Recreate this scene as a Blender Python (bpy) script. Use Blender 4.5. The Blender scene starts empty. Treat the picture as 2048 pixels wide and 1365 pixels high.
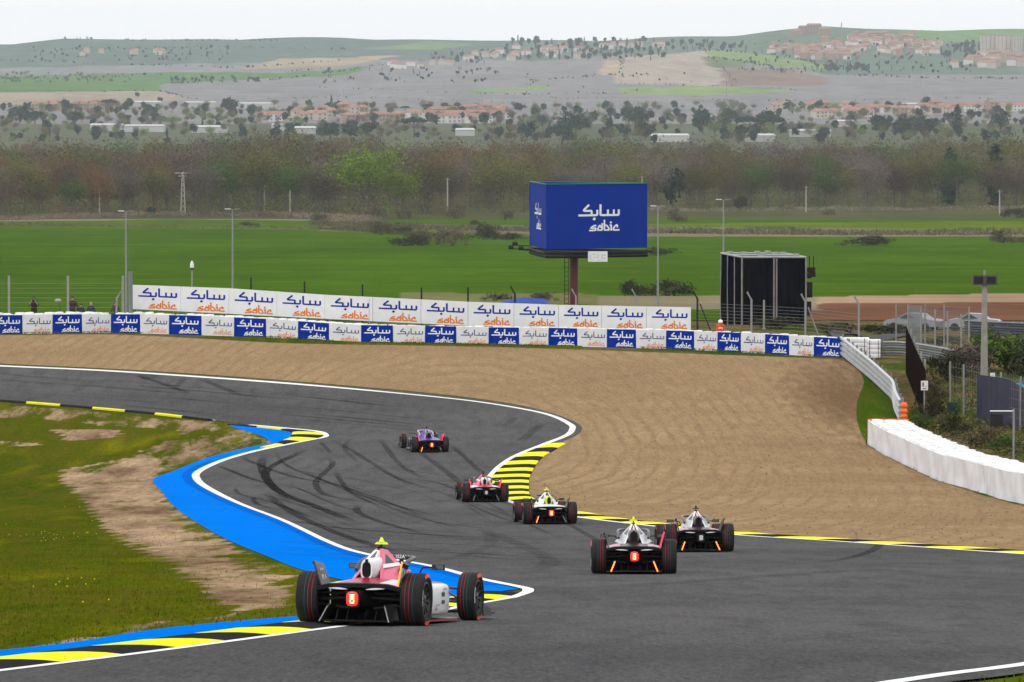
import bpy, bmesh, math, random
import numpy as np
from mathutils import Vector, Matrix, Euler

random.seed(7); np.random.seed(7)
SC = bpy.context.scene
COL = SC.collection
R = math.radians

# ---------------------------------------------------------------- camera
FPX = 11378.0                      # 200 mm lens on a 36 mm sensor, in pixels of the 2048 px photograph
HZ = 150.0                         # row of the eye level
PITCH = math.atan((682.5 - HZ) / FPX)
cam_d = bpy.data.cameras.new('camera')
cam_d.lens = 200.0; cam_d.sensor_width = 36.0
cam_d.clip_start = 1.0; cam_d.clip_end = 40000.0
cam = bpy.data.objects.new('camera', cam_d); COL.objects.link(cam)
cam.location = (0, 0, 0)
cam.rotation_euler = (R(90) - PITCH, 0, 0)
SC.camera = cam

# ---------------------------------------------------------------- world, sun, exposure
SUN_EL, SUN_AZ = 56.0, 215.0       # degrees; the sun stands behind and to the left of the camera, veiled by cloud
world = bpy.data.worlds.new('World'); SC.world = world; world.use_nodes = True
nt = world.node_tree; nt.nodes.clear()
out = nt.nodes.new('ShaderNodeOutputWorld'); bg = nt.nodes.new('ShaderNodeBackground')
sky = nt.nodes.new('ShaderNodeTexSky'); sky.sky_type = 'NISHITA'; sky.sun_disc = False
sky.sun_elevation = R(SUN_EL); sky.sun_rotation = R(SUN_AZ); sky.dust_density = 4.0; sky.air_density = 1.0
mixc = nt.nodes.new('ShaderNodeMix'); mixc.data_type = 'RGBA'
mixc.inputs[0].default_value = 0.86                     # thin, even cloud cover over the blue
mixc.inputs[7].default_value = (10.3, 10.35, 10.5, 1)
nt.links.new(sky.outputs[0], mixc.inputs[6]); nt.links.new(mixc.outputs[2], bg.inputs[0])
bg.inputs[1].default_value = 0.125
nt.links.new(bg.outputs[0], out.inputs[0])
sun_d = bpy.data.lights.new('sun', 'SUN'); sun_d.energy = 1.0; sun_d.angle = R(16); sun_d.color = (1.0, 0.965, 0.92)
sun = bpy.data.objects.new('sun', sun_d); COL.objects.link(sun)
_az = R(SUN_AZ)
sd = Vector((math.sin(_az) * math.cos(R(SUN_EL)), math.cos(_az) * math.cos(R(SUN_EL)), math.sin(R(SUN_EL))))
sun.rotation_euler = (-sd).to_track_quat('-Z', 'Y').to_euler()
SC.view_settings.view_transform = 'Standard'; SC.view_settings.look = 'None'
SC.view_settings.exposure = 0.0; SC.view_settings.gamma = 1.0
SC.view_settings.use_curve_mapping = False
SC.render.engine = 'CYCLES'
SC.cycles.use_denoising = True
SC.cycles.max_bounces = 6; SC.cycles.diffuse_bounces = 3; SC.cycles.glossy_bounces = 3
SC.cycles.transparent_max_bounces = 12; SC.cycles.volume_bounces = 1

# ---------------------------------------------------------------- helpers: objects
def link(o, parent=None):
    COL.objects.link(o)
    if parent is not None: o.parent = parent
    return o
def tag(o, label=None, cat=None, group=None, kind=None):
    if label: o['label'] = label
    if cat: o['category'] = cat
    if group: o['group'] = group
    if kind: o['kind'] = kind
    return o
def empty(name, loc=(0, 0, 0), rz=0.0, label=None, cat=None, group=None, parent=None):
    o = bpy.data.objects.new(name, None); link(o, parent)
    o.empty_display_size = 0.2
    o.location = loc; o.rotation_euler = (0, 0, rz)
    return tag(o, label, cat, group)
def copy_tree(o, parent=None):
    c = o.copy(); COL.objects.link(c); c.parent = parent
    for ch in list(o.children): copy_tree(ch, c)
    return c
def mesh_np(name, V, Fq=None, Ft=None, mats=(), midx=None, smooth=False):
    """mesh from arrays of quads and/or triangles"""
    me = bpy.data.meshes.new(name)
    V = np.asarray(V, dtype=np.float32).reshape(-1, 3)
    loops, starts, tot = [], [], 0
    parts = []
    for Fa, k in ((Fq, 4), (Ft, 3)):
        if Fa is None or len(Fa) == 0: continue
        Fa = np.asarray(Fa, dtype=np.int32).reshape(-1, k)
        parts.append((Fa, k))
    nl = sum(len(a) * k for a, k in parts); nf = sum(len(a) for a, k in parts)
    me.vertices.add(len(V)); me.vertices.foreach_set('co', V.ravel())
    me.loops.add(nl); me.polygons.add(nf)
    li = np.concatenate([a.ravel() for a, k in parts]); me.loops.foreach_set('vertex_index', li)
    ls = []; p = 0
    for a, k in parts:
        ls.append(np.arange(len(a), dtype=np.int32) * k + p); p += len(a) * k
    me.polygons.foreach_set('loop_start', np.concatenate(ls))
    for m in mats: me.materials.append(m)
    if midx is not None: me.polygons.foreach_set('material_index', np.asarray(midx, dtype=np.int32))
    if smooth: me.polygons.foreach_set('use_smooth', np.ones(nf, dtype=bool))
    me.update(calc_edges=True); me.validate()
    return me

class MB:
    """collects simple shapes into one mesh"""
    def __init__(s): s.v = []; s.f = []; s.m = []
    def add(s, vs, fs, mi=0):
        n = len(s.v); s.v += [tuple(p) for p in vs]
        for f in fs: s.f.append(tuple(i + n for i in f)); s.m.append(mi)
        return s
    def hexa(s, p, mi=0):      # 8 points: bottom 0-3 counter-clockwise, top 4-7
        return s.add(p, [(3, 2, 1, 0), (4, 5, 6, 7), (0, 1, 5, 4), (1, 2, 6, 5), (2, 3, 7, 6), (3, 0, 4, 7)], mi)
    def box(s, c, d, rz=0.0, rx=0.0, mi=0):
        x, y, z = d[0] / 2, d[1] / 2, d[2] / 2
        M = Matrix.Rotation(rz, 3, 'Z') @ Matrix.Rotation(rx, 3, 'X')
        P8 = [(-x, -y, -z), (x, -y, -z), (x, y, -z), (-x, y, -z), (-x, -y, z), (x, -y, z), (x, y, z), (-x, y, z)]
        return s.hexa([Vector(c) + M @ Vector(q) for q in P8], mi)
    def tube(s, path, r, n=8, mi=0, cap=True):
        path = [Vector(p) for p in path]; k = len(path)
        rr = r if isinstance(r, (list, tuple)) else [r] * k
        vs = []; up0 = None
        for i, p in enumerate(path):
            t = (path[min(i + 1, k - 1)] - path[max(i - 1, 0)]).normalized()
            ref = Vector((0, 0, 1)) if abs(t.z) < 0.9 else Vector((0, 1, 0))
            a = t.cross(ref).normalized(); b = a.cross(t).normalized()
            for j in range(n):
                an = 2 * math.pi * j / n
                vs.append(p + (a * math.cos(an) + b * math.sin(an)) * rr[i])
        fs = []
        for i in range(k - 1):
            for j in range(n):
                fs.append((i * n + j, i * n + (j + 1) % n, (i + 1) * n + (j + 1) % n, (i + 1) * n + j))
        if cap:
            fs.append(tuple(range(n - 1, -1, -1))); fs.append(tuple((k - 1) * n + j for j in range(n)))
        return s.add(vs, fs, mi)
    def loft(s, rings, mi=0, cap=True, close=True):
        n = len(rings[0]); vs = [p for r_ in rings for p in r_]; fs = []
        for i in range(len(rings) - 1):
            for j in range(n if close else n - 1):
                fs.append((i * n + j, i * n + (j + 1) % n, (i + 1) * n + (j + 1) % n, (i + 1) * n + j))
        if cap:
            fs.append(tuple(range(n - 1, -1, -1))); fs.append(tuple((len(rings) - 1) * n + j for j in range(n)))
        return s.add(vs, fs, mi)
    def lathe(s, prof, n=24, axis='z', c=(0, 0, 0), mi=0, cap=True):   # prof: (radius, height)
        rings = []
        for r_, h in prof:
            ring = []
            for j in range(n):
                a = 2 * math.pi * j / n
                x, y = r_ * math.cos(a), r_ * math.sin(a)
                q = (x, y, h) if axis == 'z' else ((h, x, y) if axis == 'x' else (y, h, x))
                ring.append((q[0] + c[0], q[1] + c[1], q[2] + c[2]))
            rings.append(ring)
        return s.loft(rings, mi, cap=cap)
    def plate(s, q, t=0.02, mi=0):     # 4 points, thickness along the normal (both sides)
        q = [Vector(p) for p in q]
        n = (q[1] - q[0]).cross(q[3] - q[0]).normalized() * (t / 2)
        return s.hexa([p - n for p in q] + [p + n for p in q], mi)
    def mesh(s, name, mats, smooth=None):
        me = bpy.data.meshes.new(name)
        me.from_pydata(s.v, [], s.f)
        for m in (mats if isinstance(mats, (list, tuple)) else [mats]): me.materials.append(m)
        me.polygons.foreach_set('material_index', s.m)
        bm = bmesh.new(); bm.from_mesh(me); bmesh.ops.recalc_face_normals(bm, faces=bm.faces); bm.to_mesh(me); bm.free()
        if smooth is not None:
            me.polygons.foreach_set('use_smooth', [True] * len(me.polygons))
            me.set_sharp_from_angle(angle=R(smooth))
        me.update(); return me
    def build(s, name, mats, parent=None, smooth=None):
        return link(bpy.data.objects.new(name, s.mesh(name, mats, smooth)), parent)

# ---------------------------------------------------------------- helpers: materials
MATS = {}
def M(name, col, rough=0.6, var=0.0, scale=4.0, bump=0.0, metal=0.0, spec=0.5, coat=0.0, emit=None, es=0.0, hue=0.0, bscale=None, objvar=0.0, detail=4.0):
    if name in MATS: return MATS[name]
    m = bpy.data.materials.new(name); m.use_nodes = True; MATS[name] = m
    t = m.node_tree; b = t.nodes['Principled BSDF']
    b.inputs['Base Color'].default_value = (*col, 1); b.inputs['Roughness'].default_value = rough
    b.inputs['Metallic'].default_value = metal; b.inputs['Specular IOR Level'].default_value = spec
    b.inputs['Coat Weight'].default_value = coat; b.inputs['Coat Roughness'].default_value = 0.08
    if emit: b.inputs['Emission Color'].default_value = (*emit, 1); b.inputs['Emission Strength'].default_value = es
    if var or bump or objvar:
        tc = t.nodes.new('ShaderNodeTexCoord')
        nz = t.nodes.new('ShaderNodeTexNoise'); nz.inputs['Scale'].default_value = scale; nz.inputs['Detail'].default_value = detail
        t.links.new(tc.outputs['Object'], nz.inputs['Vector'])
        fac = nz.outputs['Fac']
        mr = t.nodes.new('ShaderNodeMapRange'); mr.inputs[1].default_value = 0.3; mr.inputs[2].default_value = 0.7
        mr.inputs[3].default_value = 1 - var; mr.inputs[4].default_value = 1 + var
        t.links.new(fac, mr.inputs[0]); val = mr.outputs[0]
        if objvar:
            oi = t.nodes.new('ShaderNodeObjectInfo'); mo = t.nodes.new('ShaderNodeMapRange')
            mo.inputs[3].default_value = 1 - objvar; mo.inputs[4].default_value = 1 + objvar
            t.links.new(oi.outputs['Random'], mo.inputs[0])
            mu = t.nodes.new('ShaderNodeMath'); mu.operation = 'MULTIPLY'
            t.links.new(val, mu.inputs[0]); t.links.new(mo.outputs[0], mu.inputs[1]); val = mu.outputs[0]
        hs = t.nodes.new('ShaderNodeHueSaturation'); hs.inputs['Color'].default_value = (*col, 1)
        t.links.new(val, hs.inputs['Value'])
        if hue:
            mh = t.nodes.new('ShaderNodeMapRange'); mh.inputs[3].default_value = 0.5 - hue; mh.inputs[4].default_value = 0.5 + hue
            src = oi.outputs['Random'] if objvar else fac
            t.links.new(src, mh.inputs[0]); t.links.new(mh.outputs[0], hs.inputs['Hue'])
        t.links.new(hs.outputs[0], b.inputs['Base Color'])
        if bump:
            nb = t.nodes.new('ShaderNodeTexNoise'); nb.inputs['Scale'].default_value = bscale or scale * 6; nb.inputs['Detail'].default_value = 6
            t.links.new(tc.outputs['Object'], nb.inputs['Vector'])
            bp = t.nodes.new('ShaderNodeBump'); bp.inputs['Strength'].default_value = bump; bp.inputs['Distance'].default_value = 0.05
            t.links.new(nb.outputs['Fac'], bp.inputs['Height']); t.links.new(bp.outputs[0], b.inputs['Normal'])
    return m
class NT:
    """small helper to write a node material"""
    def __init__(s, name):
        s.m = bpy.data.materials.new(name); s.m.use_nodes = True; s.t = s.m.node_tree; s.b = s.t.nodes['Principled BSDF']; MATS[name] = s.m
    def n(s, typ, **kw):
        o = s.t.nodes.new('ShaderNode' + typ)
        for k, v in kw.items():
            if k in o.inputs: o.inputs[k].default_value = v
            else: setattr(o, k, v)
        return o
    def l(s, a, b): s.t.links.new(a, b)
    def noise(s, scale, vec, detail=4.0, rough=0.5, dist=0.0):
        o = s.n('TexNoise'); o.inputs['Scale'].default_value = scale; o.inputs['Detail'].default_value = detail
        o.inputs['Roughness'].default_value = rough; o.inputs['Distortion'].default_value = dist
        if vec is not None: s.l(vec, o.inputs['Vector'])
        return o.outputs['Fac']
    def rng(s, x, a, b, c=0.0, d=1.0):
        o = s.n('MapRange'); o.inputs[1].default_value = a; o.inputs[2].default_value = b; o.inputs[3].default_value = c; o.inputs[4].default_value = d
        s.l(x, o.inputs[0]); return o.outputs[0]
    def mix(s, f, a, b, blend='MIX'):
        o = s.n('Mix'); o.data_type = 'RGBA'; o.blend_type = blend
        for x, i in ((f, 0), (a, 6), (b, 7)):
            if isinstance(x, (int, float)): o.inputs[i].default_value = x
            elif isinstance(x, tuple): o.inputs[i].default_value = (*x, 1)
            else: s.l(x, o.inputs[i])
        return o.outputs[2]
    def math(s, op, a, b=0.0):
        o = s.n('Math'); o.operation = op
        for x, i in ((a, 0), (b, 1)):
            if isinstance(x, (int, float)): o.inputs[i].default_value = x
            else: s.l(x, o.inputs[i])
        return o.outputs[0]
    def coords(s, scale=(1, 1, 1), rot=(0, 0, 0)):
        tc = s.n('TexCoord'); mp = s.n('Mapping'); mp.inputs['Scale'].default_value = scale; mp.inputs['Rotation'].default_value = rot
        s.l(tc.outputs['Object'], mp.inputs['Vector']); return mp.outputs[0]
    def attr(s, name):
        o = s.n('Attribute'); o.attribute_name = name; return o
    def bump(s, h, strength=0.3, dist=0.03):
        o = s.n('Bump'); o.inputs['Strength'].default_value = strength; o.inputs['Distance'].default_value = dist
        s.l(h, o.inputs['Height']); s.l(o.outputs[0], s.b.inputs['Normal'])

# ---------------------------------------------------------------- terrain (heights are relative to the eye)
PROF = [(0, -1.9), (20, -3.35), (40, -4.78), (55, -5.85), (74, -7.2), (95, -8.7), (115, -10.1), (135, -11.45), (155, -12.75), (178, -14.1), (200, -15.25),
        (225, -16.3), (253, -16.95), (270, -16.95), (290, -16.7), (312, -16.0), (332, -15.25), (345, -15.2), (360, -15.9), (400, -17.9), (430, -19.3),
        (480, -21.2), (560, -23.9), (600, -25.1), (700, -27.7), (900, -31.5), (1200, -37), (1500, -42), (1800, -46), (2200, -50), (3000, -52), (3500, -50),
        (4000, -46), (4500, -42), (5000, -37), (5500, -30), (6000, -21), (7000, -5)]
PRIGHT = [(290, -16.7), (312, -16.3), (340, -16.5), (370, -17.4), (400, -18.35), (430, -19.3)]
def _pchip(pts):
    x = np.array([p[0] for p in pts], float); y = np.array([p[1] for p in pts], float)
    h = np.diff(x); d = np.diff(y) / h; m = np.zeros(len(x))
    m[0], m[-1] = d[0], d[-1]
    for i in range(1, len(x) - 1):
        if d[i - 1] * d[i] > 0: m[i] = 2 / (1 / d[i - 1] + 1 / d[i]) if False else (d[i - 1] * h[i] + d[i] * h[i - 1]) / (h[i] + h[i - 1])
    def f(q):
        q = np.asarray(q, float); i = np.clip(np.searchsorted(x, q) - 1, 0, len(h) - 1)
        t = (q - x[i]) / h[i]
        return ((2*t**3-3*t**2+1)*y[i] + (t**3-2*t**2+t)*h[i]*m[i] + (-2*t**3+3*t**2)*y[i+1] + (t**3-t**2)*h[i]*m[i+1])
    return f
_pf, _pr = _pchip(PROF), _pchip(PRIGHT)
TY = np.concatenate([np.arange(0, 700, 1.0), np.arange(700, 7001, 10.0)]); TZ = _pf(TY)
TYr = np.arange(290, 431, 1.0); TZr = _pr(TYr)
CRU = np.array([-.16, -.10, -.088, -.0786, -.05, -.03, 0, .02, .04, .055, .07, .09, .16]); CRZ = np.array([38, 44, 50, 60, 57.5, 59, 57, 56, 64, 78, 74, 72, 66.])
def sstep(a, b, x):
    t = np.clip((np.asarray(x, float) - a) / (b - a), 0, 1); return t * t * (3 - 2 * t)
def zt(X, Y):
    X = np.asarray(X, float); Y = np.asarray(Y, float)
    z = np.interp(Y, TY, TZ)
    u = X / np.maximum(Y, 1.0)
    w = sstep(.056, .066, u) * sstep(314, 332, Y) * (Y < 430)
    z = z + w * (np.interp(Y, TYr, TZr) - z)
    crest = np.interp(u, CRU, CRZ)
    far = -5 + (crest + 5) * sstep(7000, 9500, Y) * 1.0 - 45 * sstep(9600, 14000, Y)
    z = np.where(Y > 7000, far, z)
    z = z + 26 * np.exp(-((u - .024) / .016) ** 2 - ((Y - 7350) / 650) ** 2)
    z = z + 10 * np.exp(-((u + .01) / .03) ** 2 - ((Y - 6700) / 500) ** 2)
    z = z + 16 * np.exp(-((u - .06) / .022) ** 2 - ((Y - 8300) / 700) ** 2)
    und = sstep(4300, 6200, Y)
    z = z + und * (2.2 * np.sin(X / 95.0 + Y / 310.0) + 1.6 * np.sin(X / 47.0 - Y / 170.0 + 1.3))
    return z
cp, sp = math.cos(PITCH), math.sin(PITCH)
def ray(px, py):
    a = (px - 1024.0) / FPX; b = -(py - 682.5) / FPX
    return np.array([a, cp + b * sp, -sp + b * cp])
_S = np.concatenate([np.arange(15, 700, .5), np.arange(700, 3000, 4.), np.arange(3000, 13500, 10.)])
def P(px, py, off=0.0):
    """ground point seen at a pixel of the photograph"""
    d = ray(px, py); t = _S / d[1]
    g = t * d[2] - zt(t * d[0], _S)
    i = np.argmax(g < 0)
    if i == 0: i = len(_S) - 1
    a, b = _S[i - 1], _S[i]; ga, gb = g[i - 1], g[i]
    Y = a + (b - a) * ga / (ga - gb) if ga != gb else a
    X = Y / d[1] * d[0]
    return Vector((X, Y, float(zt(X, Y)) + off))
def PD(px, py, Y):
    d = ray(px, py); t = Y / d[1]
    return Vector((t * d[0], Y, t * d[2]))
def G(x, y, off=0.0): return Vector((x, y, float(zt(x, y)) + off))
def pix(X, Y, Z):
    X, Y, Z = np.asarray(X, float), np.asarray(Y, float), np.asarray(Z, float)
    dep = Y * cp - Z * sp; upv = Y * sp + Z * cp
    return 1024 + FPX * X / dep, 682.5 - FPX * upv / dep
def inpoly(px, py, poly):
    px = np.asarray(px); py = np.asarray(py); c = np.zeros(px.shape, bool); n = len(poly)
    for i in range(n):
        x1, y1 = poly[i]; x2, y2 = poly[(i + 1) % n]
        if y1 == y2: continue
        k = ((y1 > py) != (y2 > py)) & (px < (x2 - x1) * (py - y1) / (y2 - y1) + x1)
        c ^= k
    return c
def vnoise(x, y, s, seed=0):
    """cheap smooth value noise for scattering and masks"""
    rs = np.random.RandomState(seed); T = rs.rand(256, 256)
    x = np.asarray(x) / s; y = np.asarray(y) / s
    i = np.floor(x).astype(int); j = np.floor(y).astype(int); fx = x - i; fy = y - j
    fx = fx * fx * (3 - 2 * fx); fy = fy * fy * (3 - 2 * fy)
    g = lambda a, b: T[a % 256, b % 256]
    return (g(i, j) * (1 - fx) + g(i + 1, j) * fx) * (1 - fy) + (g(i, j + 1) * (1 - fx) + g(i + 1, j + 1) * fx) * fy
def smooth_path(pts, step=0.5):
    """Catmull-Rom through world points, evenly spaced"""
    pts = [Vector(p) for p in pts]; o = []
    for i in range(len(pts) - 1):
        p0, p1, p2, p3 = pts[max(i - 1, 0)], pts[i], pts[i + 1], pts[min(i + 2, len(pts) - 1)]
        n = max(1, int((p2 - p1).length / step))
        for k in range(n):
            t = k / n
            o.append(0.5 * ((2 * p1) + (p2 - p0) * t + (2 * p0 - 5 * p1 + 4 * p2 - p3) * t * t + (3 * p1 - p0 - 3 * p2 + p3) * t ** 3))
    o.append(pts[-1]); return o
def smooth_px(pts, k=6):
    """the same in the picture, for outlines"""
    q = [Vector((a, b, 0)) for a, b in pts]; o = []
    for i in range(len(q) - 1):
        p0, p1, p2, p3 = q[max(i - 1, 0)], q[i], q[i + 1], q[min(i + 2, len(q) - 1)]
        for j in range(k):
            t = j / k
            w = 0.5 * ((2 * p1) + (p2 - p0) * t + (2 * p0 - 5 * p1 + 4 * p2 - p3) * t * t + (3 * p1 - p0 - 3 * p2 + p3) * t ** 3)
            o.append((w.x, w.y))
    o.append(pts[-1]); return o
def sheet(name, poly, off, mat, parent=None, label=None, cat=None, kind=None, step=1.0):
    """a flat polygon (world XY) laid on the terrain, cut on the terrain's own rows"""
    bm = bmesh.new()
    vs = [bm.verts.new((p[0], p[1], 0)) for p in poly]
    f = bm.faces.new(vs); bmesh.ops.triangulate(bm, faces=[f])
    y0, y1 = min(p[1] for p in poly), max(p[1] for p in poly)
    y = math.ceil(y0)
    while y < y1:
        bmesh.ops.bisect_plane(bm, geom=bm.verts[:] + bm.edges[:] + bm.faces[:], dist=1e-5, plane_co=(0, y, 0), plane_no=(0, 1, 0)); y += step
    for v in bm.verts: v.co.z = float(zt(v.co.x, v.co.y)) + off
    bmesh.ops.recalc_face_normals(bm, faces=bm.faces)
    if sum(f.normal.z for f in bm.faces) < 0: bmesh.ops.reverse_faces(bm, faces=bm.faces)
    me = bpy.data.meshes.new(name); bm.to_mesh(me); bm.free(); me.materials.append(mat)
    o = link(bpy.data.objects.new(name, me), parent)
    return tag(o, label, cat, None, kind)
def ribbon_mesh(name, path, w, off, mat, uv=False, w2=None):
    V = []; n = len(path); U = []
    L = 0.0
    for i, p in enumerate(path):
        t = path[min(i + 1, n - 1)] - path[max(i - 1, 0)]; t.z = 0
        t.normalize(); s = Vector((t.y, -t.x, 0)); ww = w[i] if isinstance(w, (list, np.ndarray)) else w
        if i: L += (path[i] - path[i - 1]).length
        for sg in (-1, 1):
            q = p + s * (sg * ww / 2); V.append((q.x, q.y, float(zt(q.x, q.y)) + off)); U.append((L, sg * .5 + .5))
    Fq = [(2 * i, 2 * i + 1, 2 * i + 3, 2 * i + 2) for i in range(n - 1)]
    me = mesh_np(name, V, Fq, mats=[mat])
    if uv:
        ul = me.uv_layers.new(name='UVMap')
        ids = np.zeros(len(me.loops), dtype=np.int32); me.loops.foreach_get('vertex_index', ids)
        ul.data.foreach_set('uv', np.array(U, dtype=np.float32)[ids].ravel())
    return me
HAZE = 4.8e-5
# ================================================================ ground
def S(r, g, b):
    f = lambda c: ((c / 255 + .055) / 1.055) ** 2.4 if c > 10 else c / 255 / 12.92
    return (f(r), f(g), f(b))
# --- materials of the ground
n = NT('asphalt'); c = n.coords(); c2 = n.coords(scale=(1.0, .16, 1.0), rot=(0, 0, R(-14)))
cg = n.coords(scale=(1, .07, 1)); fine = n.noise(14.0, cg, 4, .75); big = n.noise(.09, c, 4); streak = n.noise(1.6, c2, 4)
grain = n.noise(34.0, cg, 3, .8)
v = n.mix(n.rng(big, .3, .7), (.078, .077, .077), (.108, .105, .103))
v = n.mix(n.math('MULTIPLY', n.rng(streak, .45, .75), .55), v, (.052, .052, .057))
v = n.mix(1.0, v, n.mix(n.rng(n.math('ADD', n.math('MULTIPLY', fine, .5), n.math('MULTIPLY', grain, .5)), .32, .68), (.62, .62, .62), (1.40, 1.40, 1.40)), 'MULTIPLY')
n.l(v, n.b.inputs['Base Color']); n.b.inputs['Roughness'].default_value = .6; n.b.inputs['Specular IOR Level'].default_value = .0
n.bump(grain, .35, .01)
n = NT('gravel'); c = n.coords()
tc = n.n('TexCoord'); mp = n.n('Mapping'); mp.inputs['Location'].default_value = (.22, -3.36, 0); mp.inputs['Scale'].default_value = (.085, .0128, 0)
n.l(tc.outputs['Object'], mp.inputs['Vector'])
wv = n.n('TexWave'); wv.wave_type = 'RINGS'; wv.rings_direction = 'SPHERICAL'; wv.inputs['Scale'].default_value = 4.6
wv.inputs['Distortion'].default_value = 3.4; wv.inputs['Detail'].default_value = 3; wv.inputs['Detail Scale'].default_value = 1.6; n.l(mp.outputs[0], wv.inputs['Vector'])
wv2 = n.n('TexWave'); wv2.wave_type = 'RINGS'; wv2.rings_direction = 'SPHERICAL'; wv2.inputs['Scale'].default_value = 13.0
wv2.inputs['Distortion'].default_value = 4.5; wv2.inputs['Detail'].default_value = 3; n.l(mp.outputs[0], wv2.inputs['Vector'])
peb = n.noise(8.0, n.coords(scale=(1, .3, 1)), 4, .75); big = n.noise(.11, c, 4); peb2 = n.noise(2.2, n.coords(scale=(1, .14, 1)), 5, .7)
v = n.mix(n.rng(big, .3, .72), S(138, 115, 85), S(155, 131, 99))
v = n.mix(n.math('MULTIPLY', n.rng(wv.outputs['Fac'], .55, 1.0), n.rng(big, .40, .64, .03, .34)), v, S(104, 82, 60))
v = n.mix(n.math('MULTIPLY', n.rng(wv2.outputs['Fac'], .6, 1.0), n.rng(big, .60, .40, .02, .20)), v, S(118, 95, 74))
v = n.mix(1.0, v, n.mix(n.rng(peb2, .3, .7), (.86, .86, .86), (1.12, 1.12, 1.12)), 'MULTIPLY')
v = n.mix(1.0, v, n.mix(n.rng(peb, .3, .7), (.74, .74, .74), (1.24, 1.24, 1.24)), 'MULTIPLY')
for loc_, sc_, amt in (((-17.2, -292, 0), (.30, .034, 1), .75), ((-20.0, -238, 0), (.30, .022, 1), .55), ((2.0, -196, 0), (.5, .05, 1), .45)):     # damp, darker stained gravel
    mq = n.n('Mapping'); mq.vector_type = 'TEXTURE'; mq.inputs['Location'].default_value = tuple(-q for q in loc_); mq.inputs['Scale'].default_value = tuple(1 / q for q in sc_); n.l(tc.outputs['Object'], mq.inputs['Vector'])
    gx = n.n('SeparateXYZ'); n.l(mq.outputs[0], gx.inputs[0]); dd = n.math('SQRT', n.math('ADD', n.math('MULTIPLY', gx.outputs[0], gx.outputs[0]), n.math('MULTIPLY', gx.outputs[1], gx.outputs[1])))
    dd = n.math('ADD', dd, n.math('MULTIPLY', n.math('SUBTRACT', peb2, .5), 1.4)); v = n.mix(n.math('MULTIPLY', n.rng(dd, 1.1, .2), amt), v, S(96, 74, 54))
n.l(v, n.b.inputs['Base Color']); n.b.inputs['Roughness'].default_value = .95; n.b.inputs['Specular IOR Level'].default_value = .0
n.bump(n.math('ADD', n.math('MULTIPLY', wv.outputs['Fac'], .35), peb), .5, .06)
def grass_mat(name, dirt_attr=False, tint=None):
    n = NT(name); c = n.coords(); cs = n.coords(scale=(1.0, .13, 1.0), rot=(0, 0, R(3)))
    a = n.noise(.16, n.coords(scale=(1, .22, 1)), 6, .6); b = n.noise(1.1, cs, 6, .7); f = n.noise(9.0, cs, 5, .75)
    v = n.mix(n.rng(a, .35, .65), S(56, 73, 8), S(80, 86, 12))
    v = n.mix(n.math('MULTIPLY', n.rng(b, .42, .68), .75), v, S(92, 80, 28))
    v = n.mix(n.math('MULTIPLY', n.rng(n.noise(.45, cs, 5), .55, .72), .6), v, S(122, 118, 12))
    v = n.mix(1.0, v, n.mix(n.rng(f, .28, .72), (.66, .66, .66), (1.32, 1.32, 1.3)), 'MULTIPLY')
    if tint: v = n.mix(1.0, v, tint, 'MULTIPLY')
    if dirt_attr:
        d = n.attr('dirt').outputs['Fac']
        e = n.math('ADD', d, n.math('MULTIPLY', n.math('SUBTRACT', n.noise(.75, cs, 8, .72), .5), 2.1))
        dc = n.mix(n.rng(n.noise(.5, cs, 6, .68), .35, .65), S(106, 84, 64), S(176, 150, 120))
        dc = n.mix(1.0, dc, n.mix(n.rng(n.noise(5.0, cs, 5, .75), .3, .7), (.68, .68, .68), (1.24, 1.24, 1.24)), 'MULTIPLY')
        v = n.mix(n.rng(e, .44, .68), v, dc)
    n.l(v, n.b.inputs['Base Color']); n.b.inputs['Roughness'].default_value = .95; n.b.inputs['Specular IOR Level'].default_value = .0
    n.bump(n.math('ADD', f, b), .6, .06)
    return n.m
m_grass = grass_mat('infield_grass', True)
n = NT('rough_ground'); c = n.coords(); cs = n.coords(scale=(1, .4, 1))
v = n.mix(n.rng(n.noise(.16, c, 5), .38, .6), S(60, 78, 24), S(112, 92, 66))
v = n.mix(1.0, v, n.mix(n.rng(n.noise(3.0, cs, 5, .7), .3, .7), (.6, .6, .6), (1.35, 1.35, 1.35)), 'MULTIPLY')
n.l(v, n.b.inputs['Base Color']); n.b.inputs['Roughness'].default_value = .95; n.b.inputs['Specular IOR Level'].default_value = .0
n.bump(n.noise(3.0, cs, 5, .7), .6, .1)
n = NT('far_ground'); c = n.coords()
col = n.attr('col').outputs['Color']
cst = n.coords(scale=(.004, .02, 1), rot=(0, 0, R(4)))
v = n.mix(1.0, col, n.mix(n.rng(n.noise(.02, c, 5), .3, .7), (.86, .86, .86), (1.14, 1.14, 1.14)), 'MULTIPLY')
v = n.mix(1.0, v, n.mix(n.rng(n.noise(4.0, cst, 6, .7), .3, .7), (.80, .83, .80), (1.22, 1.17, 1.18)), 'MULTIPLY')
v = n.mix(1.0, v, n.mix(n.rng(n.noise(.03, n.coords(scale=(1, .12, 1)), 7, .72), .3, .7), (.80, .82, .80), (1.2, 1.18, 1.2)), 'MULTIPLY')
n.l(v, n.b.inputs['Base Color']); n.b.inputs['Roughness'].default_value = .95; n.b.inputs['Specular IOR Level'].default_value = .0
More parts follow.
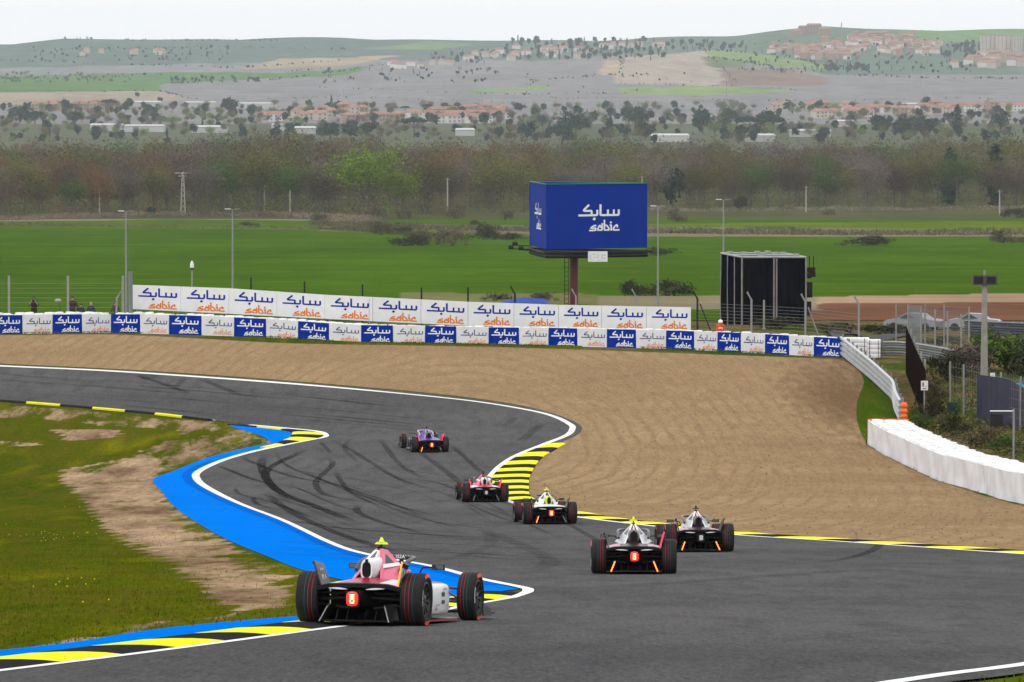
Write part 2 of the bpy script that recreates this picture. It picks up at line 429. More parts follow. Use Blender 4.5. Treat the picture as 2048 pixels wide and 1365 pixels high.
def paint(name, col, wear=.35, dark=(.07, .07, .07), rough=.55):
    n = NT(name); c = n.coords(); cs = n.coords(scale=(1, .22, 1), rot=(0, 0, R(-20)))
    a = n.noise(2.2, cs, 6, .7); f = n.noise(14.0, c, 4, .7)
    v = n.mix(n.rng(n.noise(.3, c, 4), .3, .7), tuple(x * .9 for x in col), tuple(min(1, x * 1.06) for x in col))
    v = n.mix(n.math('MULTIPLY', n.rng(n.math('ADD', n.math('MULTIPLY', a, .65), n.math('MULTIPLY', f, .35)), .55, .72), wear), v, dark)
    n.l(v, n.b.inputs['Base Color']); n.b.inputs['Roughness'].default_value = rough; n.b.inputs['Specular IOR Level'].default_value = .0
    n.bump(f, .3, .01); return n.m
m_white = paint('line_white', (.78, .78, .77), .25)
m_blue = paint('runoff_blue', (.0, .165, .70), .40, (.03, .25, .70))
m_blue_d = paint('runoff_blue_edge', (.0, .115, .55), .25, (.06, .24, .62))
m_yel = paint('kerb_yellow', (.80, .78, .03), .30, (.25, .24, .03))
m_blk = paint('kerb_black', (.028, .028, .03), .35, (.075, .075, .075))

# --- ground sheets
def grid_mesh(name, xs, ys, off, mat, smooth=True):
    X, Y = np.meshgrid(xs, ys); Z = zt(X, Y) + off
    V = np.stack([X, Y, Z], -1).reshape(-1, 3); nx, ny = len(xs), len(ys)
    i = np.arange((ny - 1) * nx).reshape(ny - 1, nx)[:, :-1].ravel()
    return mesh_np(name, V, np.stack([i, i + 1, i + nx + 1, i + nx], 1), mats=[mat], smooth=smooth), X.ravel(), Y.ravel(), Z.ravel()
me, *_ = grid_mesh('ground', np.arange(-160, 161, 2.0), np.arange(0, 561, 1.0), -.06, MATS['rough_ground'])
tag(link(bpy.data.objects.new('ground', me)), kind='structure')

# far land: one fan-shaped grid out to the hills, field colours in a colour attribute, the hills tinted towards haze
us = np.concatenate([np.linspace(-.34, -.10, 20), np.linspace(-.098, .098, 220), np.linspace(.10, .34, 20)])
ys = np.concatenate([np.arange(536, 2000, 8.), np.arange(2000, 5000, 25.), np.arange(5000, 9700, 14.), np.arange(9700, 10500, 60.)])
U, Y = np.meshgrid(us, ys); X = U * Y; Z = zt(X, Y)
nx, ny = len(us), len(ys); i = np.arange((ny - 1) * nx).reshape(ny - 1, nx)[:, :-1].ravel()
me = mesh_np('countryside', np.stack([X, Y, Z], -1).reshape(-1, 3), np.stack([i, i + 1, i + nx + 1, i + nx], 1), mats=[MATS['far_ground']], smooth=True)
px, py = pix(X.ravel(), Y.ravel(), Z.ravel()); yy = Y.ravel()
px = px + 14 * (vnoise(X.ravel(), yy, 60, 3) - .5); py = py + 3.0 * (vnoise(X.ravel(), yy, 45, 4) - .5)
col = np.zeros((len(px), 4), np.float32); col[:, 3] = 1
def setc(mask, c): col[mask, :3] = c
setc(yy < 1e9, S(126, 124, 124))
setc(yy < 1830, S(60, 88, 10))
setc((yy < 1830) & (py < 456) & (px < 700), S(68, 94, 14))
for poly, c in [
    ([(900, 452), (2300, 440), (2300, 462), (700, 466)], S(86, 102, 20)),
    ([(640, 446), (1100, 452), (2300, 464), (2300, 474), (1300, 473), (640, 462)], S(112, 104, 84)),
    ([(0, 446), (640, 454), (1300, 474), (1300, 478), (640, 461), (0, 452)], S(84, 92, 48)),
    ([(-400, 436), (350, 428), (760, 430), (760, 444), (350, 440), (-400, 448)], S(128, 116, 96)),
    ([(1560, 596), (2500, 578), (2500, 616), (1700, 618)], S(150, 126, 104)),
    ([(1560, 608), (2500, 600), (2500, 640), (1640, 650), (1560, 640)], S(104, 72, 56)),
    ([(1200, 590), (1640, 594), (1640, 620), (1200, 615)], S(124, 116, 92)),
    ([(800, 585), (1200, 588), (1200, 610), (800, 606)], S(104, 104, 66)),
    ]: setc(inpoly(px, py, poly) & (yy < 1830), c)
tr = (yy < 1500) & (np.abs((Y.ravel() + X.ravel() * .8) % 46 - 23) < 2.2); col[tr, :3] = col[tr, :3] * .8 + np.array(S(100, 112, 30)) * .2
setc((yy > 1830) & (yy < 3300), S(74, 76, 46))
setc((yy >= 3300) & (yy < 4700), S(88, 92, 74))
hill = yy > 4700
for poly, c in [
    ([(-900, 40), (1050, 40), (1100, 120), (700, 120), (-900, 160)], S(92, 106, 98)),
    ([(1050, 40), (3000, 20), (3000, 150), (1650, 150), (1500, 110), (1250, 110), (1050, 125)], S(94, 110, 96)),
    ([(-900, 146), (60, 152), (350, 144), (560, 146), (740, 134), (700, 150), (330, 168), (318, 184), (-900, 190)], S(84, 116, 66)),
    ([(-900, 190), (318, 183), (390, 200), (200, 210), (-900, 212)], S(148, 138, 122)),
    ([(730, 98), (860, 84), (960, 88), (880, 100)], S(106, 130, 84)),
    ([(560, 118), (800, 112), (700, 130), (480, 140)], S(158, 142, 118)),
    ([(1225, 138), (1245, 116), (1300, 111), (1410, 102), (1440, 130), (1470, 160), (1420, 172), (1230, 168)], S(156, 146, 134)),
    ([(1205, 122), (1245, 120), (1240, 150), (1200, 150)], S(162, 146, 126)),
    ([(1405, 101), (1480, 103), (1650, 130), (1660, 140), (1560, 136), (1420, 116)], S(116, 138, 86)),
    ([(1402, 112), (1500, 124), (1490, 136), (1420, 134)], S(96, 112, 76)),
    ([(1440, 140), (1580, 140), (1660, 158), (1640, 172), (1450, 170)], S(126, 108, 98)),
    ([(1240, 175), (1420, 172), (1600, 182), (1400, 192), (1240, 188)], S(122, 142, 88)),
    ([(930, 180), (1100, 172), (1100, 178), (940, 186)], S(112, 140, 82)),
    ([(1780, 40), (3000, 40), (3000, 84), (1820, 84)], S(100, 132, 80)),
    ([(1630, 205), (1720, 206), (1700, 214), (1630, 213)], S(92, 122, 76)),
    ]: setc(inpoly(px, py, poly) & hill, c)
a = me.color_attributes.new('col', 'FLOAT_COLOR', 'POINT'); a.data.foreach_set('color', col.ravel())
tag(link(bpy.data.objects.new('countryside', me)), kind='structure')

# infield with a dirt mask
me, X, Y, Z = grid_mesh('infield', np.arange(-60, 4.01, .4), np.arange(30, 330.1, .5), 0.0, m_grass)
px, py = pix(X, Y, Z)
D = np.zeros(len(X), np.float32)
def dirt(poly, val):
    global D
    m = inpoly(px + 16 * (vnoise(X, Y, 2.1, 11) - .5), py + 7 * (vnoise(X, Y, 3.3, 12) - .5), poly); D[m] = np.maximum(D[m], val)
dirt([(105, 945), (200, 925), (300, 905), (420, 888), (520, 872), (570, 885), (440, 910), (330, 945), (335, 985), (420, 1058), (520, 1118), (600, 1158), (600, 1195), (560, 1215), (470, 1228), (420, 1190), (340, 1142), (250, 1095), (185, 1040), (150, 990)], .58)
dirt([(130, 950), (300, 915), (330, 960), (300, 1000), (400, 1090), (520, 1160), (470, 1190), (330, 1110), (230, 1060), (180, 1000)], .76)
dirt([(420, 1150), (560, 1180), (560, 1210), (470, 1226), (410, 1180)], .95)
dirt([(-400, 800), (60, 812), (250, 828), (420, 846), (500, 862), (560, 880), (430, 884), (330, 860), (200, 850), (60, 836), (-400, 830)], .56)
dirt([(90, 858), (230, 858), (250, 872), (130, 880)], .8)
dirt([(330, 885), (480, 868), (530, 880), (400, 900), (250, 915)], .6)
dirt([(-300, 885), (40, 880), (90, 892), (0, 896)], .6)
dirt([(80, 1290), (330, 1240), (480, 1226), (480, 1236), (330, 1254), (110, 1300)], .6)
at = me.attributes.new('dirt', 'FLOAT', 'POINT')
# keep only what lies on the infield side of the track
at.data.foreach_set('value', D)
o = tag(link(bpy.data.objects.new('infield_grass', me)), kind='structure')

# --- track outline, traced along the white lines (pixels of the photograph)
LEFT = [(-700, 1436), (-300, 1384), (0, 1346), (300, 1308), (640, 1262), (800, 1240), (930, 1215), (1020, 1199), (1050, 1189), (1056, 1184), (1046, 1178), (960, 1160), (860, 1134), (700, 1102),
        (570, 1044), (480, 1009), (415, 977), (393, 958), (398, 944), (440, 924), (500, 906), (560, 893), (620, 881), (645, 876), (651, 872), (640, 865), (600, 860), (500, 851)]
LEFT2 = [(500, 851), (430, 842), (320, 829), (200, 818), (80, 808), (-100, 795), (-420, 770)]
OUT1 = [(-420, 712), (-100, 727), (0, 733), (200, 742), (400, 755), (600, 770), (800, 788), (950, 804), (1060, 822), (1110, 835), (1140, 850), (1145, 858), (1133, 872), (1080, 893), (1030, 914), (1000, 934), (980, 955),
        (979, 972), (990, 990), (1012, 1001), (1040, 1010), (1100, 1023), (1160, 1036), (1300, 1053), (1480, 1072), (1640, 1082), (1800, 1093), (2048, 1110), (2500, 1140)]
NEAR_R = [(2500, 1262), (2300, 1292), (2048, 1333), (1900, 1352), (1780, 1370), (1600, 1398), (1300, 1440)]
SHOULD = [(-420, 708), (-100, 724), (0, 730), (200, 739), (400, 751), (600, 766), (800, 783), (950, 799), (1060, 816), (1120, 832), (1155, 848), (1164, 858), (1152, 872), (1106, 892)]
oi = OUT1.index((1080, 893))
def wpath(pts, k=6): return [P(a, b) for a, b in smooth_px(pts, k)]
shoulder_near = [(2500, 1272), (2300, 1305), (2048, 1350), (1900, 1368), (1780, 1386), (1600, 1412), (1300, 1450)]
poly = wpath(LEFT) + wpath(LEFT2)[1:] + wpath(SHOULD) + wpath(OUT1[oi:])[2:] + wpath(shoulder_near)
poly += [G(-1, 34), G(-14, 34)]
sheet('race_track', [(p.x, p.y) for p in poly], .02, MATS['asphalt'], kind='structure')
# gravel trap
grav = wpath([(2500, 1132), (2048, 1102), (1800, 1085), (1640, 1075), (1480, 1064), (1300, 1046), (1160, 1028), (1075, 1012), (1040, 1006), (1005, 994), (985, 974), (985, 957), (1004, 938), (1034, 917), (1084, 897), (1130, 878), (1150, 858), (1140, 846), (1105, 830), (1060, 815), (950, 797),
                (800, 781), (600, 764), (400, 749), (200, 737), (0, 728), (-100, 722), (-420, 706)], 5)
grav += wpath([(-420, 668), (0, 671), (130, 670), (230, 670), (400, 678), (600, 688), (1000, 695), (1400, 709), (1640, 718), (1690, 724), (1715, 740), (1728, 765), (1716, 800), (1714, 840), (1730, 880), (1745, 898), (1850, 952), (1930, 980), (2048, 1014), (2500, 1128)], 4)
sheet('gravel_trap', [(p.x, p.y) for p in grav], .01, MATS['gravel'], kind='structure')
m_grass2 = grass_mat('verge_grass', False, (.72, 1.0, .9))
vg = wpath([(1684, 716), (1716, 738), (1728, 765), (1716, 800), (1714, 840), (1732, 884), (1760, 880), (1802, 846), (1792, 826), (1775, 792), (1745, 764), (1711, 736)], 4)
sheet('grass_verge', [(p.x, p.y) for p in vg], .03, m_grass2, kind='structure')
vg = wpath([(2500, 1275), (2300, 1308), (2048, 1354), (1900, 1372), (1780, 1390), (1600, 1416), (1300, 1455), (1300, 1520), (2500, 1520)], 2)
sheet('near_grass', [(p.x, p.y) for p in vg], .012, m_grass2, kind='structure')
# blue run-off paint
b1 = wpath([(1040, 1180), (960, 1162), (860, 1136), (700, 1104), (570, 1046), (480, 1011), (412, 978), (390, 958), (396, 943), (440, 923), (500, 905), (560, 892), (600, 885)], 5)
b1 += wpath([(575, 882), (520, 891), (470, 902), (410, 918), (345, 944), (306, 960), (325, 985), (350, 1015), (400, 1050), (460, 1083), (530, 1112), (600, 1140), (680, 1160), (780, 1180), (860, 1195), (905, 1205), (925, 1192)], 4)
sheet('blue_runoff', [(p.x, p.y) for p in b1], .014, m_blue, kind='structure')
b2 = wpath([(455, 849), (500, 851), (600, 861), (630, 868), (610, 876), (560, 883), (545, 886), (525, 873), (490, 862), (462, 854)], 3)
sheet('blue_apex_runoff', [(p.x, p.y) for p in b2], .012, m_blue, kind='structure')
b3 = wpath([(-700, 1376), (-300, 1336), (0, 1303), (150, 1286), (300, 1262), (450, 1246), (600, 1234), (700, 1228), (860, 1205)], 4) + wpath([(880, 1212), (700, 1240), (600, 1256), (450, 1276), (300, 1296), (150, 1316), (0, 1336), (-300, 1372), (-700, 1424)], 4)
sheet('blue_kerb_strip', [(p.x, p.y) for p in b3], .013, m_blue, kind='structure')

# --- white lines (darker blue edge beside the inner one)
def line(name, pts, w, off=.026, mat=None, k=8, label=None):
    path = smooth_path(wpath(pts, 3), .35)
    o = link(bpy.data.objects.new(name, ribbon_mesh(name, path, w, off, mat or m_white)))
    return tag(o, kind='structure')
li = LEFT.index((1020, 1199)); 
line('track_line', LEFT[:li + 1], .16)
lw = smooth_path(wpath(LEFT[li:], 3), .35)
wl = np.array([.2 + .12 * float(sstep(195, 230, p.y)) for p in lw])
tag(link(bpy.data.objects.new('track_line', ribbon_mesh('track_line', lw, wl, .027, m_white))), kind='structure')
line('track_line', LEFT2[1:], .18)
lw = smooth_path(wpath(OUT1[:oi + 4], 4), .35)
wl = np.array([.30 + .35 * float(sstep(-2, -14, p.x)) for p in lw])
tag(link(bpy.data.objects.new('track_line', ribbon_mesh('track_line', lw, wl, .027, m_white))), kind='structure')
line('track_line', OUT1[oi + 3:], .30)
line('track_line', NEAR_R, .24)
e = [(p.x - .0, p.y) for p in smooth_path(wpath([(1000, 1172), (860, 1137), (700, 1106), (570, 1049), (480, 1014), (405, 979), (380, 960), (384, 943), (430, 922)], 4), .4)]
path = [Vector((x, y, 0)) for x, y in e]
tag(link(bpy.data.objects.new('blue_paint_edge', ribbon_mesh('blue_paint_edge', path, .55, .0175, m_blue_d))), kind='structure')

# --- kerbs: blocks of their own under each kerb
def kerb(label, pts, width, blen, h, side=1, skew=0.0, start=0, taper=None, gap=.006, rib=False, path=None):
    path = path or smooth_path(wpath(pts, 3), .25)
    L = [0.0]
    for i in range(1, len(path)): L.append(L[-1] + (path[i] - path[i - 1]).length)
    def at(s):
        s = min(max(s, 0), L[-1]); i = int(np.clip(np.searchsorted(L, s) - 1, 0, len(L) - 2))
        f = (s - L[i]) / max(L[i + 1] - L[i], 1e-6); p = path[i].lerp(path[i + 1], f)
        a, b = path[max(i - 3, 0)], path[min(i + 4, len(path) - 1)]
        t = (b - a); t.z = 0; t.normalize(); return p, Vector((t.y, -t.x, 0)) * side
    c0, _ = at(L[-1] / 2)
    root = empty('kerb', (c0.x, c0.y, float(zt(c0.x, c0.y))), 0, label, 'kerb')
    nb = max(1, int(round(L[-1] / blen)))
    for k in range(nb):
        mb = MB(); NS, NW = 5, 5; vs = []
        s0, s1 = L[-1] * k / nb, L[-1] * (k + 1) / nb
        for i in range(NS + 1):
            for j in range(NW + 1):
                f = j / NW
                s = s0 + (s1 - s0 - gap) * i / NS + skew * (f ** 2)
                p, nrm = at(s); w = width * (taper(s / L[-1]) if taper else 1.0)
                q = p + nrm * (.09 + w * f)
                zz = float(zt(q.x, q.y)) + .028 + h * math.sin(min(f * 1.25, 1) * math.pi * .5) * (1.0 if f < .85 else (1 - (f - .85) / .15 * .45))
                if rib and (i % 2): zz += .012 * (f > .1) * (f < .9)
                vs.append((q.x - c0.x, q.y - c0.y, zz - root.location.z))
        fs = [(i * (NW + 1) + j, (i + 1) * (NW + 1) + j, (i + 1) * (NW + 1) + j + 1, i * (NW + 1) + j + 1) for i in range(NS) for j in range(NW)]
        # skirt so that the block is solid
        top = len(vs); base = [(x, y, z - h - .09) for x, y, z in vs]; vs2 = vs + base
        rim = [i * (NW + 1) for i in range(NS + 1)] + [NS * (NW + 1) + j for j in range(1, NW + 1)] + [i * (NW + 1) + NW for i in range(NS - 1, -1, -1)] + [j for j in range(NW - 1, 0, -1)]
        fs += [(rim[i], rim[(i + 1) % len(rim)], rim[(i + 1) % len(rim)] + top, rim[i] + top) for i in range(len(rim))]
        mb.add(vs2, fs)
        mb.build('kerb_block', m_yel if (k + start) % 2 == 0 else m_blk, root, smooth=40)
    return root
kerb('near yellow and black kerb under the rear wheels of the closest car', LEFT[1:li + 2], .80, 2.55, .05, side=-1, skew=-2.2, start=1)
kerb('yellow and black kerb round the far blue painted apex', [(540, 897), (600, 885), (635, 879), (651, 873), (640, 866), (600, 861), (540, 856), (470, 850)], 1.5, 2.3, .05, side=-1, start=0, taper=lambda f: .25 + .75 * math.sin(math.pi * min(1, max(0, f * 1.15 - .05))) ** 2)
kerb('thin yellow and black kerb along the inside of the far bend', LEFT2[1:], .35, 2.5, .09, side=-1, start=1)
kerb('striped yellow and black kerb bordering the gravel beside the third car', [(1090, 889), (1030, 914), (1000, 934), (980, 955), (979, 972), (990, 990), (1012, 1001), (1030, 1007)], 1.15, 3.1, .05, side=-1, start=0,
     taper=lambda f: .75 + .6 * math.sin(min(1, f * 1.02) * math.pi))
kerb('low yellow and black kerb along the near edge of the gravel', [(1110, 1025), (1160, 1036), (1300, 1053), (1480, 1072), (1640, 1082), (1800, 1093), (2048, 1110), (2300, 1127)], .9, 3.4, .03, side=-1, start=0, skew=2.2)

# --- tyre marks on the asphalt: ribbons of rubber, soft at the edges
n = NT('tyre_rubber'); uv = n.n('UVMap'); uv.uv_map = 'UVMap'; sx = n.n('SeparateXYZ'); n.l(uv.outputs[0], sx.inputs[0])
edge = n.math('MULTIPLY', sx.outputs[1], n.math('SUBTRACT', 1.0, sx.outputs[1])); edge = n.rng(edge, .0, .10)
mp = n.n('Mapping'); mp.inputs['Scale'].default_value = (.35, 7, 1); n.l(uv.outputs[0], mp.inputs['Vector'])
al = n.math('MULTIPLY', edge, n.rng(n.noise(1.0, mp.outputs[0], 4, .7), .30, .64, .10, .80))
al = n.math('MULTIPLY', al, n.attr('fade').outputs['Fac'])
n.b.inputs['Base Color'].default_value = (.018, .018, .019, 1); n.b.inputs['Roughness'].default_value = .8; n.b.inputs['Specular IOR Level'].default_value = 0.0; n.l(al, n.b.inputs['Alpha'])
SK = []
def skid(pts, w=.3, op=.8, off=.0225):
    path = smooth_path([P(a, b) for a, b in smooth_px(pts, 4)], .5)
    if len(path) < 4: return
    V = []; U = []; Fd = []; L = 0; nn = len(path)
    for i, p in enumerate(path):
        t = path[min(i + 1, nn - 1)] - path[max(i - 1, 0)]; t.z = 0; t.normalize(); s = Vector((t.y, -t.x, 0))
        if i: L += (path[i] - path[i - 1]).length
        for sg in (-1, 1):
            q = p + s * (sg * w / 2); V.append((q.x, q.y, float(zt(q.x, q.y)) + off)); U.append((L + len(SK) * 31.7, sg * .5 + .5))
            Fd.append(op * min(1, i / (nn * .12), (nn - 1 - i) / (nn * .2)))
    SK.append((V, U, Fd))
for pts, w, op in [
    ([(545, 905), (525, 920), (528, 950), (560, 985), (620, 1010), (720, 1050)], .42, .95),
    ([(615, 900), (560, 925), (532, 945), (540, 970), (580, 1000)], .40, .95),
    ([(480, 915), (540, 940), (600, 958), (700, 975)], .3, .7), ([(435, 932), (500, 958), (560, 975)], .3, .75),
    ([(550, 903), (570, 930), (640, 960), (760, 1000), (860, 1040)], .25, .6),
    ([(655, 915), (665, 930), (640, 955), (632, 970), (650, 990), (720, 1005)], .3, .75),
    ([(530, 988), (590, 1030), (680, 1070), (800, 1110)], .36, .8), ([(505, 995), (515, 1010), (560, 1022)], .22, .7),
    ([(470, 975), (480, 990), (540, 1005), (620, 1035)], .2, .6), ([(720, 1010), (715, 1025), (760, 1045), (850, 1070)], .3, .7),
    ([(670, 945), (700, 985), (760, 1015)], .25, .7), ([(600, 940), (700, 985), (800, 1015), (900, 1040)], .2, .5),
    ([(640, 885), (665, 910)], .25, .5), ([(660, 880), (700, 900), (740, 925), (800, 960), (880, 985)], .3, .5),
    ([(700, 878), (690, 900), (720, 930)], .25, .4), ([(760, 880), (800, 930), (850, 960)], .3, .5), ([(830, 900), (880, 935), (930, 975)], .35, .5),
    ([(900, 890), (940, 925), (965, 950)], .3, .5), ([(560, 1040), (700, 1060), (850, 1070), (1000, 1080)], .3, .5),
    ([(700, 1095), (850, 1105), (1000, 1112), (1100, 1118)], .3, .55), ([(640, 1075), (800, 1090), (950, 1095)], .25, .5),
    ([(270, 752), (330, 770), (380, 790)], .5, .6), ([(280, 750), (295, 760)], .5, .5), ([(400, 758), (440, 775), (490, 795)], .5, .5), ([(310, 750), (302, 760)], .5, .4), ([(370, 756), (350, 778)], .4, .35),
    ([(1085, 848), (1060, 868), (1040, 885)], .5, .4), ([(1030, 835), (1010, 855)], .4, .3),
    ([(1770, 1085), (1740, 1105), (1690, 1120), (1640, 1128)], .3, .55), ([(1200, 1180), (1400, 1165), (1600, 1150), (1800, 1140)], .8, .22),
    ([(1020, 1150), (1100, 1130), (1060, 1100), (960, 1060)], .5, .25), ([(780, 1200 - 60), (900, 1120), (980, 1090), (960, 1050)], .4, .2),
    ]: skid(pts, w, op, .0222 + .0004 * (len(SK) % 8))
for k in range(70):
    x0 = random.uniform(520, 1000); y0 = random.uniform(930, 1110); l_ = random.uniform(90, 300)
    skid([(x0, y0), (x0 + l_ * .5, y0 + l_ * random.uniform(.05, .22)), (x0 + l_, y0 + l_ * random.uniform(.1, .4))] if y0 < 1040 else [(x0, y0), (x0 + l_, y0 + l_ * random.uniform(.02, .15))], random.uniform(.08, .3), random.uniform(.15, .5), .0222 + .0004 * (len(SK) % 8))
for k in range(40):
    y0 = random.uniform(745, 800); x0 = random.uniform(-200, 700); l_ = random.uniform(100, 400)
    skid([(x0, y0 + x0 * .07), (x0 + l_, y0 + (x0 + l_) * .08)], random.uniform(.2, .7), random.uniform(.1, .35), .0222 + .0004 * (len(SK) % 8))
V, U, Fd, Q = [], [], [], []
for v_, u_, f_ in SK:
    b = len(V); V += v_; U += u_; Fd += f_; Q += [(b + 2 * i, b + 2 * i + 1, b + 2 * i + 3, b + 2 * i + 2) for i in range(len(v_) // 2 - 1)]
me = mesh_np('tyre_marks', V, Q, mats=[n.m])
ul = me.uv_layers.new(name='UVMap'); ids = np.zeros(len(me.loops), dtype=np.int32); me.loops.foreach_get('vertex_index', ids)
ul.data.foreach_set('uv', np.array(U, np.float32)[ids].ravel())
me.attributes.new('fade', 'FLOAT', 'POINT').data.foreach_set('value', np.clip(np.array(Fd, np.float32), 0, 1))
tag(link(bpy.data.objects.new('tyre_marks', me)), 'dark rubber tyre marks curving over the asphalt', 'tyre marks', None, 'stuff')

# --- yellow flowers in the grass
Nf = 2600; Xf = np.random.uniform(-26, -2, Nf); Yf = np.random.uniform(52, 200, Nf); okf = vnoise(Xf, Yf / 6, 1.6, 21) > .74; pxf, pyf = pix(Xf, Yf, zt(Xf, Yf))
okf &= inpoly(pxf, pyf, [(-400, 820), (100, 850), (240, 900), (110, 950), (190, 1050), (340, 1150), (470, 1225), (300, 1260), (0, 1300), (-400, 1340)])
Xf, Yf = Xf[okf], Yf[okf]; Zf = zt(Xf, Yf) + .06; rf_ = .011
Vf = np.stack([np.stack([Xf - rf_, Yf, Zf], 1), np.stack([Xf + rf_, Yf, Zf], 1), np.stack([Xf + rf_, Yf + .02, Zf + .02], 1), np.stack([Xf - rf_, Yf + .02, Zf + .02], 1)], 1).reshape(-1, 3)
tag(link(bpy.data.objects.new('yellow_flowers', mesh_np('yellow_flowers', Vf, np.arange(len(Vf)).reshape(-1, 4), None, mats=[M('flower_yellow', (.45, .42, .02), .8, spec=0)]))), 'tiny yellow flowers dotted in the infield grass', 'flowers', None, 'stuff')
# --- grass blades on the near infield
def blades(name, X, Y, h, w, mat, label):
    N = len(X); Z = zt(X, Y); a = np.random.rand(N) * 2 * math.pi; hh = h * (.5 + np.random.rand(N)); lean = (np.random.rand(N, 2) - .5) * 1.0 * hh[:, None]
    dx, dy = np.cos(a) * w, np.sin(a) * w
    V = np.stack([np.stack([X - dx, Y - dy, Z], 1), np.stack([X + dx, Y + dy, Z], 1), np.stack([X + lean[:, 0], Y + lean[:, 1], Z + hh], 1)], 1).reshape(-1, 3)
    me = mesh_np(name, V, None, np.arange(N * 3).reshape(-1, 3), mats=[mat])
    return tag(link(bpy.data.objects.new(name, me)), label, 'grass', None, 'stuff')
m_blade = M('grass_blade', S(96, 104, 20), .9, var=.4, scale=.5, spec=.0, hue=.03)
N = 90000
X = np.random.uniform(-26, 1, N); Y = 46 + 140 * np.random.rand(N) ** 1.8
px, py = pix(X, Y, zt(X, Y))
edge = smooth_px([(-900, 1390), (0, 1303), (150, 1288), (300, 1265), (450, 1249), (600, 1236), (760, 1212), (800, 1190), (680, 1166), (600, 1146), (530, 1118), (460, 1090), (400, 1056), (350, 1022), (320, 985), (300, 962), (340, 940), (400, 915), (470, 898), (520, 886), (560, 876), (500, 862), (430, 850), (320, 836), (80, 815), (-900, 760)], 3)
jj = inpoly(px, py, edge)
dm = inpoly(px, py, [(105, 945), (200, 925), (300, 905), (420, 888), (520, 872), (570, 885), (440, 910), (330, 945), (335, 985), (420, 1058), (520, 1118), (600, 1158), (600, 1195), (560, 1215), (470, 1228), (420, 1190), (340, 1142), (250, 1095), (185, 1040), (150, 990)])
keep = jj & (~dm | (np.random.rand(N) < .08))
blades('infield_grass_blades', X[keep], Y[keep], .04, .013, m_blade, 'short mown grass on the infield beside the blue run-off')
N = 9000
X = np.random.uniform(3, 14, N); Y = np.random.uniform(50, 72, N); px, py = pix(X, Y, zt(X, Y))
k = inpoly(px, py, [(2700, 1260), (2300, 1309), (2048, 1355), (1900, 1373), (1780, 1391), (1500, 1460), (2700, 1460)])
blades('near_grass_blades', X[k], Y[k], .06, .012, m_blade, 'grass at the bottom right corner beside the white line')
# ================================================================ barriers and advertising
m_bwhite = M('banner_white', (.74, .75, .76), .5, var=.05, scale=1.5, bump=.15, bscale=3, spec=.2)
m_bblue = M('banner_blue', S(0, 46, 150), .55, var=.07, scale=1.5, bump=.15, bscale=3, spec=.04)
m_lblue = M('letter_blue', S(0, 44, 140), .5, spec=.1)
m_lnavy = M('letter_navy', S(40, 50, 120), .5)
m_lor = M('letter_orange', S(224, 124, 0), .5, spec=.03)
m_lcor = M('letter_coral', S(236, 140, 92), .5)
m_lwhite = M('letter_white', (.82, .83, .84), .5)
m_tyrew = M('tyre_white', (.80, .80, .80), .55, var=.10, scale=3, bump=.3, bscale=9)
m_beltw = M('belt_white', (.76, .76, .78), .5, var=.10, scale=1.2, bump=.25, bscale=2.5)
m_steel = M('galvanised_steel', (.27, .275, .28), .55, var=.12, scale=2, metal=.2, spec=.2)
m_conc = M('concrete_post', (.27, .26, .23), .9, var=.15, scale=3, bump=.3)
m_dark = M('dark_steel', (.022, .023, .025), .6, var=.2, scale=3, spec=.1)
m_wire = M('fence_wire', (.17, .18, .18), .6)
m_orange = M('orange_plastic', S(250, 110, 30), .5)
# strokes of the two-line lettering, in pixels of an enlarged view of it
ARAB = [([(1585, 335), (1585, 490), (1572, 530), (1545, 545), (935, 545), (910, 530), (905, 490), (905, 135)], 38),
        ([(1180, 335), (1180, 510)], 36), ([(1398, 335), (1398, 510)], 36),
        ([(787, 340), (787, 490), (775, 530), (745, 545), (85, 550)], 38), ([(575, 512), (575, 410), (560, 382), (540, 378), (310, 378), (287, 362), (295, 335), (480, 150)], 38),
        ([(640, 725), (672, 685), (704, 645)], 44)]
LATIN = [([(750, 935), (680, 940), (600, 985), (560, 1025), (600, 1036), (715, 1036), (733, 1055), (725, 1105), (700, 1117), (485, 1122)], 30),
         ([(908, 1030), (908, 955), (880, 935), (835, 990), (800, 1075), (812, 1110), (950, 1110), (968, 1090), (968, 850)], 29),
         ([(1048, 722), (1048, 1080), (1065, 1110), (1195, 1112), (1222, 1095), (1205, 1030), (1150, 955), (1085, 915)], 30),
         ([(1245, 925), (1292, 925), (1302, 945), (1302, 1138)], 30), ([(1268, 855), (1290, 825), (1312, 795)], 33),
         ([(1527, 1020), (1527, 940), (1505, 922), (1450, 955), (1395, 1030), (1378, 1095), (1405, 1112), (1608, 1112)], 30)]
def strokes2d(strokes, thin=1.0):
    """mitred flat strips in unit coordinates of the lettering (0..1.534, 0..1)"""
    o = []
    for pts, hw in strokes:
        hw *= thin
        q = [Vector((x, -y)) for x, y in pts]; k = len(q); strip = []
        for i, p in enumerate(q):
            d0 = (q[i] - q[i - 1]).normalized() if i else (q[1] - q[0]).normalized()
            d1 = (q[i + 1] - q[i]).normalized() if i < k - 1 else d0
            nrm = Vector((-(d0 + d1).y, (d0 + d1).x)).normalized()
            m_ = hw / max(.45, nrm.dot(Vector((-d0.y, d0.x))))
            strip.append((p + nrm * m_, p - nrm * m_))
        o.append([((a.x - 60) / 1020, (a.y + 1150) / 1020, (b.x - 60) / 1020, (b.y + 1150) / 1020) for a, b in strip])
    return o
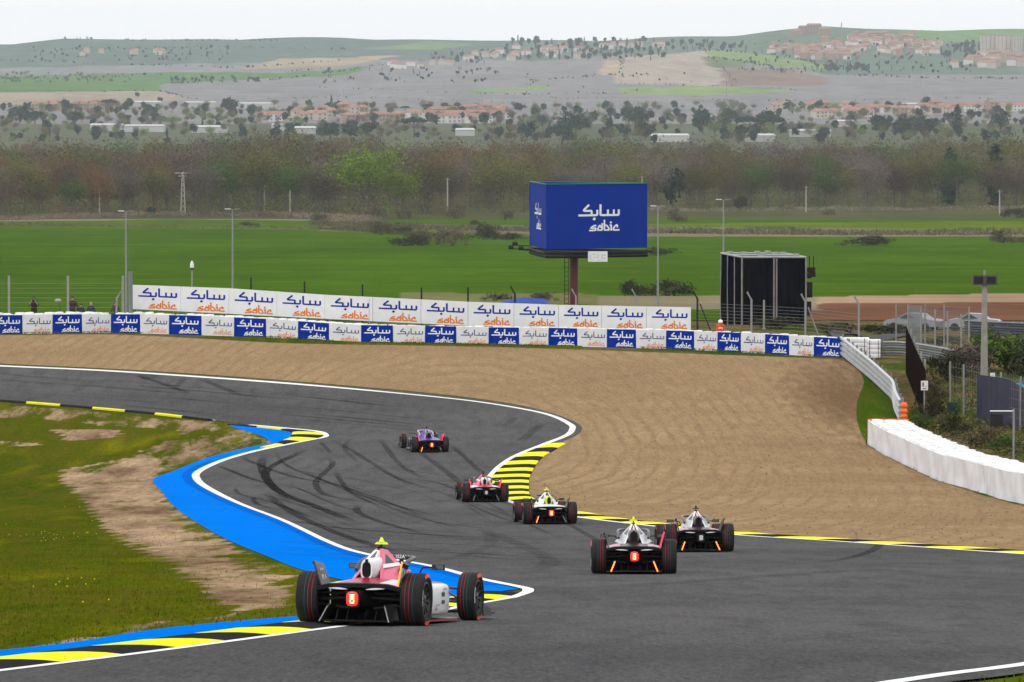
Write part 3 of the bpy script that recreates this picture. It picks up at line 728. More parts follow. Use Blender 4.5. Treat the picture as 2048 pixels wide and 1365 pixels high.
def lettering(name, strokes, fn, mat, parent, thin=1.0):
    """fn maps (u in 0..1.534, v in 0..1, layer) to a point"""
    mb = MB()
    for li_, st in enumerate(strokes2d(strokes, thin)):
        vs = []
        for ax, ay, bx, by in st: vs += [fn(ax, ay, li_), fn(bx, by, li_)]
        mb.add(vs, [(2 * i, 2 * i + 1, 2 * i + 3, 2 * i + 2) for i in range(len(st) - 1)])
    return mb.build(name, mat, parent)
def interp(tab): 
    xs, ys = [t[0] for t in tab], [t[1] for t in tab]
    return lambda x: float(np.interp(x, xs, ys))
base_y = interp([(-420, 666), (0, 667), (45, 666), (222, 664), (338, 667), (403, 669), (532, 673), (658, 681), (722, 684), (850, 685.5), (977, 688), (1097, 690.5), (1214, 693), (1332, 696), (1482, 703), (1628, 711), (1684, 714)])
top_y = interp([(-420, 634), (0, 631), (164, 629), (280, 629), (403, 632), (532, 638), (658, 647), (722, 650.5), (850, 652), (977, 655), (1097, 656), (1214, 658.5), (1332, 661), (1482, 666), (1628, 674), (1684, 677.5)])
def front_at(x):      # foot of the banner wall at a picture column
    return P(x, base_y(x))
bx = [-318, -255, -195, -134, -74, -14, 45, 105, 164, 222, 280, 338, 403, 468, 532, 596, 658, 722, 786, 850, 912.6, 977, 1038, 1097, 1154.5, 1213.7, 1272, 1332, 1388, 1434.7, 1481.7, 1530, 1578, 1627.6, 1684]
mid = front_at(700)
barrier = empty('tyre_barrier', (mid.x, mid.y, mid.z), 0, 'long tyre barrier wrapped in alternating blue and white banners behind the gravel', 'barrier')
O = barrier.location
for k in range(len(bx) - 1):
    x0, x1 = bx[k], bx[k + 1]
    A, B = front_at(x0), front_at(x1)
    At, Bt = PD(x0, top_y(x0), A.y), PD(x1, top_y(x1), B.y)
    wob = random.uniform(-.03, .03)
    blue = (k % 2 == 1)
    d = (B - A); d.z = 0; d.normalize(); nrm = Vector((d.y, -d.x, 0))     # towards the camera
    g = d * .012
    q = [A + g - Vector((0, 0, .06)), B - g - Vector((0, 0, .06)), Bt - g, At + g]
    # a slightly billowing cloth: grid of 6 x 3
    mb = MB(); NU, NV = 8, 3; vs = []
    for lay in (0, -.02):
        for j in range(NV + 1):
            for i in range(NU + 1):
                u, v = i / NU, j / NV
                p = (q[0] * (1 - u) + q[1] * u) * (1 - v) + (q[3] * (1 - u) + q[2] * u) * v
                bil = .015 * math.sin(u * 9 + k * 1.7) * math.sin(v * 3.1 + .3)
                vs.append(p + nrm * (bil + lay + wob * 0) - O)
    n1 = (NU + 1) * (NV + 1); fs = []
    for j in range(NV):
        for i in range(NU):
            a = j * (NU + 1) + i
            fs.append((a, a + 1, a + NU + 2, a + NU + 1)); fs.append((a + n1 + NU + 1, a + n1 + NU + 2, a + n1 + 1, a + n1))
    rim = [i for i in range(NU + 1)] + [(j + 1) * (NU + 1) - 1 for j in range(1, NV + 1)] + [NV * (NU + 1) + i for i in range(NU - 1, -1, -1)] + [j * (NU + 1) for j in range(NV - 1, 0, -1)]
    fs += [(rim[i], rim[i] + n1, rim[(i + 1) % len(rim)] + n1, rim[(i + 1) % len(rim)]) for i in range(len(rim))]
    mb.add(vs, fs)
    pan = mb.build('banner', m_bblue if blue else m_bwhite, barrier, smooth=60)
    def fn(u, v, l_, q=q, nrm=nrm, blue=blue, k=k):
        uu = (.10 if blue else .13) + u / 1.534 * .84 - .02; vv = .07 + v * (.84 if blue else .78)
        p = (q[0] * (1 - uu) + q[1] * uu) * (1 - vv) + (q[3] * (1 - uu) + q[2] * uu) * vv
        bil = .015 * math.sin(uu * 9 + k * 1.7) * math.sin(vv * 3.1 + .3)
        return p + nrm * (.010 + bil + .0012 * l_) - O
    th = 1.0 if blue else .72
    lettering('arabic_lettering', ARAB, fn, m_lwhite if blue else m_lnavy, pan, th)
    lettering('latin_lettering', LATIN, fn, m_lwhite if blue else m_lcor, pan, th)
# tyre stack: tyres on each other in a white sleeve
def stack_mesh(name, mat, hgt=.98, nt_=4, seg=12, r=.31):
    prof = []; th = hgt / nt_
    for i in range(nt_):
        z0 = i * th
        prof += [(r * .90, z0 + .01), (r, z0 + th * .3), (r, z0 + th * .7), (r * .90, z0 + th * .985)]
    prof += [(r * .62, hgt + .005), (r * .5, hgt - .03), (r * .48, hgt - .14)]
    return MB().lathe(prof, seg).mesh(name, mat, 50)
st_me = stack_mesh('tyre_stack', m_tyrew)
def put_stack(p, parent, s=1.0, tilt=.06):
    o = link(bpy.data.objects.new('tyre_stack', st_me), parent)
    o.location = p; o.rotation_euler = (random.uniform(-tilt, tilt), random.uniform(-tilt, tilt), random.uniform(0, 6)); o.scale = (.98, .98, s * random.uniform(.98, 1.05))
    return o
for row, (dd, n_x) in enumerate(((.50, 104), (1.1, 100))):
    for k in range(n_x):
        x = -300 + (1684 + 290) * (k + .5 * row) / n_x
        if row == 1 and x > 700: continue
        A = front_at(x); B = front_at(x + 8); d = B - A; d.z = 0; d.normalize(); bk = Vector((-d.y, d.x, 0))
        q = A + bk * dd; hgt = (PD(x, top_y(x), A.y).z - A.z)
        put_stack(Vector((q.x, q.y, q.z)) - O - Vector((0, 0, .02)), barrier, (hgt + .02 + .06 * (x < 300)) / .98)

# upper hoarding
hx = [265, 362, 458, 554, 650, 745.5, 842, 936, 1028, 1117, 1203.5, 1293, 1382]
ht = interp([(265, 570), (458, 577), (650, 590), (745, 594.5), (936, 604), (1117, 610), (1293, 613.5), (1382, 615)])
hb = interp([(265, 618.5), (458, 628), (650, 638), (745, 643), (936, 652), (1117, 656), (1293, 660), (1382, 661.5)])
def back_at(x, d=3.2):
    A = front_at(x); return A.y + d
m_ = PD(800, 650, back_at(800)); Gm = G(m_.x, m_.y)
hoard = empty('advertising_hoarding', Gm, 0, 'tall white advertising hoarding above the tyre barrier, repeating blue and orange lettering', 'hoarding'); O2 = hoard.location.copy()
for k in range(12):
    x0, x1 = hx[k], hx[k + 1]
    q = [PD(x0, hb(x0), back_at(x0)), PD(x1, hb(x1), back_at(x1)), PD(x1, ht(x1), back_at(x1)), PD(x0, ht(x0), back_at(x0))]
    d = q[1] - q[0]; d.z = 0; d.normalize(); nrm = Vector((d.y, -d.x, 0)); g = d * .012
    q = [q[0] + g, q[1] - g, q[2] - g, q[3] + g]
    pan = MB().hexa([p - O2 for p in q[::1]] if False else [q[0] - O2 + nrm * .02, q[1] - O2 + nrm * .02, q[1] - O2 - nrm * .02, q[0] - O2 - nrm * .02, q[3] - O2 + nrm * .02, q[2] - O2 + nrm * .02, q[2] - O2 - nrm * .02, q[3] - O2 - nrm * .02]).build('board_panel', m_bwhite, hoard)
    def fn(u, v, l_, q=q, nrm=nrm):
        uu = .11 + u / 1.534 * .82; vv = .06 + v * .84
        p = (q[0] * (1 - uu) + q[1] * uu) * (1 - vv) + (q[3] * (1 - uu) + q[2] * uu) * vv
        return p + nrm * (.026 + .0012 * l_) - O2
    lettering('arabic_lettering', ARAB, fn, m_lblue, pan)
    lettering('latin_lettering', LATIN, fn, m_lor, pan)
    for xx in (x0 + 8, x1 - 8):
        top = PD(xx, ht(xx) + 3, back_at(xx)) - nrm * .08; foot = G(top.x, top.y, -.1)
        MB().tube([foot - O2, top - O2], .035, 6).build('support_post', m_steel, hoard)

# white tyre wall on the right
rw_b = [(1735.6, 885.6), (1762.6, 903.6), (1803.6, 924), (1839.5, 941), (1878, 958.7), (1916, 969), (1968, 984), (2014, 998.5), (2048, 1005), (2160, 1034), (2300, 1064)]
path = smooth_path(wpath(rw_b, 3), .5)
c0 = path[len(path) // 2]
rwall = empty('tyre_wall', c0, 0, 'white tyre wall curving along the right edge of the gravel, orange at its near end', 'tyre wall'); O3 = rwall.location.copy()
WH = 1.06
mb = MB(); vs = []; nseg = len(path)
for i, p in enumerate(path):
    t = path[min(i + 1, nseg - 1)] - path[max(i - 1, 0)]; t.z = 0; t.normalize(); s = Vector((t.y, -t.x, 0))
    for j in range(5):
        wob = .035 * math.sin(i * .83 + j) * math.sin(i * .31)
        for lay in (0, .03): pass
        vs.append(p + s * (wob + .03 * (j == 0)) + Vector((0, 0, -.08 + (WH + .06) * j / 4)) - O3)
    vs.append(p - s * .06 + Vector((0, 0, WH - .02)) - O3)
fs = [(i * 6 + j, (i + 1) * 6 + j, (i + 1) * 6 + j + 1, i * 6 + j + 1) for i in range(nseg - 1) for j in range(5)]
mb.add(vs, fs); mb.build('front_belt', m_beltw, rwall, smooth=50)
Ls = [0.0]
for i in range(1, nseg): Ls.append(Ls[-1] + (path[i] - path[i - 1]).length)
def rw_at(s):
    i = int(np.clip(np.searchsorted(Ls, s) - 1, 0, nseg - 2)); f = (s - Ls[i]) / (Ls[i + 1] - Ls[i])
    p = path[i].lerp(path[i + 1], f); t = path[min(i + 2, nseg - 1)] - path[max(i - 1, 0)]; t.z = 0; t.normalize()
    return p, Vector((-t.y, t.x, 0))
s_ = 0.2
nst = 0
while s_ < Ls[-1] - .4 and nst < 97:
    for row in range(3):
        p, bk = rw_at(min(s_ + .31 * (row % 2), Ls[-1] - .1)); q = p + bk * (.38 + .60 * row)
        put_stack(q - O3 - Vector((0, 0, .02)), rwall, WH / .98 * random.uniform(.985, 1.01), .05)
    s_ += .72; nst += 1
p0, bk = rw_at(0); t0 = Vector((bk.y, -bk.x, 0))
oe = MB()
for k in range(2):
    oe.box((0, 0, 0), (.01, .01, .01)) if False else None
e0 = p0 - t0 * .06
oe.hexa([e0 + bk * 0.0 - t0 * .04 - O3, e0 + bk * 0.0 - O3, e0 + bk * 1.9 - O3, e0 + bk * 1.9 - t0 * .04 - O3] + [q + Vector((0, 0, WH + .03)) for q in (e0 - t0 * .04 - O3, e0 - O3, e0 + bk * 1.9 - O3, e0 + bk * 1.9 - t0 * .04 - O3)])
oe.build('end_panel', m_orange, rwall)

# steel guardrails: corrugated beams on posts
def wbeam(path, z0, h, side, dep=.13):
    prof = [(0, 0), (dep * .5, .1), (dep, .22), (dep, .32), (dep * .25, .46), (dep * .25, .54), (dep, .68), (dep, .78), (dep * .5, .9), (0, 1)]
    vs = []; k = len(path); npf = len(prof)
    for i, p in enumerate(path):
        t = path[min(i + 1, k - 1)] - path[max(i - 1, 0)]; t.z = 0; t.normalize(); s = Vector((t.y, -t.x, 0)) * side
        for a, b in prof: vs.append(p + s * a + Vector((0, 0, z0 + h * b)))
    fs = [(i * npf + j, (i + 1) * npf + j, (i + 1) * npf + j + 1, i * npf + j + 1) for i in range(k - 1) for j in range(npf - 1)]
    return vs, fs
def guardrail(label, pts, levels, hb_, side, gapz=0.02, posth=None, mat=None, sp_=2.0, k=3):
    path = smooth_path(wpath(pts, k), 1.0); c = path[len(path) // 2]
    root = empty('guardrail', c, 0, label, 'guardrail'); Or = root.location.copy()
    for l_ in range(levels):
        vs, fs = wbeam([p - Or for p in path], .12 + l_ * (hb_ + gapz), hb_, side)
        o = MB().add(vs, fs).build('beam', mat or m_steel, root, smooth=50)
        o.modifiers.new('thickness', 'SOLIDIFY').thickness = .006
    s = 0; last = None
    for i, p in enumerate(path):
        if last is None or (p - last).length >= sp_:
            last = p; t = path[min(i + 1, len(path) - 1)] - path[max(i - 1, 0)]; t.z = 0; t.normalize(); bk = Vector((-t.y, t.x, 0)) * side
            q = p + bk * .08
            MB().box((q.x - Or.x, q.y - Or.y, q.z - Or.z + (posth or (.15 + levels * (hb_ + gapz))) / 2 - .05), (.07, .1, (posth or (.15 + levels * (hb_ + gapz))) + .1), math.atan2(t.y, t.x)).build('post', m_steel, root)
    return root
m_rail = M('rail_grey_white', (.50, .51, .52), .42, var=.10, scale=1.2, metal=.15)
guardrail('pale four-beam guardrail running from the last blue banner to the white tyre wall', [(1683, 713), (1711, 736), (1745, 764), (1775, 792), (1788, 806), (1793, 827), (1802, 846)], 4, .185, 1, .09, mat=m_rail, k=4)
guardrail('low three-beam guardrail behind the white tyre stacks', [(1764, 716), (1800, 716), (1850, 722), (1900, 731), (1960, 742)], 3, .25, 1, .03, mat=m_steel)
guardrail('dark blue-grey guardrail along the far road at right', [(1930, 672), (2000, 676), (2120, 682)], 3, .32, 1, .02, mat=M('rail_blue_grey', S(60, 68, 82), .5, var=.1))
# white wrapped stacks behind the guardrail end
for k, (x, y, lab) in enumerate([(1712, 712, 'white strapped tyre bundle directly behind the guardrail end'), (1748, 716, 'white strapped tyre bundle nearest the low three-beam guardrail')]):
    p = P(x, y); r_ = empty('tyre_bundle', p, R(-4), lab, 'tyre bundle')
    w_ = 1.5 if k == 0 else .75
    for i in range(4):
        MB().loft([[(w_ / 2 * a * q_, .55 * b * q_, .255 * i + dz) for a, b in ((-1, -.8), (-.9, -1), (.9, -1), (1, -.8), (1, .8), (.9, 1), (-.9, 1), (-1, .8))] for dz, q_ in ((.005, .96), (.05, 1), (.2, 1), (.25, .96))]).build('tyre_layer', m_tyrew, r_, smooth=40)
    for xx in (-w_ * .32, w_ * .32):
        MB().box((xx, -.56, .51), (.03, .012, 1.0)).build('strap', m_dark, r_)
# orange block at the lower end of the guardrail
p = P(1808, 848); r_ = empty('orange_marker', p, 0, 'orange plastic barrier blocks at the lower end of the guardrail', 'marker')
for i in range(4):
    MB().loft([[(.16 * a * q_, .2 * b * q_, .26 * i + dz) for a, b in ((-1, -1), (1, -1), (1, 1), (-1, 1))] for dz, q_ in ((0, .85), (.06, 1), (.14, 1), (.25, .7))]).build('block', m_orange, r_, smooth=30)

# ================================================================ billboard on its mast
YB = 560.0
FL = PD(1093, 370, YB); FLb = PD(1093, 499, YB); FR = PD(1295, 371, 565); FRb = PD(1295, 496.5, 565); BL = PD(1060, 366.5, 574); BLb = PD(1060, 491, 574)
zt_, zb_ = FL.z, FLb.z
A_, B_, C_ = Vector((FL.x, FL.y, 0)), Vector((FR.x, FR.y, 0)), Vector((BL.x, BL.y, 0))
mast = PD(1148, 600, 566); bb = empty('billboard', G(mast.x, 566), 0, 'large blue three-sided billboard on a dark red mast in the green field', 'billboard'); O4 = bb.location.copy()
m_bill = M('billboard_blue', S(0, 46, 146), .6, spec=.03, var=.08, scale=.35, bump=.2, bscale=.8)
m_bill2 = M('billboard_blue_side', S(0, 48, 142), .35, var=.08, scale=.35)
for nm, a, b in (('front_face', A_, B_), ('left_face', C_, A_), ('back_face', B_, C_)):
    d = (b - a).normalized(); nr = Vector((d.y, -d.x, 0)); g = d * .03
    q = [Vector((a.x, a.y, zb_)) + g - O4, Vector((b.x, b.y, zb_)) - g - O4, Vector((b.x, b.y, zt_)) - g - O4, Vector((a.x, a.y, zt_)) + g - O4]
    f_ = MB().hexa([q[0], q[1], q[1] - nr * .12, q[0] - nr * .12, q[3], q[2], q[2] - nr * .12, q[3] - nr * .12]).build(nm, m_bill, bb)
    if nm == 'back_face': continue
    W_ = (b - a).length; H_ = zt_ - zb_
    u0, u1, v0, v1 = (.305, .725, .27, .69) if nm == 'front_face' else (.30, .70, .28, .70)
    def fn(u, v, l_, q=q, nr=nr): 
        uu = u0 + (u1 - u0) * u / 1.534; vv = v0 + (v1 - v0) * v
        return (q[0] * (1 - uu) + q[1] * uu) * (1 - vv) + (q[3] * (1 - uu) + q[2] * uu) * vv + nr * (.02 + .003 * l_)
    lettering('arabic_lettering', ARAB, fn, m_lwhite, f_); lettering('latin_lettering', LATIN, fn, m_lwhite, f_)
m_green = M('green_trim', S(10, 110, 80), .5)
for a, b in ((A_, B_), (C_, A_), (B_, C_)):
    MB().tube([Vector((a.x, a.y, zt_ + .05)) - O4, Vector((b.x, b.y, zt_ + .05)) - O4], .06, 6).build('top_edge', m_green, bb)
cen = (A_ + B_ + C_) / 3
for a, b in ((A_, B_), (C_, A_), (B_, C_)):     # catwalk beams and railing under the faces
    oa, ob = a + (a - cen).normalized() * .5, b + (b - cen).normalized() * .5
    MB().tube([Vector((oa.x, oa.y, zb_ - .35)) - O4, Vector((ob.x, ob.y, zb_ - .35)) - O4], .12, 6).build('catwalk_beam', m_dark, bb)
    MB().tube([Vector((a.x, a.y, zb_ - .75)) - O4, Vector((b.x, b.y, zb_ - .75)) - O4], .16, 4).build('truss_beam', m_dark, bb)
slab = [Vector((p.x, p.y, zb_ - .45)) - O4 for p in (A_, B_, C_)]
MB().add(slab + [p - Vector((0, 0, .12)) for p in slab], [(0, 1, 2), (5, 4, 3), (0, 3, 4, 1), (1, 4, 5, 2), (2, 5, 3, 0)]).build('platform', m_dark, bb)
MB().tube([(0, 0, -.3), (0, 0, zb_ - O4.z - .4)], .42, 16).build('mast', M('mast_red', S(112, 34, 40), .5, var=.15, scale=1), bb, smooth=40)
lad = empty('ladder', (-.75, -.2, 0), 0, None, None, None, bb)
hz = zb_ - O4.z - .5
for xx in (-.2, .2): MB().tube([(xx, 0, .8), (xx, 0, hz)], .035, 5).build('rail', m_dark, lad)
MB_r = MB()
for i in range(int(hz / .45)): MB_r.tube([(-.2, 0, .9 + i * .45), (.2, 0, .9 + i * .45)], .025, 4)
MB_r.build('rungs', m_dark, lad)
for k, (px_, py_, bxx) in enumerate([(1022, 498, 1062), (1030, 491, 1064), (1042, 500, 1066)]):
    la = empty('floodlight_arm', (0, 0, 0), 0, None, None, None, bb)
    e, s_p = PD(px_, py_, 572) - O4, PD(bxx, py_ + 1.5, 572) - O4
    MB().tube([s_p, e], .05, 5).build('arm', m_dark, la)
    MB().box(e + Vector((0, 0, .15)), (.5, .3, .22), .3, .9).build('floodlight', m_dark, la)
q0 = PD(1176, 503, 560.5) - O4; q1 = PD(1215, 524, 560.5) - O4
sg = MB().box((q0 + q1) / 2, (q1.x - q0.x, .06, q0.z - q1.z)).build('notice_board', m_bwhite, bb)
mbn = MB()
for i, (u, v, w_, h_) in enumerate([(.12, .45, .05, .4), (.3, .72, .14, .08), (.36, .38, .16, .07), (.52, .5, .05, .35), (.72, .5, .05, .5), (.84, .62, .14, .09), (.84, .3, .14, .09), (.2, .15, .2, .05), (.62, .15, .3, .05)]):
    mbn.box((q0.x + (q1.x - q0.x) * u, q0.y - .036, q1.z + (q0.z - q1.z) * v), ((q1.x - q0.x) * w_, .008, (q0.z - q1.z) * h_))
mbn.build('faint_lettering', M('faint_grey', (.52, .53, .54), .6), sg)
q0 = PD(1073, 503, 573) - O4
MB().box(q0 - Vector((0, 0, .3)), (.3, .2, .7)).build('electrical_box', m_bwhite, bb)
MB().box(PD(1165, 512, 562) - O4, (1.6, .5, .5)).build('bracket', m_dark, bb)

# ================================================================ draped tower with loudspeakers
FLx, FRx, BLx = PD(1484, 515, 348), PD(1612, 516, 348), PD(1442, 507, 356)
tw = empty('draped_tower', G((FLx.x + FRx.x) / 2, 351), 0, 'tall scaffold tower hung with black cloth behind the banner wall', 'tower'); O5 = tw.location.copy()
a, b, c_ = Vector((FLx.x, FLx.y, 0)), Vector((FRx.x, FRx.y, 0)), Vector((BLx.x, BLx.y, 0)); d_ = c_ + (b - a); zt5 = FLx.z
m_drape = M('black_drape', S(13, 14, 21), .9, var=.45, scale=.6, bump=.6, bscale=1.2, spec=.0)
m_tube = M('scaffold_tube', (.20, .19, .18), .55, var=.2, scale=2)
def drape(name, p, q, parent, folds=9):
    mb = MB(); vs = []; L_ = (q - p).length; d = (q - p).normalized(); nr = Vector((d.y, -d.x, 0)); NU, NV = 28, 10
    for j in range(NV + 1):
        for i in range(NU + 1):
            u, v = i / NU, j / NV; x = p + d * (L_ * u); zf = float(zt(x.x, x.y))
            vs.append(Vector((x.x, x.y, zf + (zt5 - zf) * v)) + nr * (.05 * math.sin(u * folds * 2 + 1.2 * math.sin(v * 3)) * (1.05 - v) + .02 * math.sin(u * 31 + v * 5)) - O5)
    mb.add(vs, [(j * (NU + 1) + i, j * (NU + 1) + i + 1, (j + 1) * (NU + 1) + i + 1, (j + 1) * (NU + 1) + i) for j in range(NV) for i in range(NU)])
    o = mb.build(name, m_drape, parent, smooth=60); o.modifiers.new('thickness', 'SOLIDIFY').thickness = .01; return o
mid_ = (a + b) / 2
for p, q in ((a, mid_), (mid_, b), (c_, a), (d_, c_), (b, d_)): drape('drape', p + (q - p) * .03, q - (q - p) * .03, tw)
def post(p, q, r_, nm, parent, Oo, mat): return MB().tube([p - Oo, q - Oo], r_, 8).build(nm, mat, parent, smooth=40)
for p in (a, b, c_, d_, mid_, a * .66 + c_ * .34, a * .33 + c_ * .67, mid_ + (b - a).normalized() * .16):
    nr = Vector((0, -.09, 0)); post(G(p.x, p.y, -.05) + nr, Vector((p.x, p.y, zt5 + .03)) + nr, .055, 'upright', tw, O5, m_tube)
for p, q in ((a, b), (b, d_), (d_, c_), (c_, a), ((a + c_) / 2, (b + d_) / 2)): post(Vector((p.x, p.y, zt5)), Vector((q.x, q.y, zt5)), .06, 'top_beam', tw, O5, M('truss_alu', (.34, .34, .34), .5, metal=.2))
rf = [Vector((p.x, p.y, zt5 + .02)) - O5 for p in (a, b, d_, c_)]
MB().hexa([p - Vector((0, 0, .04)) for p in rf] + rf).build('roof_sheet', M('roof_sheet', (.14, .14, .14), .8, var=.6, scale=1.2, spec=0), tw)
for k in range(9):
    t_, s2 = random.random(), random.random(); q = a + (b - a) * t_ + (c_ - a) * s2
    MB().box(Vector((q.x, q.y, zt5 + .1)) - O5, (.3, .25, .14), random.random()).build('ballast_bag', M('ballast', (.36, .36, .36), .8), tw)
sx = PD(1624, 540, 349) - O5
MB().tube([PD(1619, 512, 349) - O5, PD(1619, 545, 349) - O5], .03, 5).build('hanging_rod', m_dark, tw); MB().tube([PD(1627, 513, 349) - O5, PD(1627, 540, 349) - O5], .03, 5).build('hanging_rod', m_dark, tw)
for k, (x, y, w_, h_) in enumerate([(1622, 540, .45, .3), (1624, 549, .38, .32), (1617, 552, .3, .3), (1619, 580, .3, .95), (1618, 618, .22, .9)]):
    MB().box(PD(x, y, 349) - O5, (w_, .3, h_), .2).build('loudspeaker', m_dark, tw)
post(PD(1613, 540, 349), PD(1632, 538, 349), .025, 'crossbar', tw, O5, m_dark)

# ================================================================ fences, poles, lamps
def bent_post(x, ytop, yfoot, Y, lean=-1, mat=None, r_=.05, label='', bend=True, brace=False):
    p = PD(x, ytop, Y); g = G(p.x, Y, -.05); rt = empty('fence_post', g + Vector((0, 0, .05)), 0, label, 'post'); Oo = rt.location
    h = p.z - g.z
    if bend: path = [g - Oo, Vector((0, 0, h - .45)), Vector((.25 * lean, 0, h))]
    else: path = [g - Oo, Vector((0, 0, h))]
    MB().tube(path, r_, 8).build('shaft', mat or m_steel, rt, smooth=40)
    MB().box((0, 0, .03), (.2, .2, .1)).build('foot', mat or m_steel, rt)
    if brace: MB().tube([Vector((.15, 0, h - .75)), Vector((1.0, .1, -.05))], .04, 6).build('brace', mat or m_steel, rt)
    return rt
for x, yt, lab in [(502, 557, 'first from the left'), (609, 565, 'second from the left'), (725, 571, 'third from the left'), (843, 577, 'fourth from the left'), (936, 577, 'fifth from the left')]:
    bent_post(x, yt, 0, back_at(x, 6), 1, m_dark, .05, 'short dark fence post above the white hoarding, ' + lab, False)
bent_post(1030, 575, 0, back_at(1030, 6), -1, m_dark, .06, 'dark bent fence post left of the billboard mast')
bent_post(1152, 580, 0, back_at(1152, 6), -1, m_steel, .05, 'pale bent fence post in front of the billboard mast')
bent_post(1272, 580, 0, back_at(1272, 6), -1, m_steel, .05, 'pale bent fence post right of the billboard mast')
bent_post(1395, 584, 0, back_at(1395, 6), -1, m_dark, .06, 'dark braced fence post at the right end of the white hoarding', True, True)
bent_post(1503, 586, 0, 326, -1, m_steel, .06, 'pale bent fence post before the left half of the black tower')
bent_post(1611, 590, 0, 324, -1, m_steel, .06, 'pale bent fence post before the right corner of the black tower', True, True)
bent_post(1718, 595, 0, 322, -1, m_steel, .06, 'pale bent fence post right of the black tower')
bent_post(1528, 602, 0, 340, -1, m_conc, .06, 'straight concrete post before the middle of the black tower', False)
def wires(name, pts, levels, r_, label, mat=None):
    rt = empty(name, pts[0], 0, label, 'fence'); Oo = rt.location.copy()
    for h in levels: MB().tube([p + Vector((0, 0, h)) - Oo for p in pts], r_, 4).build('wire', mat or m_wire, rt)
    return rt
wires('wire_fence', [G(*PD(x, 600, Y).xy) for x, Y in ((1395, 328), (1503, 326), (1611, 324), (1718, 322))], [.3 + .19 * i for i in range(11)], .008, 'grey strand fence strung between the bent posts before the black tower')
# mesh: woven wires at two angles, drawn as thin tubes
def mesh_fence(label, pts, h, sp=.22, r_=.007, posts=True, ph=None, mat=None, pm=None, skip=()):
    rt = empty('mesh_fence', pts[0], 0, label, 'fence'); Oo = rt.location.copy()
    tot = [0.0]
    for i in range(1, len(pts)): tot.append(tot[-1] + (pts[i] - pts[i - 1]).length)
    def at(s):
        i = int(np.clip(np.searchsorted(tot, s) - 1, 0, len(tot) - 2)); f = (s - tot[i]) / max(1e-6, tot[i + 1] - tot[i]); return pts[i].lerp(pts[i + 1], f)
    mb = MB(); s = 0
    while s < tot[-1]:
        p = at(s); mb.tube([p - Oo, p + Vector((0, 0, h)) - Oo], r_, 3, cap=False); s += sp
    z = .1
    while z <= h:
        mb.tube([p + Vector((0, 0, z)) - Oo for p in pts], r_, 3, cap=False); z += sp
    w_ = mb.build('wire_mesh', mat or m_wire, rt); tag(w_, kind='stuff')
    if posts:
        for i, p in enumerate(pts):
            if i in skip: continue
            MB().tube([p - Vector((0, 0, .1)) - Oo, p + Vector((0, 0, ph or h)) - Oo], .05, 8).build('post', pm or m_conc, rt, smooth=40)
    return rt
def gp(x, y): return P(x, y)
mesh_fence('tall wire mesh fence climbing behind the low guardrail at right', [gp(1816, 708), gp(1842, 716), gp(1870, 724), gp(1895, 728), gp(1922, 734)], 2.9, .2, .004)
mesh_fence('wire mesh fence on slim concrete posts along the far road', [gp(1792, 690), gp(1850, 692), gp(1888, 694), gp(1938, 700)], 2.6, .3, .005)
mesh_fence('wire mesh fence on concrete posts by the blue-grey sheet fence', [gp(1900, 828), gp(1927, 834), gp(1963, 844), gp(2002, 852), gp(2041, 862), gp(2110, 880)], 2.6, .45, .007)
# left: two concrete posts, strands between them, frame gate
pl = [G(*PD(x, 610, 338).xy) for x in (-210, -100, 18, 136, 246)]
rt = empty('field_fence', pl[2], 0, 'strand fence on pale concrete posts behind the photographers', 'fence'); Oo = rt.location.copy()
for i, p in enumerate(pl):
    hh = PD(0, 552, 338).z - p.z
    MB().box((p.x - Oo.x, p.y - Oo.y, p.z - Oo.z + hh / 2 - .05), (.13, .13, hh + .1)).build('post', m_conc, rt)
for k in range(9):
    MB().tube([p + Vector((0, 0, .5 + k * .29)) - Oo for p in pl], .009, 4).build('wire', m_wire, rt)
p = pl[-1]
MB().tube([p - Oo, p + Vector((0, 0, 2.9)) - Oo], .09, 6).build('gate_post', m_conc, rt); MB().tube([p + Vector((-.45, 0, 0)) - Oo, p + Vector((-.35, 0, 1.95)) - Oo, p + Vector((.05, 0, 2.5)) - Oo], .07, 6).build('gate_brace', m_conc, rt)
p = G(*PD(261, 610, 337).xy); bent_post(261, 545, 0, 337, 0, M('post_grey_green', (.16, .18, .17), .6), .13, 'thick grey-green post at the left end of the white hoarding', False)
# dome camera on a post
p = PD(384, 522, 342); g = G(p.x, 342); rt = empty('dome_camera', g, 0, 'white dome camera on a slim post above the hoarding', 'camera')
h = p.z - g.z
MB().tube([(0, 0, -.1), (0, 0, h - .45)], .05, 8).build('post', m_conc, rt); MB().lathe([(.05, h - .45), (.12, h - .42), (.12, h - .2), (.07, h - .08), (.05, h)], 14).build('housing', m_bwhite, rt, smooth=50)
MB().lathe([(.03, h - .56), (.09, h - .50), (.10, h - .44)], 12).build('dome', m_dark, rt, smooth=60)
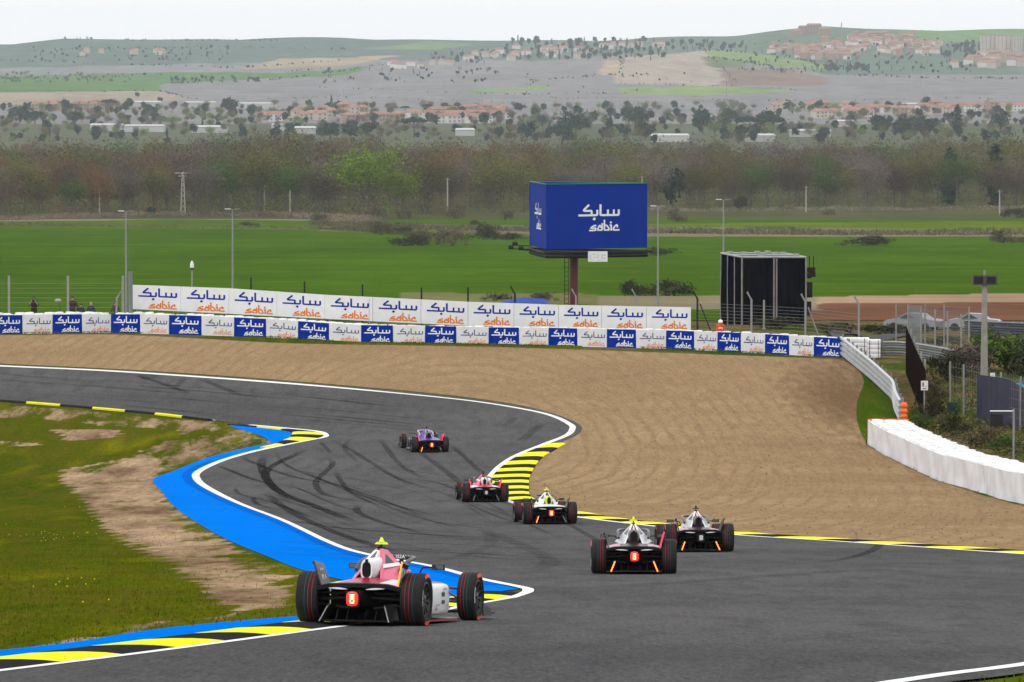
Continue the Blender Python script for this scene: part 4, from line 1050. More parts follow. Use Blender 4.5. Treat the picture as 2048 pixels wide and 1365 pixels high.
# lamp posts
for x, yt, Y, lab in [(252, 424, 600, 'slim double-armed lamp post nearest the left edge'), (465, 420, 610, 'slim double-armed lamp post above the hoarding, second from the left'), (1316, 414, 620, 'slim double-armed lamp post right of the billboard'), (1447, 401, 610, 'slim double-armed lamp post above the black tower')]:
    p = PD(x, yt, Y); g = G(p.x, Y); rt = empty('lamp_post', g, 0, lab, 'lamp post', 'lamp posts along the field edge'); h = p.z - g.z
    MB().tube([(0, 0, -.2), (0, 0, h)], [.13, .07], 8).build('pole', m_steel, rt, smooth=40)
    for s in (-1, 1): MB().tube([(0, 0, h), (s * .45, -.1, h + .06)], .035, 6).build('arm', m_steel, rt)
    for s in (-1, 1): MB().loft([[(s * .35 + a * .16 + s * t * .32, -.1 + b * .12, h + .06 + z) for a, b, z in ((-1, -1, 0), (1, -1, 0), (1, 1, .07), (-1, 1, .07))] for t in (0, 1)]).build('lamp_head', m_lwhite if s < 0 else m_steel, rt)
# tall pole with a square double loudspeaker, right
p = PD(1971, 541, 279); g = P(1968, 842); Yp = g.y; p = PD(1971, 541, Yp); h = p.z - g.z
rt = empty('loudspeaker_pole', g, 0, 'tall square concrete pole carrying two grey horn loudspeakers at right', 'pole')
MB().hexa([(a * .2, b * .2, -.2) for a, b in ((-1, -1), (1, -1), (1, 1), (-1, 1))] + [(a * .11, b * .11, h - .35) for a, b in ((-1, -1), (1, -1), (1, 1), (-1, 1))]).build('shaft', m_conc, rt)
MB().tube([(0, 0, h - .4), (0, 0, h)], .05, 8).build('finial', m_steel, rt)
m_spk = M('speaker_grey', (.06, .06, .058), .6, var=.2, scale=4)
for s in (-1, 1):
    zc = h - .48
    MB().loft([[(s * .31 + a * w_, -.22 + y, zc + b * w_ * .8) for a, b in ((-1, -1), (1, -1), (1, 1), (-1, 1))] for y, w_ in ((0, .3), (.25, .29), (.4, .2))]).build('loudspeaker', m_spk, rt)
    MB().loft([[(s * .31 + a * w_, -.222 + y, zc + b * w_ * .8) for a, b in ((-1, -1), (1, -1), (1, 1), (-1, 1))] for y, w_ in ((-.004, .22), (.0, .2))]).build('horn_mouth', m_dark, rt)
# dark board on a bracket arm
g = P(2027, 932); Yp = g.y; top = PD(2027, 818, Yp); h = top.z - g.z
rt = empty('trackside_sign', g, 0, 'black square light panel hung from a steel arm behind the white tyre wall', 'light panel')
MB().tube([(0, 0, -.1), (0, 0, h)], .045, 8).build('post', m_steel, rt, smooth=40)
xa = PD(1980, 824, Yp).x - g.x; MB().tube([(0, 0, h - .1), (xa, 0, h - .1)], .03, 6).build('arm', m_lwhite, rt)
q0, q1 = PD(1980, 828, Yp) - g, PD(2006, 853, Yp) - g
MB().box((q0 + q1) / 2, (q1.x - q0.x, .12, q0.z - q1.z)).build('panel', m_dark, rt)
# brown slatted screen with the red and white notice
pts = [gp(1812, 745), gp(1822, 770), gp(1834, 800), gp(1851, 842)]
rt = empty('timber_screen', pts[-1], 0, 'dark brown timber screen fence beside the guardrail', 'fence'); Oo = rt.location.copy()
m_brown = M('dark_timber', S(30, 22, 18), .95, spec=0, var=.35, scale=2, bump=.3)
sp_pts = smooth_path(pts, .22)
for i in range(len(sp_pts) - 1):
    p, q = sp_pts[i], sp_pts[i + 1]; d = q - p; hh = 2.45 + random.uniform(-.03, .03)
    MB().box((p.x - Oo.x, p.y - Oo.y, p.z - Oo.z + hh / 2 - .05), (d.xy.length * .93, .03, hh + .1), math.atan2(d.y, d.x)).build('plank', m_brown, rt)
for i in range(0, len(sp_pts), max(1, len(sp_pts) // 6)):
    p = sp_pts[i]; MB().tube([p + Vector((.1, .08, -.1)) - Oo, p + Vector((.1, .08, 2.75)) - Oo], .055, 6).build('post', m_conc, rt)
Yn = sp_pts[-2].y - .4; q0, q1 = PD(1842, 762, Yn), PD(1856, 781, Yn)
nb = empty('notice_sign', G((q0.x + q1.x) / 2, Yn), 0, 'white notice with red marks on the brown screen', 'sign'); On = nb.location.copy()
MB().box((q0 + q1) / 2 - On, (q1.x - q0.x, .03, q0.z - q1.z)).build('board', m_bwhite, nb)
cc = (q0 + q1) / 2 - On; w_, h_ = q1.x - q0.x, q0.z - q1.z
m_red = M('sign_red', S(150, 20, 50), .5)
MB().box(cc + Vector((-w_ * .2, -.02, h_ * .12)), (w_ * .2, .008, h_ * .42)).build('red_bar', m_red, nb)
MB().box(cc + Vector((0, -.02, -h_ * .33)), (w_ * .5, .008, h_ * .09)).build('red_underline', m_red, nb)
MB().box(cc + Vector((w_ * .2, -.02, -h_ * .1)), (w_ * .34, .008, h_ * .05)).build('grey_text_line', M('faint_grey2', (.3, .3, .34), .6), nb)
MB().tube([Vector((0, .06, -.1)), cc + Vector((0, .06, -h_ * .3))], .04, 6).build('post', m_conc, nb)
# blue-grey corrugated sheet fence at the right edge with a blue and cyan panel
m_sheet = M('sheet_metal_violet', S(60, 60, 78), .6, var=.15, scale=1, spec=.15)
ptsS = [gp(1955, 846), gp(2000, 853), gp(2048, 862), gp(2140, 880)]
rt = empty('sheet_fence', ptsS[0], 0, 'blue-grey corrugated sheet fence at the right edge', 'fence'); Oo = rt.location.copy()
sps = smooth_path(ptsS, .25); n_ = len(sps)
for i in range(0, n_ - 1):
    p, q = sps[i], sps[i + 1]; d = q - p; hh = 2.35 - .5 * float(sstep(.25, .6, i / n_))
    if random.random() < .0: continue
    MB().box((p.x - Oo.x, p.y - Oo.y + (.03 if i % 2 else 0), p.z - Oo.z + hh / 2 - .05), (d.xy.length * .99, .02, hh + .1), math.atan2(d.y, d.x)).build('sheet_rib', m_sheet, rt)
MB().box(PD(1985, 762, sps[0].y - .3) - Oo, (.22, .2, .75)).build('white_cabinet', m_bwhite, rt)
q = PD(2035, 775, sps[0].y + 1.5); bn = empty('blue_banner', G(q.x, q.y), 0, 'blue panel with a cyan disc rising above the sheet fence at the right edge', 'panel'); On = bn.location.copy()
MB().hexa([q - On + Vector(v) for v in ((-.6, 0, -1.2), (2.4, 0, -1.2), (2.4, .06, -1.2), (-.6, .06, -1.2), (-.6, 0, .2), (2.4, 0, .32), (2.4, .06, .32), (-.6, .06, .2))]).build('board', M('panel_blue', S(28, 50, 140), .5), bn)
MB().lathe([(.28, -.02), (.28, 0)], 24, 'y', q - On + Vector((.1, -.01, -.05))).build('cyan_disc', M('cyan', S(40, 180, 215), .5), bn)
for s in (-.5, 2.3): MB().tube([Vector((q.x - On.x + s, .1, -.1)), q - On + Vector((s, .1, 0))], .04, 6).build('post', m_steel, bn)
# small leaning green sign plate near the fence
g = P(1905, 832); q0 = PD(1907, 808, g.y); sg = empty('fallen_board', g, R(-12), 'dull green board leaning on the wire fence at right', 'board')
MB().box((0, 0, .35), (.5, .04, .62), .2, R(10)).build('plate', M('dull_green', S(44, 66, 62), .6, var=.2), sg)
MB().box((0, .06, .2), (.04, .04, .5)).build('stake', m_conc, sg)
# blue tarpaulin and soil heap behind the hoarding
g = G(*PD(1050, 605, 420).xy); tp = empty('blue_tarpaulin', g, R(4), 'blue tarpaulin heap behind the white hoarding left of the billboard mast', 'tarpaulin')
mb = MB(); vs = []
for i in range(13):
    for j in range(5):
        u, v = i / 12 - .5, j / 4 - .5
        vs.append((u * 5.0, v * 2.0, max(0, (PD(0, 597, 420).z - g.z) * (1 - 2.6 * v * v) * (1 - (2 * u) ** 6 * .8) + random.uniform(-.1, .1))))
mb.add(vs, [(i * 5 + j, (i + 1) * 5 + j, (i + 1) * 5 + j + 1, i * 5 + j + 1) for i in range(12) for j in range(4)])
mb.build('sheet', M('tarp_blue', S(20, 60, 150), .5, var=.2, scale=2), tp, smooth=60)
# far road at right
rd = [P(1640, 652), P(1900, 648), P(2200, 650), P(2500, 655)] ; 
rdp = [(p.x, p.y) for p in rd] + [(p.x, p.y - 16) for p in rd[::-1]]
sheet('perimeter_road', rdp, .03, MATS['asphalt'], kind='structure')
# ================================================================ people
def skin_body(name, J, E, mats, pick, sub=1):
    """one continuous body grown over a joint skeleton; J: name -> (x, y, z, radius)"""
    me = bpy.data.meshes.new(name); keys = list(J)
    me.from_pydata([J[k][:3] for k in keys], [(keys.index(a), keys.index(b)) for a, b in E], [])
    ob = bpy.data.objects.new(name, me); COL.objects.link(ob)
    ob.modifiers.new('skin', 'SKIN')
    if not me.skin_vertices: me.skin_vertices.new() if hasattr(me.skin_vertices, 'new') else None
    for i, k in enumerate(keys):
        sv = me.skin_vertices[0].data[i]; r_ = J[k][3]; sv.radius = (r_, r_) if len(J[k]) < 5 else (J[k][3], J[k][4]); sv.use_root = (k == 'pelvis')
    ss = ob.modifiers.new('sub', 'SUBSURF'); ss.levels = ss.render_levels = sub
    dg = bpy.context.evaluated_depsgraph_get(); ev = ob.evaluated_get(dg); m2 = bpy.data.meshes.new_from_object(ev, depsgraph=dg)
    bpy.data.objects.remove(ob); bpy.data.meshes.remove(me)
    m2.name = name; m2.materials.clear()
    for m in mats: m2.materials.append(m)
    for p in m2.polygons: p.material_index = pick(p.center); p.use_smooth = True
    return m2
def standing(arms='down', h=1.75):
    k = h / 1.75
    J = {'pelvis': (0, 0, .95, .14), 'spine': (0, 0, 1.14, .135), 'chest': (0, -.01, 1.34, .155), 'neck': (0, 0, 1.49, .06), 'head': (0, -.02, 1.58, .085), 'crown': (0, -.01, 1.68, .085), 'nose': (0, -.12, 1.59, .012)}
    E = [('pelvis', 'spine'), ('spine', 'chest'), ('chest', 'neck'), ('neck', 'head'), ('head', 'crown'), ('head', 'nose')]
    for s, n_ in ((-1, 'l'), (1, 'r')):
        if arms == 'up': el, wr = (s * .27, -.22, 1.25, .042), (s * .10, -.34, 1.50, .03)
        else: el, wr = (s * .26, .02, 1.14, .042), (s * .25, -.10, .92, .03)
        J.update({'sh' + n_: (s * .18, 0, 1.42, .065), 'el' + n_: el, 'wr' + n_: wr, 'hip' + n_: (s * .1, 0, .88, .095), 'kn' + n_: (s * .11, -.02, .5, .065), 'an' + n_: (s * .12, .01, .09, .045), 'to' + n_: (s * .14, -.16, .04, .04)})
        E += [('chest', 'sh' + n_), ('sh' + n_, 'el' + n_), ('el' + n_, 'wr' + n_), ('pelvis', 'hip' + n_), ('hip' + n_, 'kn' + n_), ('kn' + n_, 'an' + n_), ('an' + n_, 'to' + n_)]
        d = Vector(wr[:3]) - Vector(el[:3]); d.normalize(); pm = Vector(wr[:3]) + d * .06; J['pa' + n_] = (*pm, .034); E.append(('wr' + n_, 'pa' + n_))
        for f in range(5):
            off = Vector((.018 * (f - 2), -.012 * (f - 2) if f else -.03, 0)); t = pm + d * (.07 if 0 < f < 4 else .05) + off
            J[f'f{f}{n_}'] = (*t, .009); E.append(('pa' + n_, f'f{f}{n_}'))
    J = {a: tuple(v * k for v in b) for a, b in J.items()}
    return J, E
m_skin = M('skin', (.45, .27, .19), .6)
def person(label, loc, top, legs, arms='down', h=1.75, rz=0, extra=None):
    J, E = standing(arms, h)
    mt = M('cloth_' + '_'.join(f'{c:.2f}' for c in top), top, .85, var=.15, scale=6); ml = M('cloth_' + '_'.join(f'{c:.2f}' for c in legs), legs, .85, var=.15, scale=6); mk = M('shoe_dark', (.03, .03, .03), .6)
    hh = h
    me = skin_body('person', J, E, [m_skin, mt, ml, mk], lambda c: 0 if c.z > hh * .855 else (3 if c.z < hh * .05 else (2 if c.z < hh * .53 and abs(c.x) < .2 * hh / 1.75 else (0 if (arms == 'down' and c.z < hh * .53) or (arms == 'up' and c.y < -.3) else 1))))
    o = link(bpy.data.objects.new('person', me)); o.location = loc; o.rotation_euler = (0, 0, rz); tag(o, label, 'person')
    if extra: extra(o, h / 1.75)
    return o
def hair(colr, r_=.105):
    def f(o, k):
        mb = MB(); rings = []
        for i in range(6):
            a = math.pi / 2 * i / 5; rings.append([(r_ * math.cos(a) * math.cos(t) * k, (r_ * 1.12 * math.cos(a) * math.sin(t) + .012) * k, (1.60 + .135 * math.sin(a) + (.03 if math.sin(t) < -.3 else -.05) * math.cos(a)) * k) for t in np.linspace(0, 2 * math.pi, 14, endpoint=False)])
        mb.loft(rings); mb.build('hair', M(f'hair_{colr[0]:.2f}', colr, .7, var=.3, scale=20), o, smooth=60)
    return f
def helmet_cap(mat, r_=.135):
    def f(o, k):
        prof = [(r_ * math.cos(a), 1.6 * k + r_ * 1.05 * math.sin(a)) for a in np.linspace(-.25, 1.5, 8)]
        MB().lathe(prof, 16).build('helmet', mat, o, smooth=60)
    return f
# marshal in orange behind the banner wall
xm = 1441; pm_ = front_at(xm); q = PD(xm, 640, pm_.y + 2.2); topz = PD(xm, 640.5, pm_.y + 2.2).z; fz = float(zt(q.x, q.y)); 
def vest(o, k):
    helmet_cap(m_lwhite)(o, k)
    MB().box((0, -.17, 1.22 * k), (.3, .02, .05)).build('reflective_band', M('reflective', (.7, .7, .6), .4), o)
person('track marshal in orange overalls and white helmet behind the blue banner', (q.x, q.y, fz), S(225, 80, 40), S(225, 80, 40), 'down', max(1.55, min(1.9, (topz - fz) * .985)), 0, vest)
m_cam = M('camera_black', (.02, .02, .022), .5)
def cam_extra(o, k):
    hair((.02, .018, .015))(o, k)
    c = MB(); c.box((0, -.42, 1.55 * k), (.16, .2, .13)); c.tube([(0, -.5, 1.55 * k), (0, -.72, 1.54 * k)], [.06, .075], 10); c.build('camera', m_cam, o)
for lab, x, yt, dY, top, legs, arms, ex in [
    ('photographer in black aiming a camera, left of the concrete fence post', 68, 590, 5.0, (.012, .012, .014), (.02, .02, .03), 'up', cam_extra),
    ('person in a black and red jacket beside the second concrete fence post', 145, 591, 5.0, (.03, .012, .014), (.16, .02, .03), 'down', hair((.03, .02, .015))),
    ('dark-haired person whose head just clears the white barrier', 162, 607, 5.0, (.03, .03, .03), (.03, .03, .03), 'down', hair((.015, .012, .01))),
    ('fair-haired person in dark blue behind the white barrier', 182, 604, 5.0, (.03, .03, .06), (.03, .03, .05), 'down', hair((.42, .30, .16))),
    ('dark-haired person by the leaning gate brace', 231, 603, 5.0, (.05, .03, .03), (.03, .03, .03), 'down', hair((.03, .02, .015)))]:
    Yq = front_at(x).y + dY; q = PD(x, yt, Yq); fz = float(zt(q.x, q.y)); person(lab, (q.x, q.y, fz), top, legs, arms, max(1.35, min(1.95, q.z - fz)), 0, ex)
# microphone on a stand
Yq = front_at(116).y + 4; q = PD(116, 602, Yq); g = G(q.x, Yq); mc = empty('microphone', g, 0, 'grey furry microphone on a stand between the photographers', 'microphone')
h = q.z - g.z; MB().tube([(.15, 0, 0), (.1, 0, h - .25), (0, 0, h)], .015, 5).build('stand', m_dark, mc); MB().lathe([(.03, -.2), (.10, -.14), (.13, 0), (.10, .14), (.03, .2)], 12, 'x', (0, 0, h)).build('windshield', M('fur_grey', (.35, .35, .34), .9, var=.2, scale=12), mc, smooth=60)
for s in (-1, 1): MB().tube([(.13, 0, .35), (.13 + s * .3, .1, 0)], .012, 4).build('leg', m_dark, mc)

# ================================================================ race cars (origin under the rear axle, x right, y forward)
m_tyre = M('tyre_rubber_black', (.018, .018, .019), .75, var=.25, scale=6, bump=.25, bscale=40, spec=.18)
m_sr = M('stripe_red', S(165, 34, 34), .6, spec=.1); m_stl = M('stripe_teal', S(30, 92, 96), .6, spec=.1)
m_rim = M('rim_black', (.035, .035, .038), .3, metal=.4); m_carb = M('carbon_black', (.008, .008, .009), .5, var=.3, scale=9, spec=.16)
m_carb2 = M('carbon_satin', (.018, .018, .02), .35, spec=.35)
m_mark = M('sidewall_orange', S(235, 80, 30), .6); m_mark2 = M('sidewall_white', (.55, .55, .55), .6)
m_arm = M('suspension_grey', (.07, .07, .075), .4, metal=.4)
m_glow = M('rain_light_glow_lens', (.35, .01, .01), .3, emit=(1.0, .01, .006), es=3.2)  # red emission stands in for the glow around the LEDs
m_led = M('rain_light_led', (.9, .5, .2), .4, emit=(1.0, .40, .12), es=6.0)
m_lens_off = M('rain_light_off', (.55, .55, .56), .35)
m_strip = M('brake_strip_lit', (.9, .3, .05), .4, emit=(1.0, .13, .01), es=5.0)
m_strip_off = M('brake_strip_off', (.28, .28, .28), .4)
m_wled_red = M('wing_strip_red', (.8, .05, .1), .4, emit=(1.0, .03, .07), es=1.6)
m_wled_or = M('wing_strip_orange', (.9, .35, .03), .4, emit=(1.0, .27, .02), es=1.6)
def se_ring(y, xc, zc, rx, rz, n=18, p=2.6):
    o = []
    for j in range(n):
        t = 2 * math.pi * j / n; c, s = math.cos(t), math.sin(t)
        o.append((xc + rx * math.copysign(abs(c) ** (2 / p), c), y, zc + rz * math.copysign(abs(s) ** (2 / p), s)))
    return o
def tyre_profile(w, r, rr):
    return [(rr, -w * .44), (rr + .03, -w * .49), (r - .06, -w * .5), (r - .022, -w * .475), (r - .006, -w * .42), (r, -w * .3), (r + .001, 0), (r, w * .3), (r - .006, w * .42), (r - .022, w * .475), (r - .06, w * .5), (rr + .03, w * .49), (rr, w * .44)]
WM = {}
def wheel_meshes(w, r):
    k = (w, r)
    if k in WM: return WM[k]
    rr = .232
    ty = MB(); ty.lathe(tyre_profile(w, r, rr), 48, 'x', cap=False); ty = ty.mesh('tyre', m_tyre, 45)
    def band(x, wd, mat):      # thin painted ring on the tread
        mb = MB(); rings = []
        for q in (-wd / 2, wd / 2): rings.append([(x + q, (r + .0022) * math.cos(t), (r + .0022) * math.sin(t)) for t in np.linspace(0, 2 * math.pi, 48, endpoint=False)])
        mb.loft(rings, cap=False); return mb.mesh('tread_stripe', mat, 60)
    st = [band(w * f, .0065, m_) for f, m_ in ((.08, m_stl), (-.08, m_sr), (-.25, m_sr))]     # +x side is outboard
    rm = MB()
    rm.lathe([(rr + .004, -w * .42), (rr + .004, w * .43), (rr - .02, w * .44), (rr - .035, w * .30), (rr - .03, -w * .4)], 36, 'x', cap=False)
    rm.lathe([(.055, w * .20), (.06, w * .36), (.04, w * .40), (.02, w * .40)], 16, 'x')
    rm.lathe([(rr - .03, w * .02), (rr - .03, w * .04), (.04, w * .05), (.04, w * .02)], 24, 'x')
    for i in range(10):
        a = 2 * math.pi * i / 10; M3 = Matrix.Rotation(a, 3, 'X')
        P8 = [M3 @ Vector(v) for v in ((w * .24, -.016, .04), (w * .36, -.016, .04), (w * .36, .016, .04), (w * .24, .016, .04), (w * .30, -.011, rr - .02), (w * .40, -.011, rr - .02), (w * .40, .011, rr - .02), (w * .30, .011, rr - .02))]
        rm.hexa(P8)
    rm = rm.mesh('rim', m_rim, 40)
    def sector(a0, a1, r0, r1, mat, nm):
        mb = MB(); vs = []; nn = 12
        for i in range(nn + 1):
            a = a0 + (a1 - a0) * i / nn
            for q in (r0, r1): 
                xx = w * .503 - (q - (r - .06)) * .22 * (q > r - .06)
                vs.append((xx + .0015, q * math.cos(a), q * math.sin(a)))
        mb.add(vs, [(2 * i, 2 * i + 1, 2 * i + 3, 2 * i + 2) for i in range(nn)]); return mb.mesh(nm, mat)
    mk = [sector(.5, 1.25, r - .058, r - .012, m_mark, 'sidewall_mark'), sector(.5 + math.pi, 1.25 + math.pi, r - .058, r - .012, m_mark, 'sidewall_mark'), sector(1.9, 2.7, rr + .035, rr + .055, m_mark2, 'sidewall_text'), sector(1.9 + math.pi, 2.7 + math.pi, rr + .035, rr + .055, m_mark2, 'sidewall_text')]
    WM[k] = (ty, st, rm, mk); return WM[k]
def wheel(car, x, y, w, r, steer=0.0, roll=0.0):
    ty, st, rm, mk = wheel_meshes(w, r)
    o = link(bpy.data.objects.new('wheel', ty), car); o.location = (x, y, r)
    o.rotation_euler = (roll, 0, steer + (math.pi if x < 0 else 0))
    for m_ in st: link(bpy.data.objects.new('tread_stripe', m_), o)
    link(bpy.data.objects.new('rim', rm), o)
    for m_ in mk: link(bpy.data.objects.new(m_.name.split('.')[0], m_), o)
    return o
def text_mesh(s, size, mat):
    cu = bpy.data.curves.new('t', 'FONT'); cu.body = s; cu.size = size; cu.align_x = 'CENTER'; cu.align_y = 'CENTER'; cu.resolution_u = 2
    ob = bpy.data.objects.new('t', cu); COL.objects.link(ob); dg = bpy.context.evaluated_depsgraph_get()
    me = bpy.data.meshes.new_from_object(ob.evaluated_get(dg), depsgraph=dg); bpy.data.objects.remove(ob); bpy.data.curves.remove(cu)
    me.materials.clear(); me.materials.append(mat); return me
def put_text(s, size, mat, parent, origin, ux, uy):
    """text in the plane of ux (reading direction) and uy (up)"""
    ux, uy = Vector(ux).normalized(), Vector(uy).normalized(); nz = ux.cross(uy).normalized(); uy = nz.cross(ux)
    o = link(bpy.data.objects.new('lettering', text_mesh(s, size, mat)), parent)
    o.matrix_local = Matrix(((ux.x, uy.x, nz.x, origin[0]), (ux.y, uy.y, nz.y, origin[1]), (ux.z, uy.z, nz.z, origin[2]), (0, 0, 0, 1)))
    return o
def gloss(name, c, **kw): return M('paint_' + name, c, .34, coat=.12, spec=.3, **kw)
DRIVER = {}
def driver_mesh(mat_suit):
    J = {'pelvis': (0, .95, .22, .15), 'spine': (0, .86, .38, .14), 'chest': (0, .84, .52, .16), 'neck': (0, .88, .64, .07), 'head': (0, .92, .74, .09), 'crown': (0, .92, .82, .08)}
    E = [('pelvis', 'spine'), ('spine', 'chest'), ('chest', 'neck'), ('neck', 'head'), ('head', 'crown')]
    for s, n_ in ((-1, 'l'), (1, 'r')):
        J.update({'sh' + n_: (s * .17, .86, .57, .07), 'el' + n_: (s * .24, 1.12, .45, .045), 'wr' + n_: (s * .13, 1.34, .55, .032), 'pa' + n_: (s * .12, 1.40, .57, .035), 'kn' + n_: (s * .12, 1.45, .40, .075), 'an' + n_: (s * .09, 1.9, .30, .05), 'hip' + n_: (s * .1, 1.0, .22, .1)})
        E += [('chest', 'sh' + n_), ('sh' + n_, 'el' + n_), ('el' + n_, 'wr' + n_), ('wr' + n_, 'pa' + n_), ('pelvis', 'hip' + n_), ('hip' + n_, 'kn' + n_), ('kn' + n_, 'an' + n_)]
        for f in range(5):
            J[f'f{f}{n_}'] = (s * (.10 + (.03 if f == 0 else 0)), 1.44 - .01 * f, .60 - .018 * f, .009); E.append(('pa' + n_, f'f{f}{n_}'))
    return skin_body('person', J, E, [mat_suit], lambda c: 0)

def race_car(label, px, py, rz, L, driver_label, group=None, text=False):
    g = P(px, py, .03); t_ = .5; ry = rz
    fwd = Vector((-math.sin(rz), math.cos(rz)))
    z1 = float(zt(g.x + fwd.x * 2.97, g.y + fwd.y * 2.97)) + .03
    car = empty('race_car', g, 0, label, 'race car', group); car.rotation_euler = (math.atan((z1 - g.z) / 2.97), L.get('roll', 0), rz)
    # ---- chassis and nose
    b = MB(); b.loft([se_ring(*a) for a in ((4.25, 0, .22, .05, .03), (4.1, 0, .25, .09, .06), (3.7, 0, .31, .13, .10), (3.2, 0, .38, .17, .14), (2.6, 0, .42, .22, .18), (2.1, 0, .44, .28, .20), (1.7, 0, .44, .32, .21))])
    b.build('nose', L['nose'], car, smooth=50)
    b = MB(); b.loft([se_ring(*a, 24, 3.0) for a in ((1.7, 0, .44, .32, .21), (1.3, 0, .43, .35, .22), (.9, 0, .43, .36, .23), (.5, 0, .44, .34, .22), (.46, 0, .44, .33, .21))])
    b.build('chassis', L['body'], car, smooth=50)
    # cockpit rim
    pts = [(.26 * math.cos(a), 1.2 + .5 * math.sin(a), .655 + .02 * math.cos(a) ** 2) for a in np.linspace(0, 2 * math.pi, 24)]
    b = MB(); b.tube(pts, .035, 8, cap=False); b.build('cockpit_rim', L['body'], car, smooth=60)
    b = MB(); b.lathe([(.25, 0), (.25, .012), (.02, .012)], 24, 'z', (0, 0, 0))
    o = b.build('cockpit_floor', m_carb, car); o.scale = (1, 1.9, 1); o.location = (0, 1.2, .645)
    b = MB(); b.hexa([(-.2, .58, .62), (.2, .58, .62), (.2, .76, .62), (-.2, .76, .62), (-.09, .58, .79), (.09, .58, .79), (.09, .72, .79), (-.09, .72, .79)]); b.build('headrest', L['deck_mid'], car, smooth=40)
    # ---- rear deck, grid surface with thickness
    NU, NV = 20, 10; vs = []; 
    def dz(x, y):
        f = (y + .36) / 1.35; c_ = math.exp(-(x / .26) ** 2); e_ = abs(x) / .57
        return .535 + .02 * (1 - e_ * e_) + .10 * c_ * f ** .7 + .05 * f * (1 - e_) - .035 * max(0, e_ - .7) / .3 * (1 - f)
    for lay in (0, -.022):
        for j in range(NV + 1):
            for i in range(NU + 1):
                f = j / NV; y = -.36 + 1.35 * f; hw = .56 - .04 * f; x = -hw + 2 * hw * i / NU; yy_ = y + .10 * (1 - f) * (abs(x) / hw) ** 2
                vs.append((x, yy_, dz(x, y) + lay))
    n1 = (NU + 1) * (NV + 1); fs = []; mi = []
    for j in range(NV):
        for i in range(NU):
            a = j * (NU + 1) + i; fs += [(a, a + 1, a + NU + 2, a + NU + 1), (a + n1 + NU + 1, a + n1 + NU + 2, a + n1 + 1, a + n1)]
            m_ = 0 if abs((i + .5) / NU - .5) < .25 + .04 * j / NV else 1; mi += [m_, 2]
    rim = [i for i in range(NU + 1)] + [(j + 1) * (NU + 1) - 1 for j in range(1, NV + 1)] + [NV * (NU + 1) + i for i in range(NU - 1, -1, -1)] + [j * (NU + 1) for j in range(NV - 1, 0, -1)]
    for i in range(len(rim)): fs.append((rim[i], rim[i] + n1, rim[(i + 1) % len(rim)] + n1, rim[(i + 1) % len(rim)])); mi.append(2)
    b = MB(); b.add(vs, fs); b.m = mi; b.build('rear_deck', [L['deck_mid'], L['deck_side'], m_carb], car, smooth=40)
    # black trailing lip
    vs = []
    xs = np.linspace(-.57, .57, 25)
    for x in xs:
        zc = dz(x, -.36) - .012 - .03 * (abs(x) / .57) ** 2 * 0; yc = -.37 + .10 * (abs(x) / .56) ** 2
        vs += [(x, yc, zc + .012), (x, yc - .05, zc + .002), (x, yc - .05, zc - .05), (x, yc + .03, zc - .045)]
    b = MB(); b.add(vs, [(4 * i + j, 4 * i + (j + 1) % 4, 4 * i + 4 + (j + 1) % 4, 4 * i + 4 + j) for i in range(24) for j in range(4)] + [(0, 1, 2, 3), (99, 98, 97, 96)]); b.build('rear_lip', m_carb, car, smooth=40)
    for s in (-1, 1):
        vs = []
        for i in range(9):
            u = i / 8; x = s * (.13 + .24 * u); zc = .468 + .012 * u; t = .016 * math.sin(math.pi * min(.95, u * .9 + .08))
            vs += [(x, -.44, zc + t), (x, -.44, zc - t * .4), (x, -.38, zc - t * .4), (x, -.38, zc + t)]
        b = MB(); b.add(vs, [(4 * i + j, 4 * i + (j + 1) % 4, 4 * i + 4 + (j + 1) % 4, 4 * i + 4 + j) for i in range(8) for j in range(4)] + [(0, 1, 2, 3), (35, 34, 33, 32)]); b.build('lip_accent', L['accent'], car, smooth=40)
    # ---- the two swept fins rising to the roll hoop
    for s in (-1, 1):
        q = [Vector(v) for v in ((s * .215, .12, .565), (s * .375, .95, .63), (s * .058, .98, .965), (s * .047, .74, .985))]
        inn = Vector((-s * .035, -.012, 0)); out_ = q; inr = [p + inn for p in q]
        b = MB(); vs = out_ + inr
        fs = [((0, 1, 2, 3), 0), ((7, 6, 5, 4), 2), ((0, 4, 5, 1), 2), ((1, 5, 6, 2), 2), ((2, 6, 7, 3), 1), ((3, 7, 4, 0), 1)]
        b.add(vs, [f[0] for f in fs]); b.m = [f[1] for f in fs]; b.build('roll_hoop_fin', [L['fin_out' if s > 0 else 'fin_out_l'], L['fin_edge'], L['fin_in']], car)
        if L.get('band'):   # white band across the fin
            w0 = [q[0].lerp(q[3], .40), q[1].lerp(q[2], .40), q[1].lerp(q[2], .52), q[0].lerp(q[3], .52)]
            nr = (q[1] - q[0]).cross(q[3] - q[0]).normalized() * (.003 * (1 if (q[1] - q[0]).cross(q[3] - q[0]).x * s > 0 else -1))
            MB().add([p + nr for p in w0], [(0, 1, 2, 3)]).build('fin_band', L['band'], car)
    b = MB(); b.tube([(-.12, .84, .64), (-.035, .86, .89), (0, .87, .92), (.035, .86, .89), (.12, .84, .64)], .024, 8); b.build('roll_hoop', m_carb2, car, smooth=60)
    # ---- airbox pod with its dark outlet
    b = MB(); b.loft([se_ring(*a, 22, 3.0) for a in ((.10, 0, .715, .078, .118), (.16, 0, .715, .098, .135), (.30, 0, .72, .115, .15), (.55, 0, .73, .12, .15), (.78, 0, .76, .08, .13))]); b.build('airbox', L['airbox'], car, smooth=50)
    b = MB(); r0, r1 = se_ring(.096, 0, .715, .080, .122, 22, 3.0), se_ring(.096, 0, .715, .060, .100, 22, 3.0); r2 = [(p[0], .085, p[2]) for p in r0]; r3 = [(p[0], .085, p[2]) for p in r1]
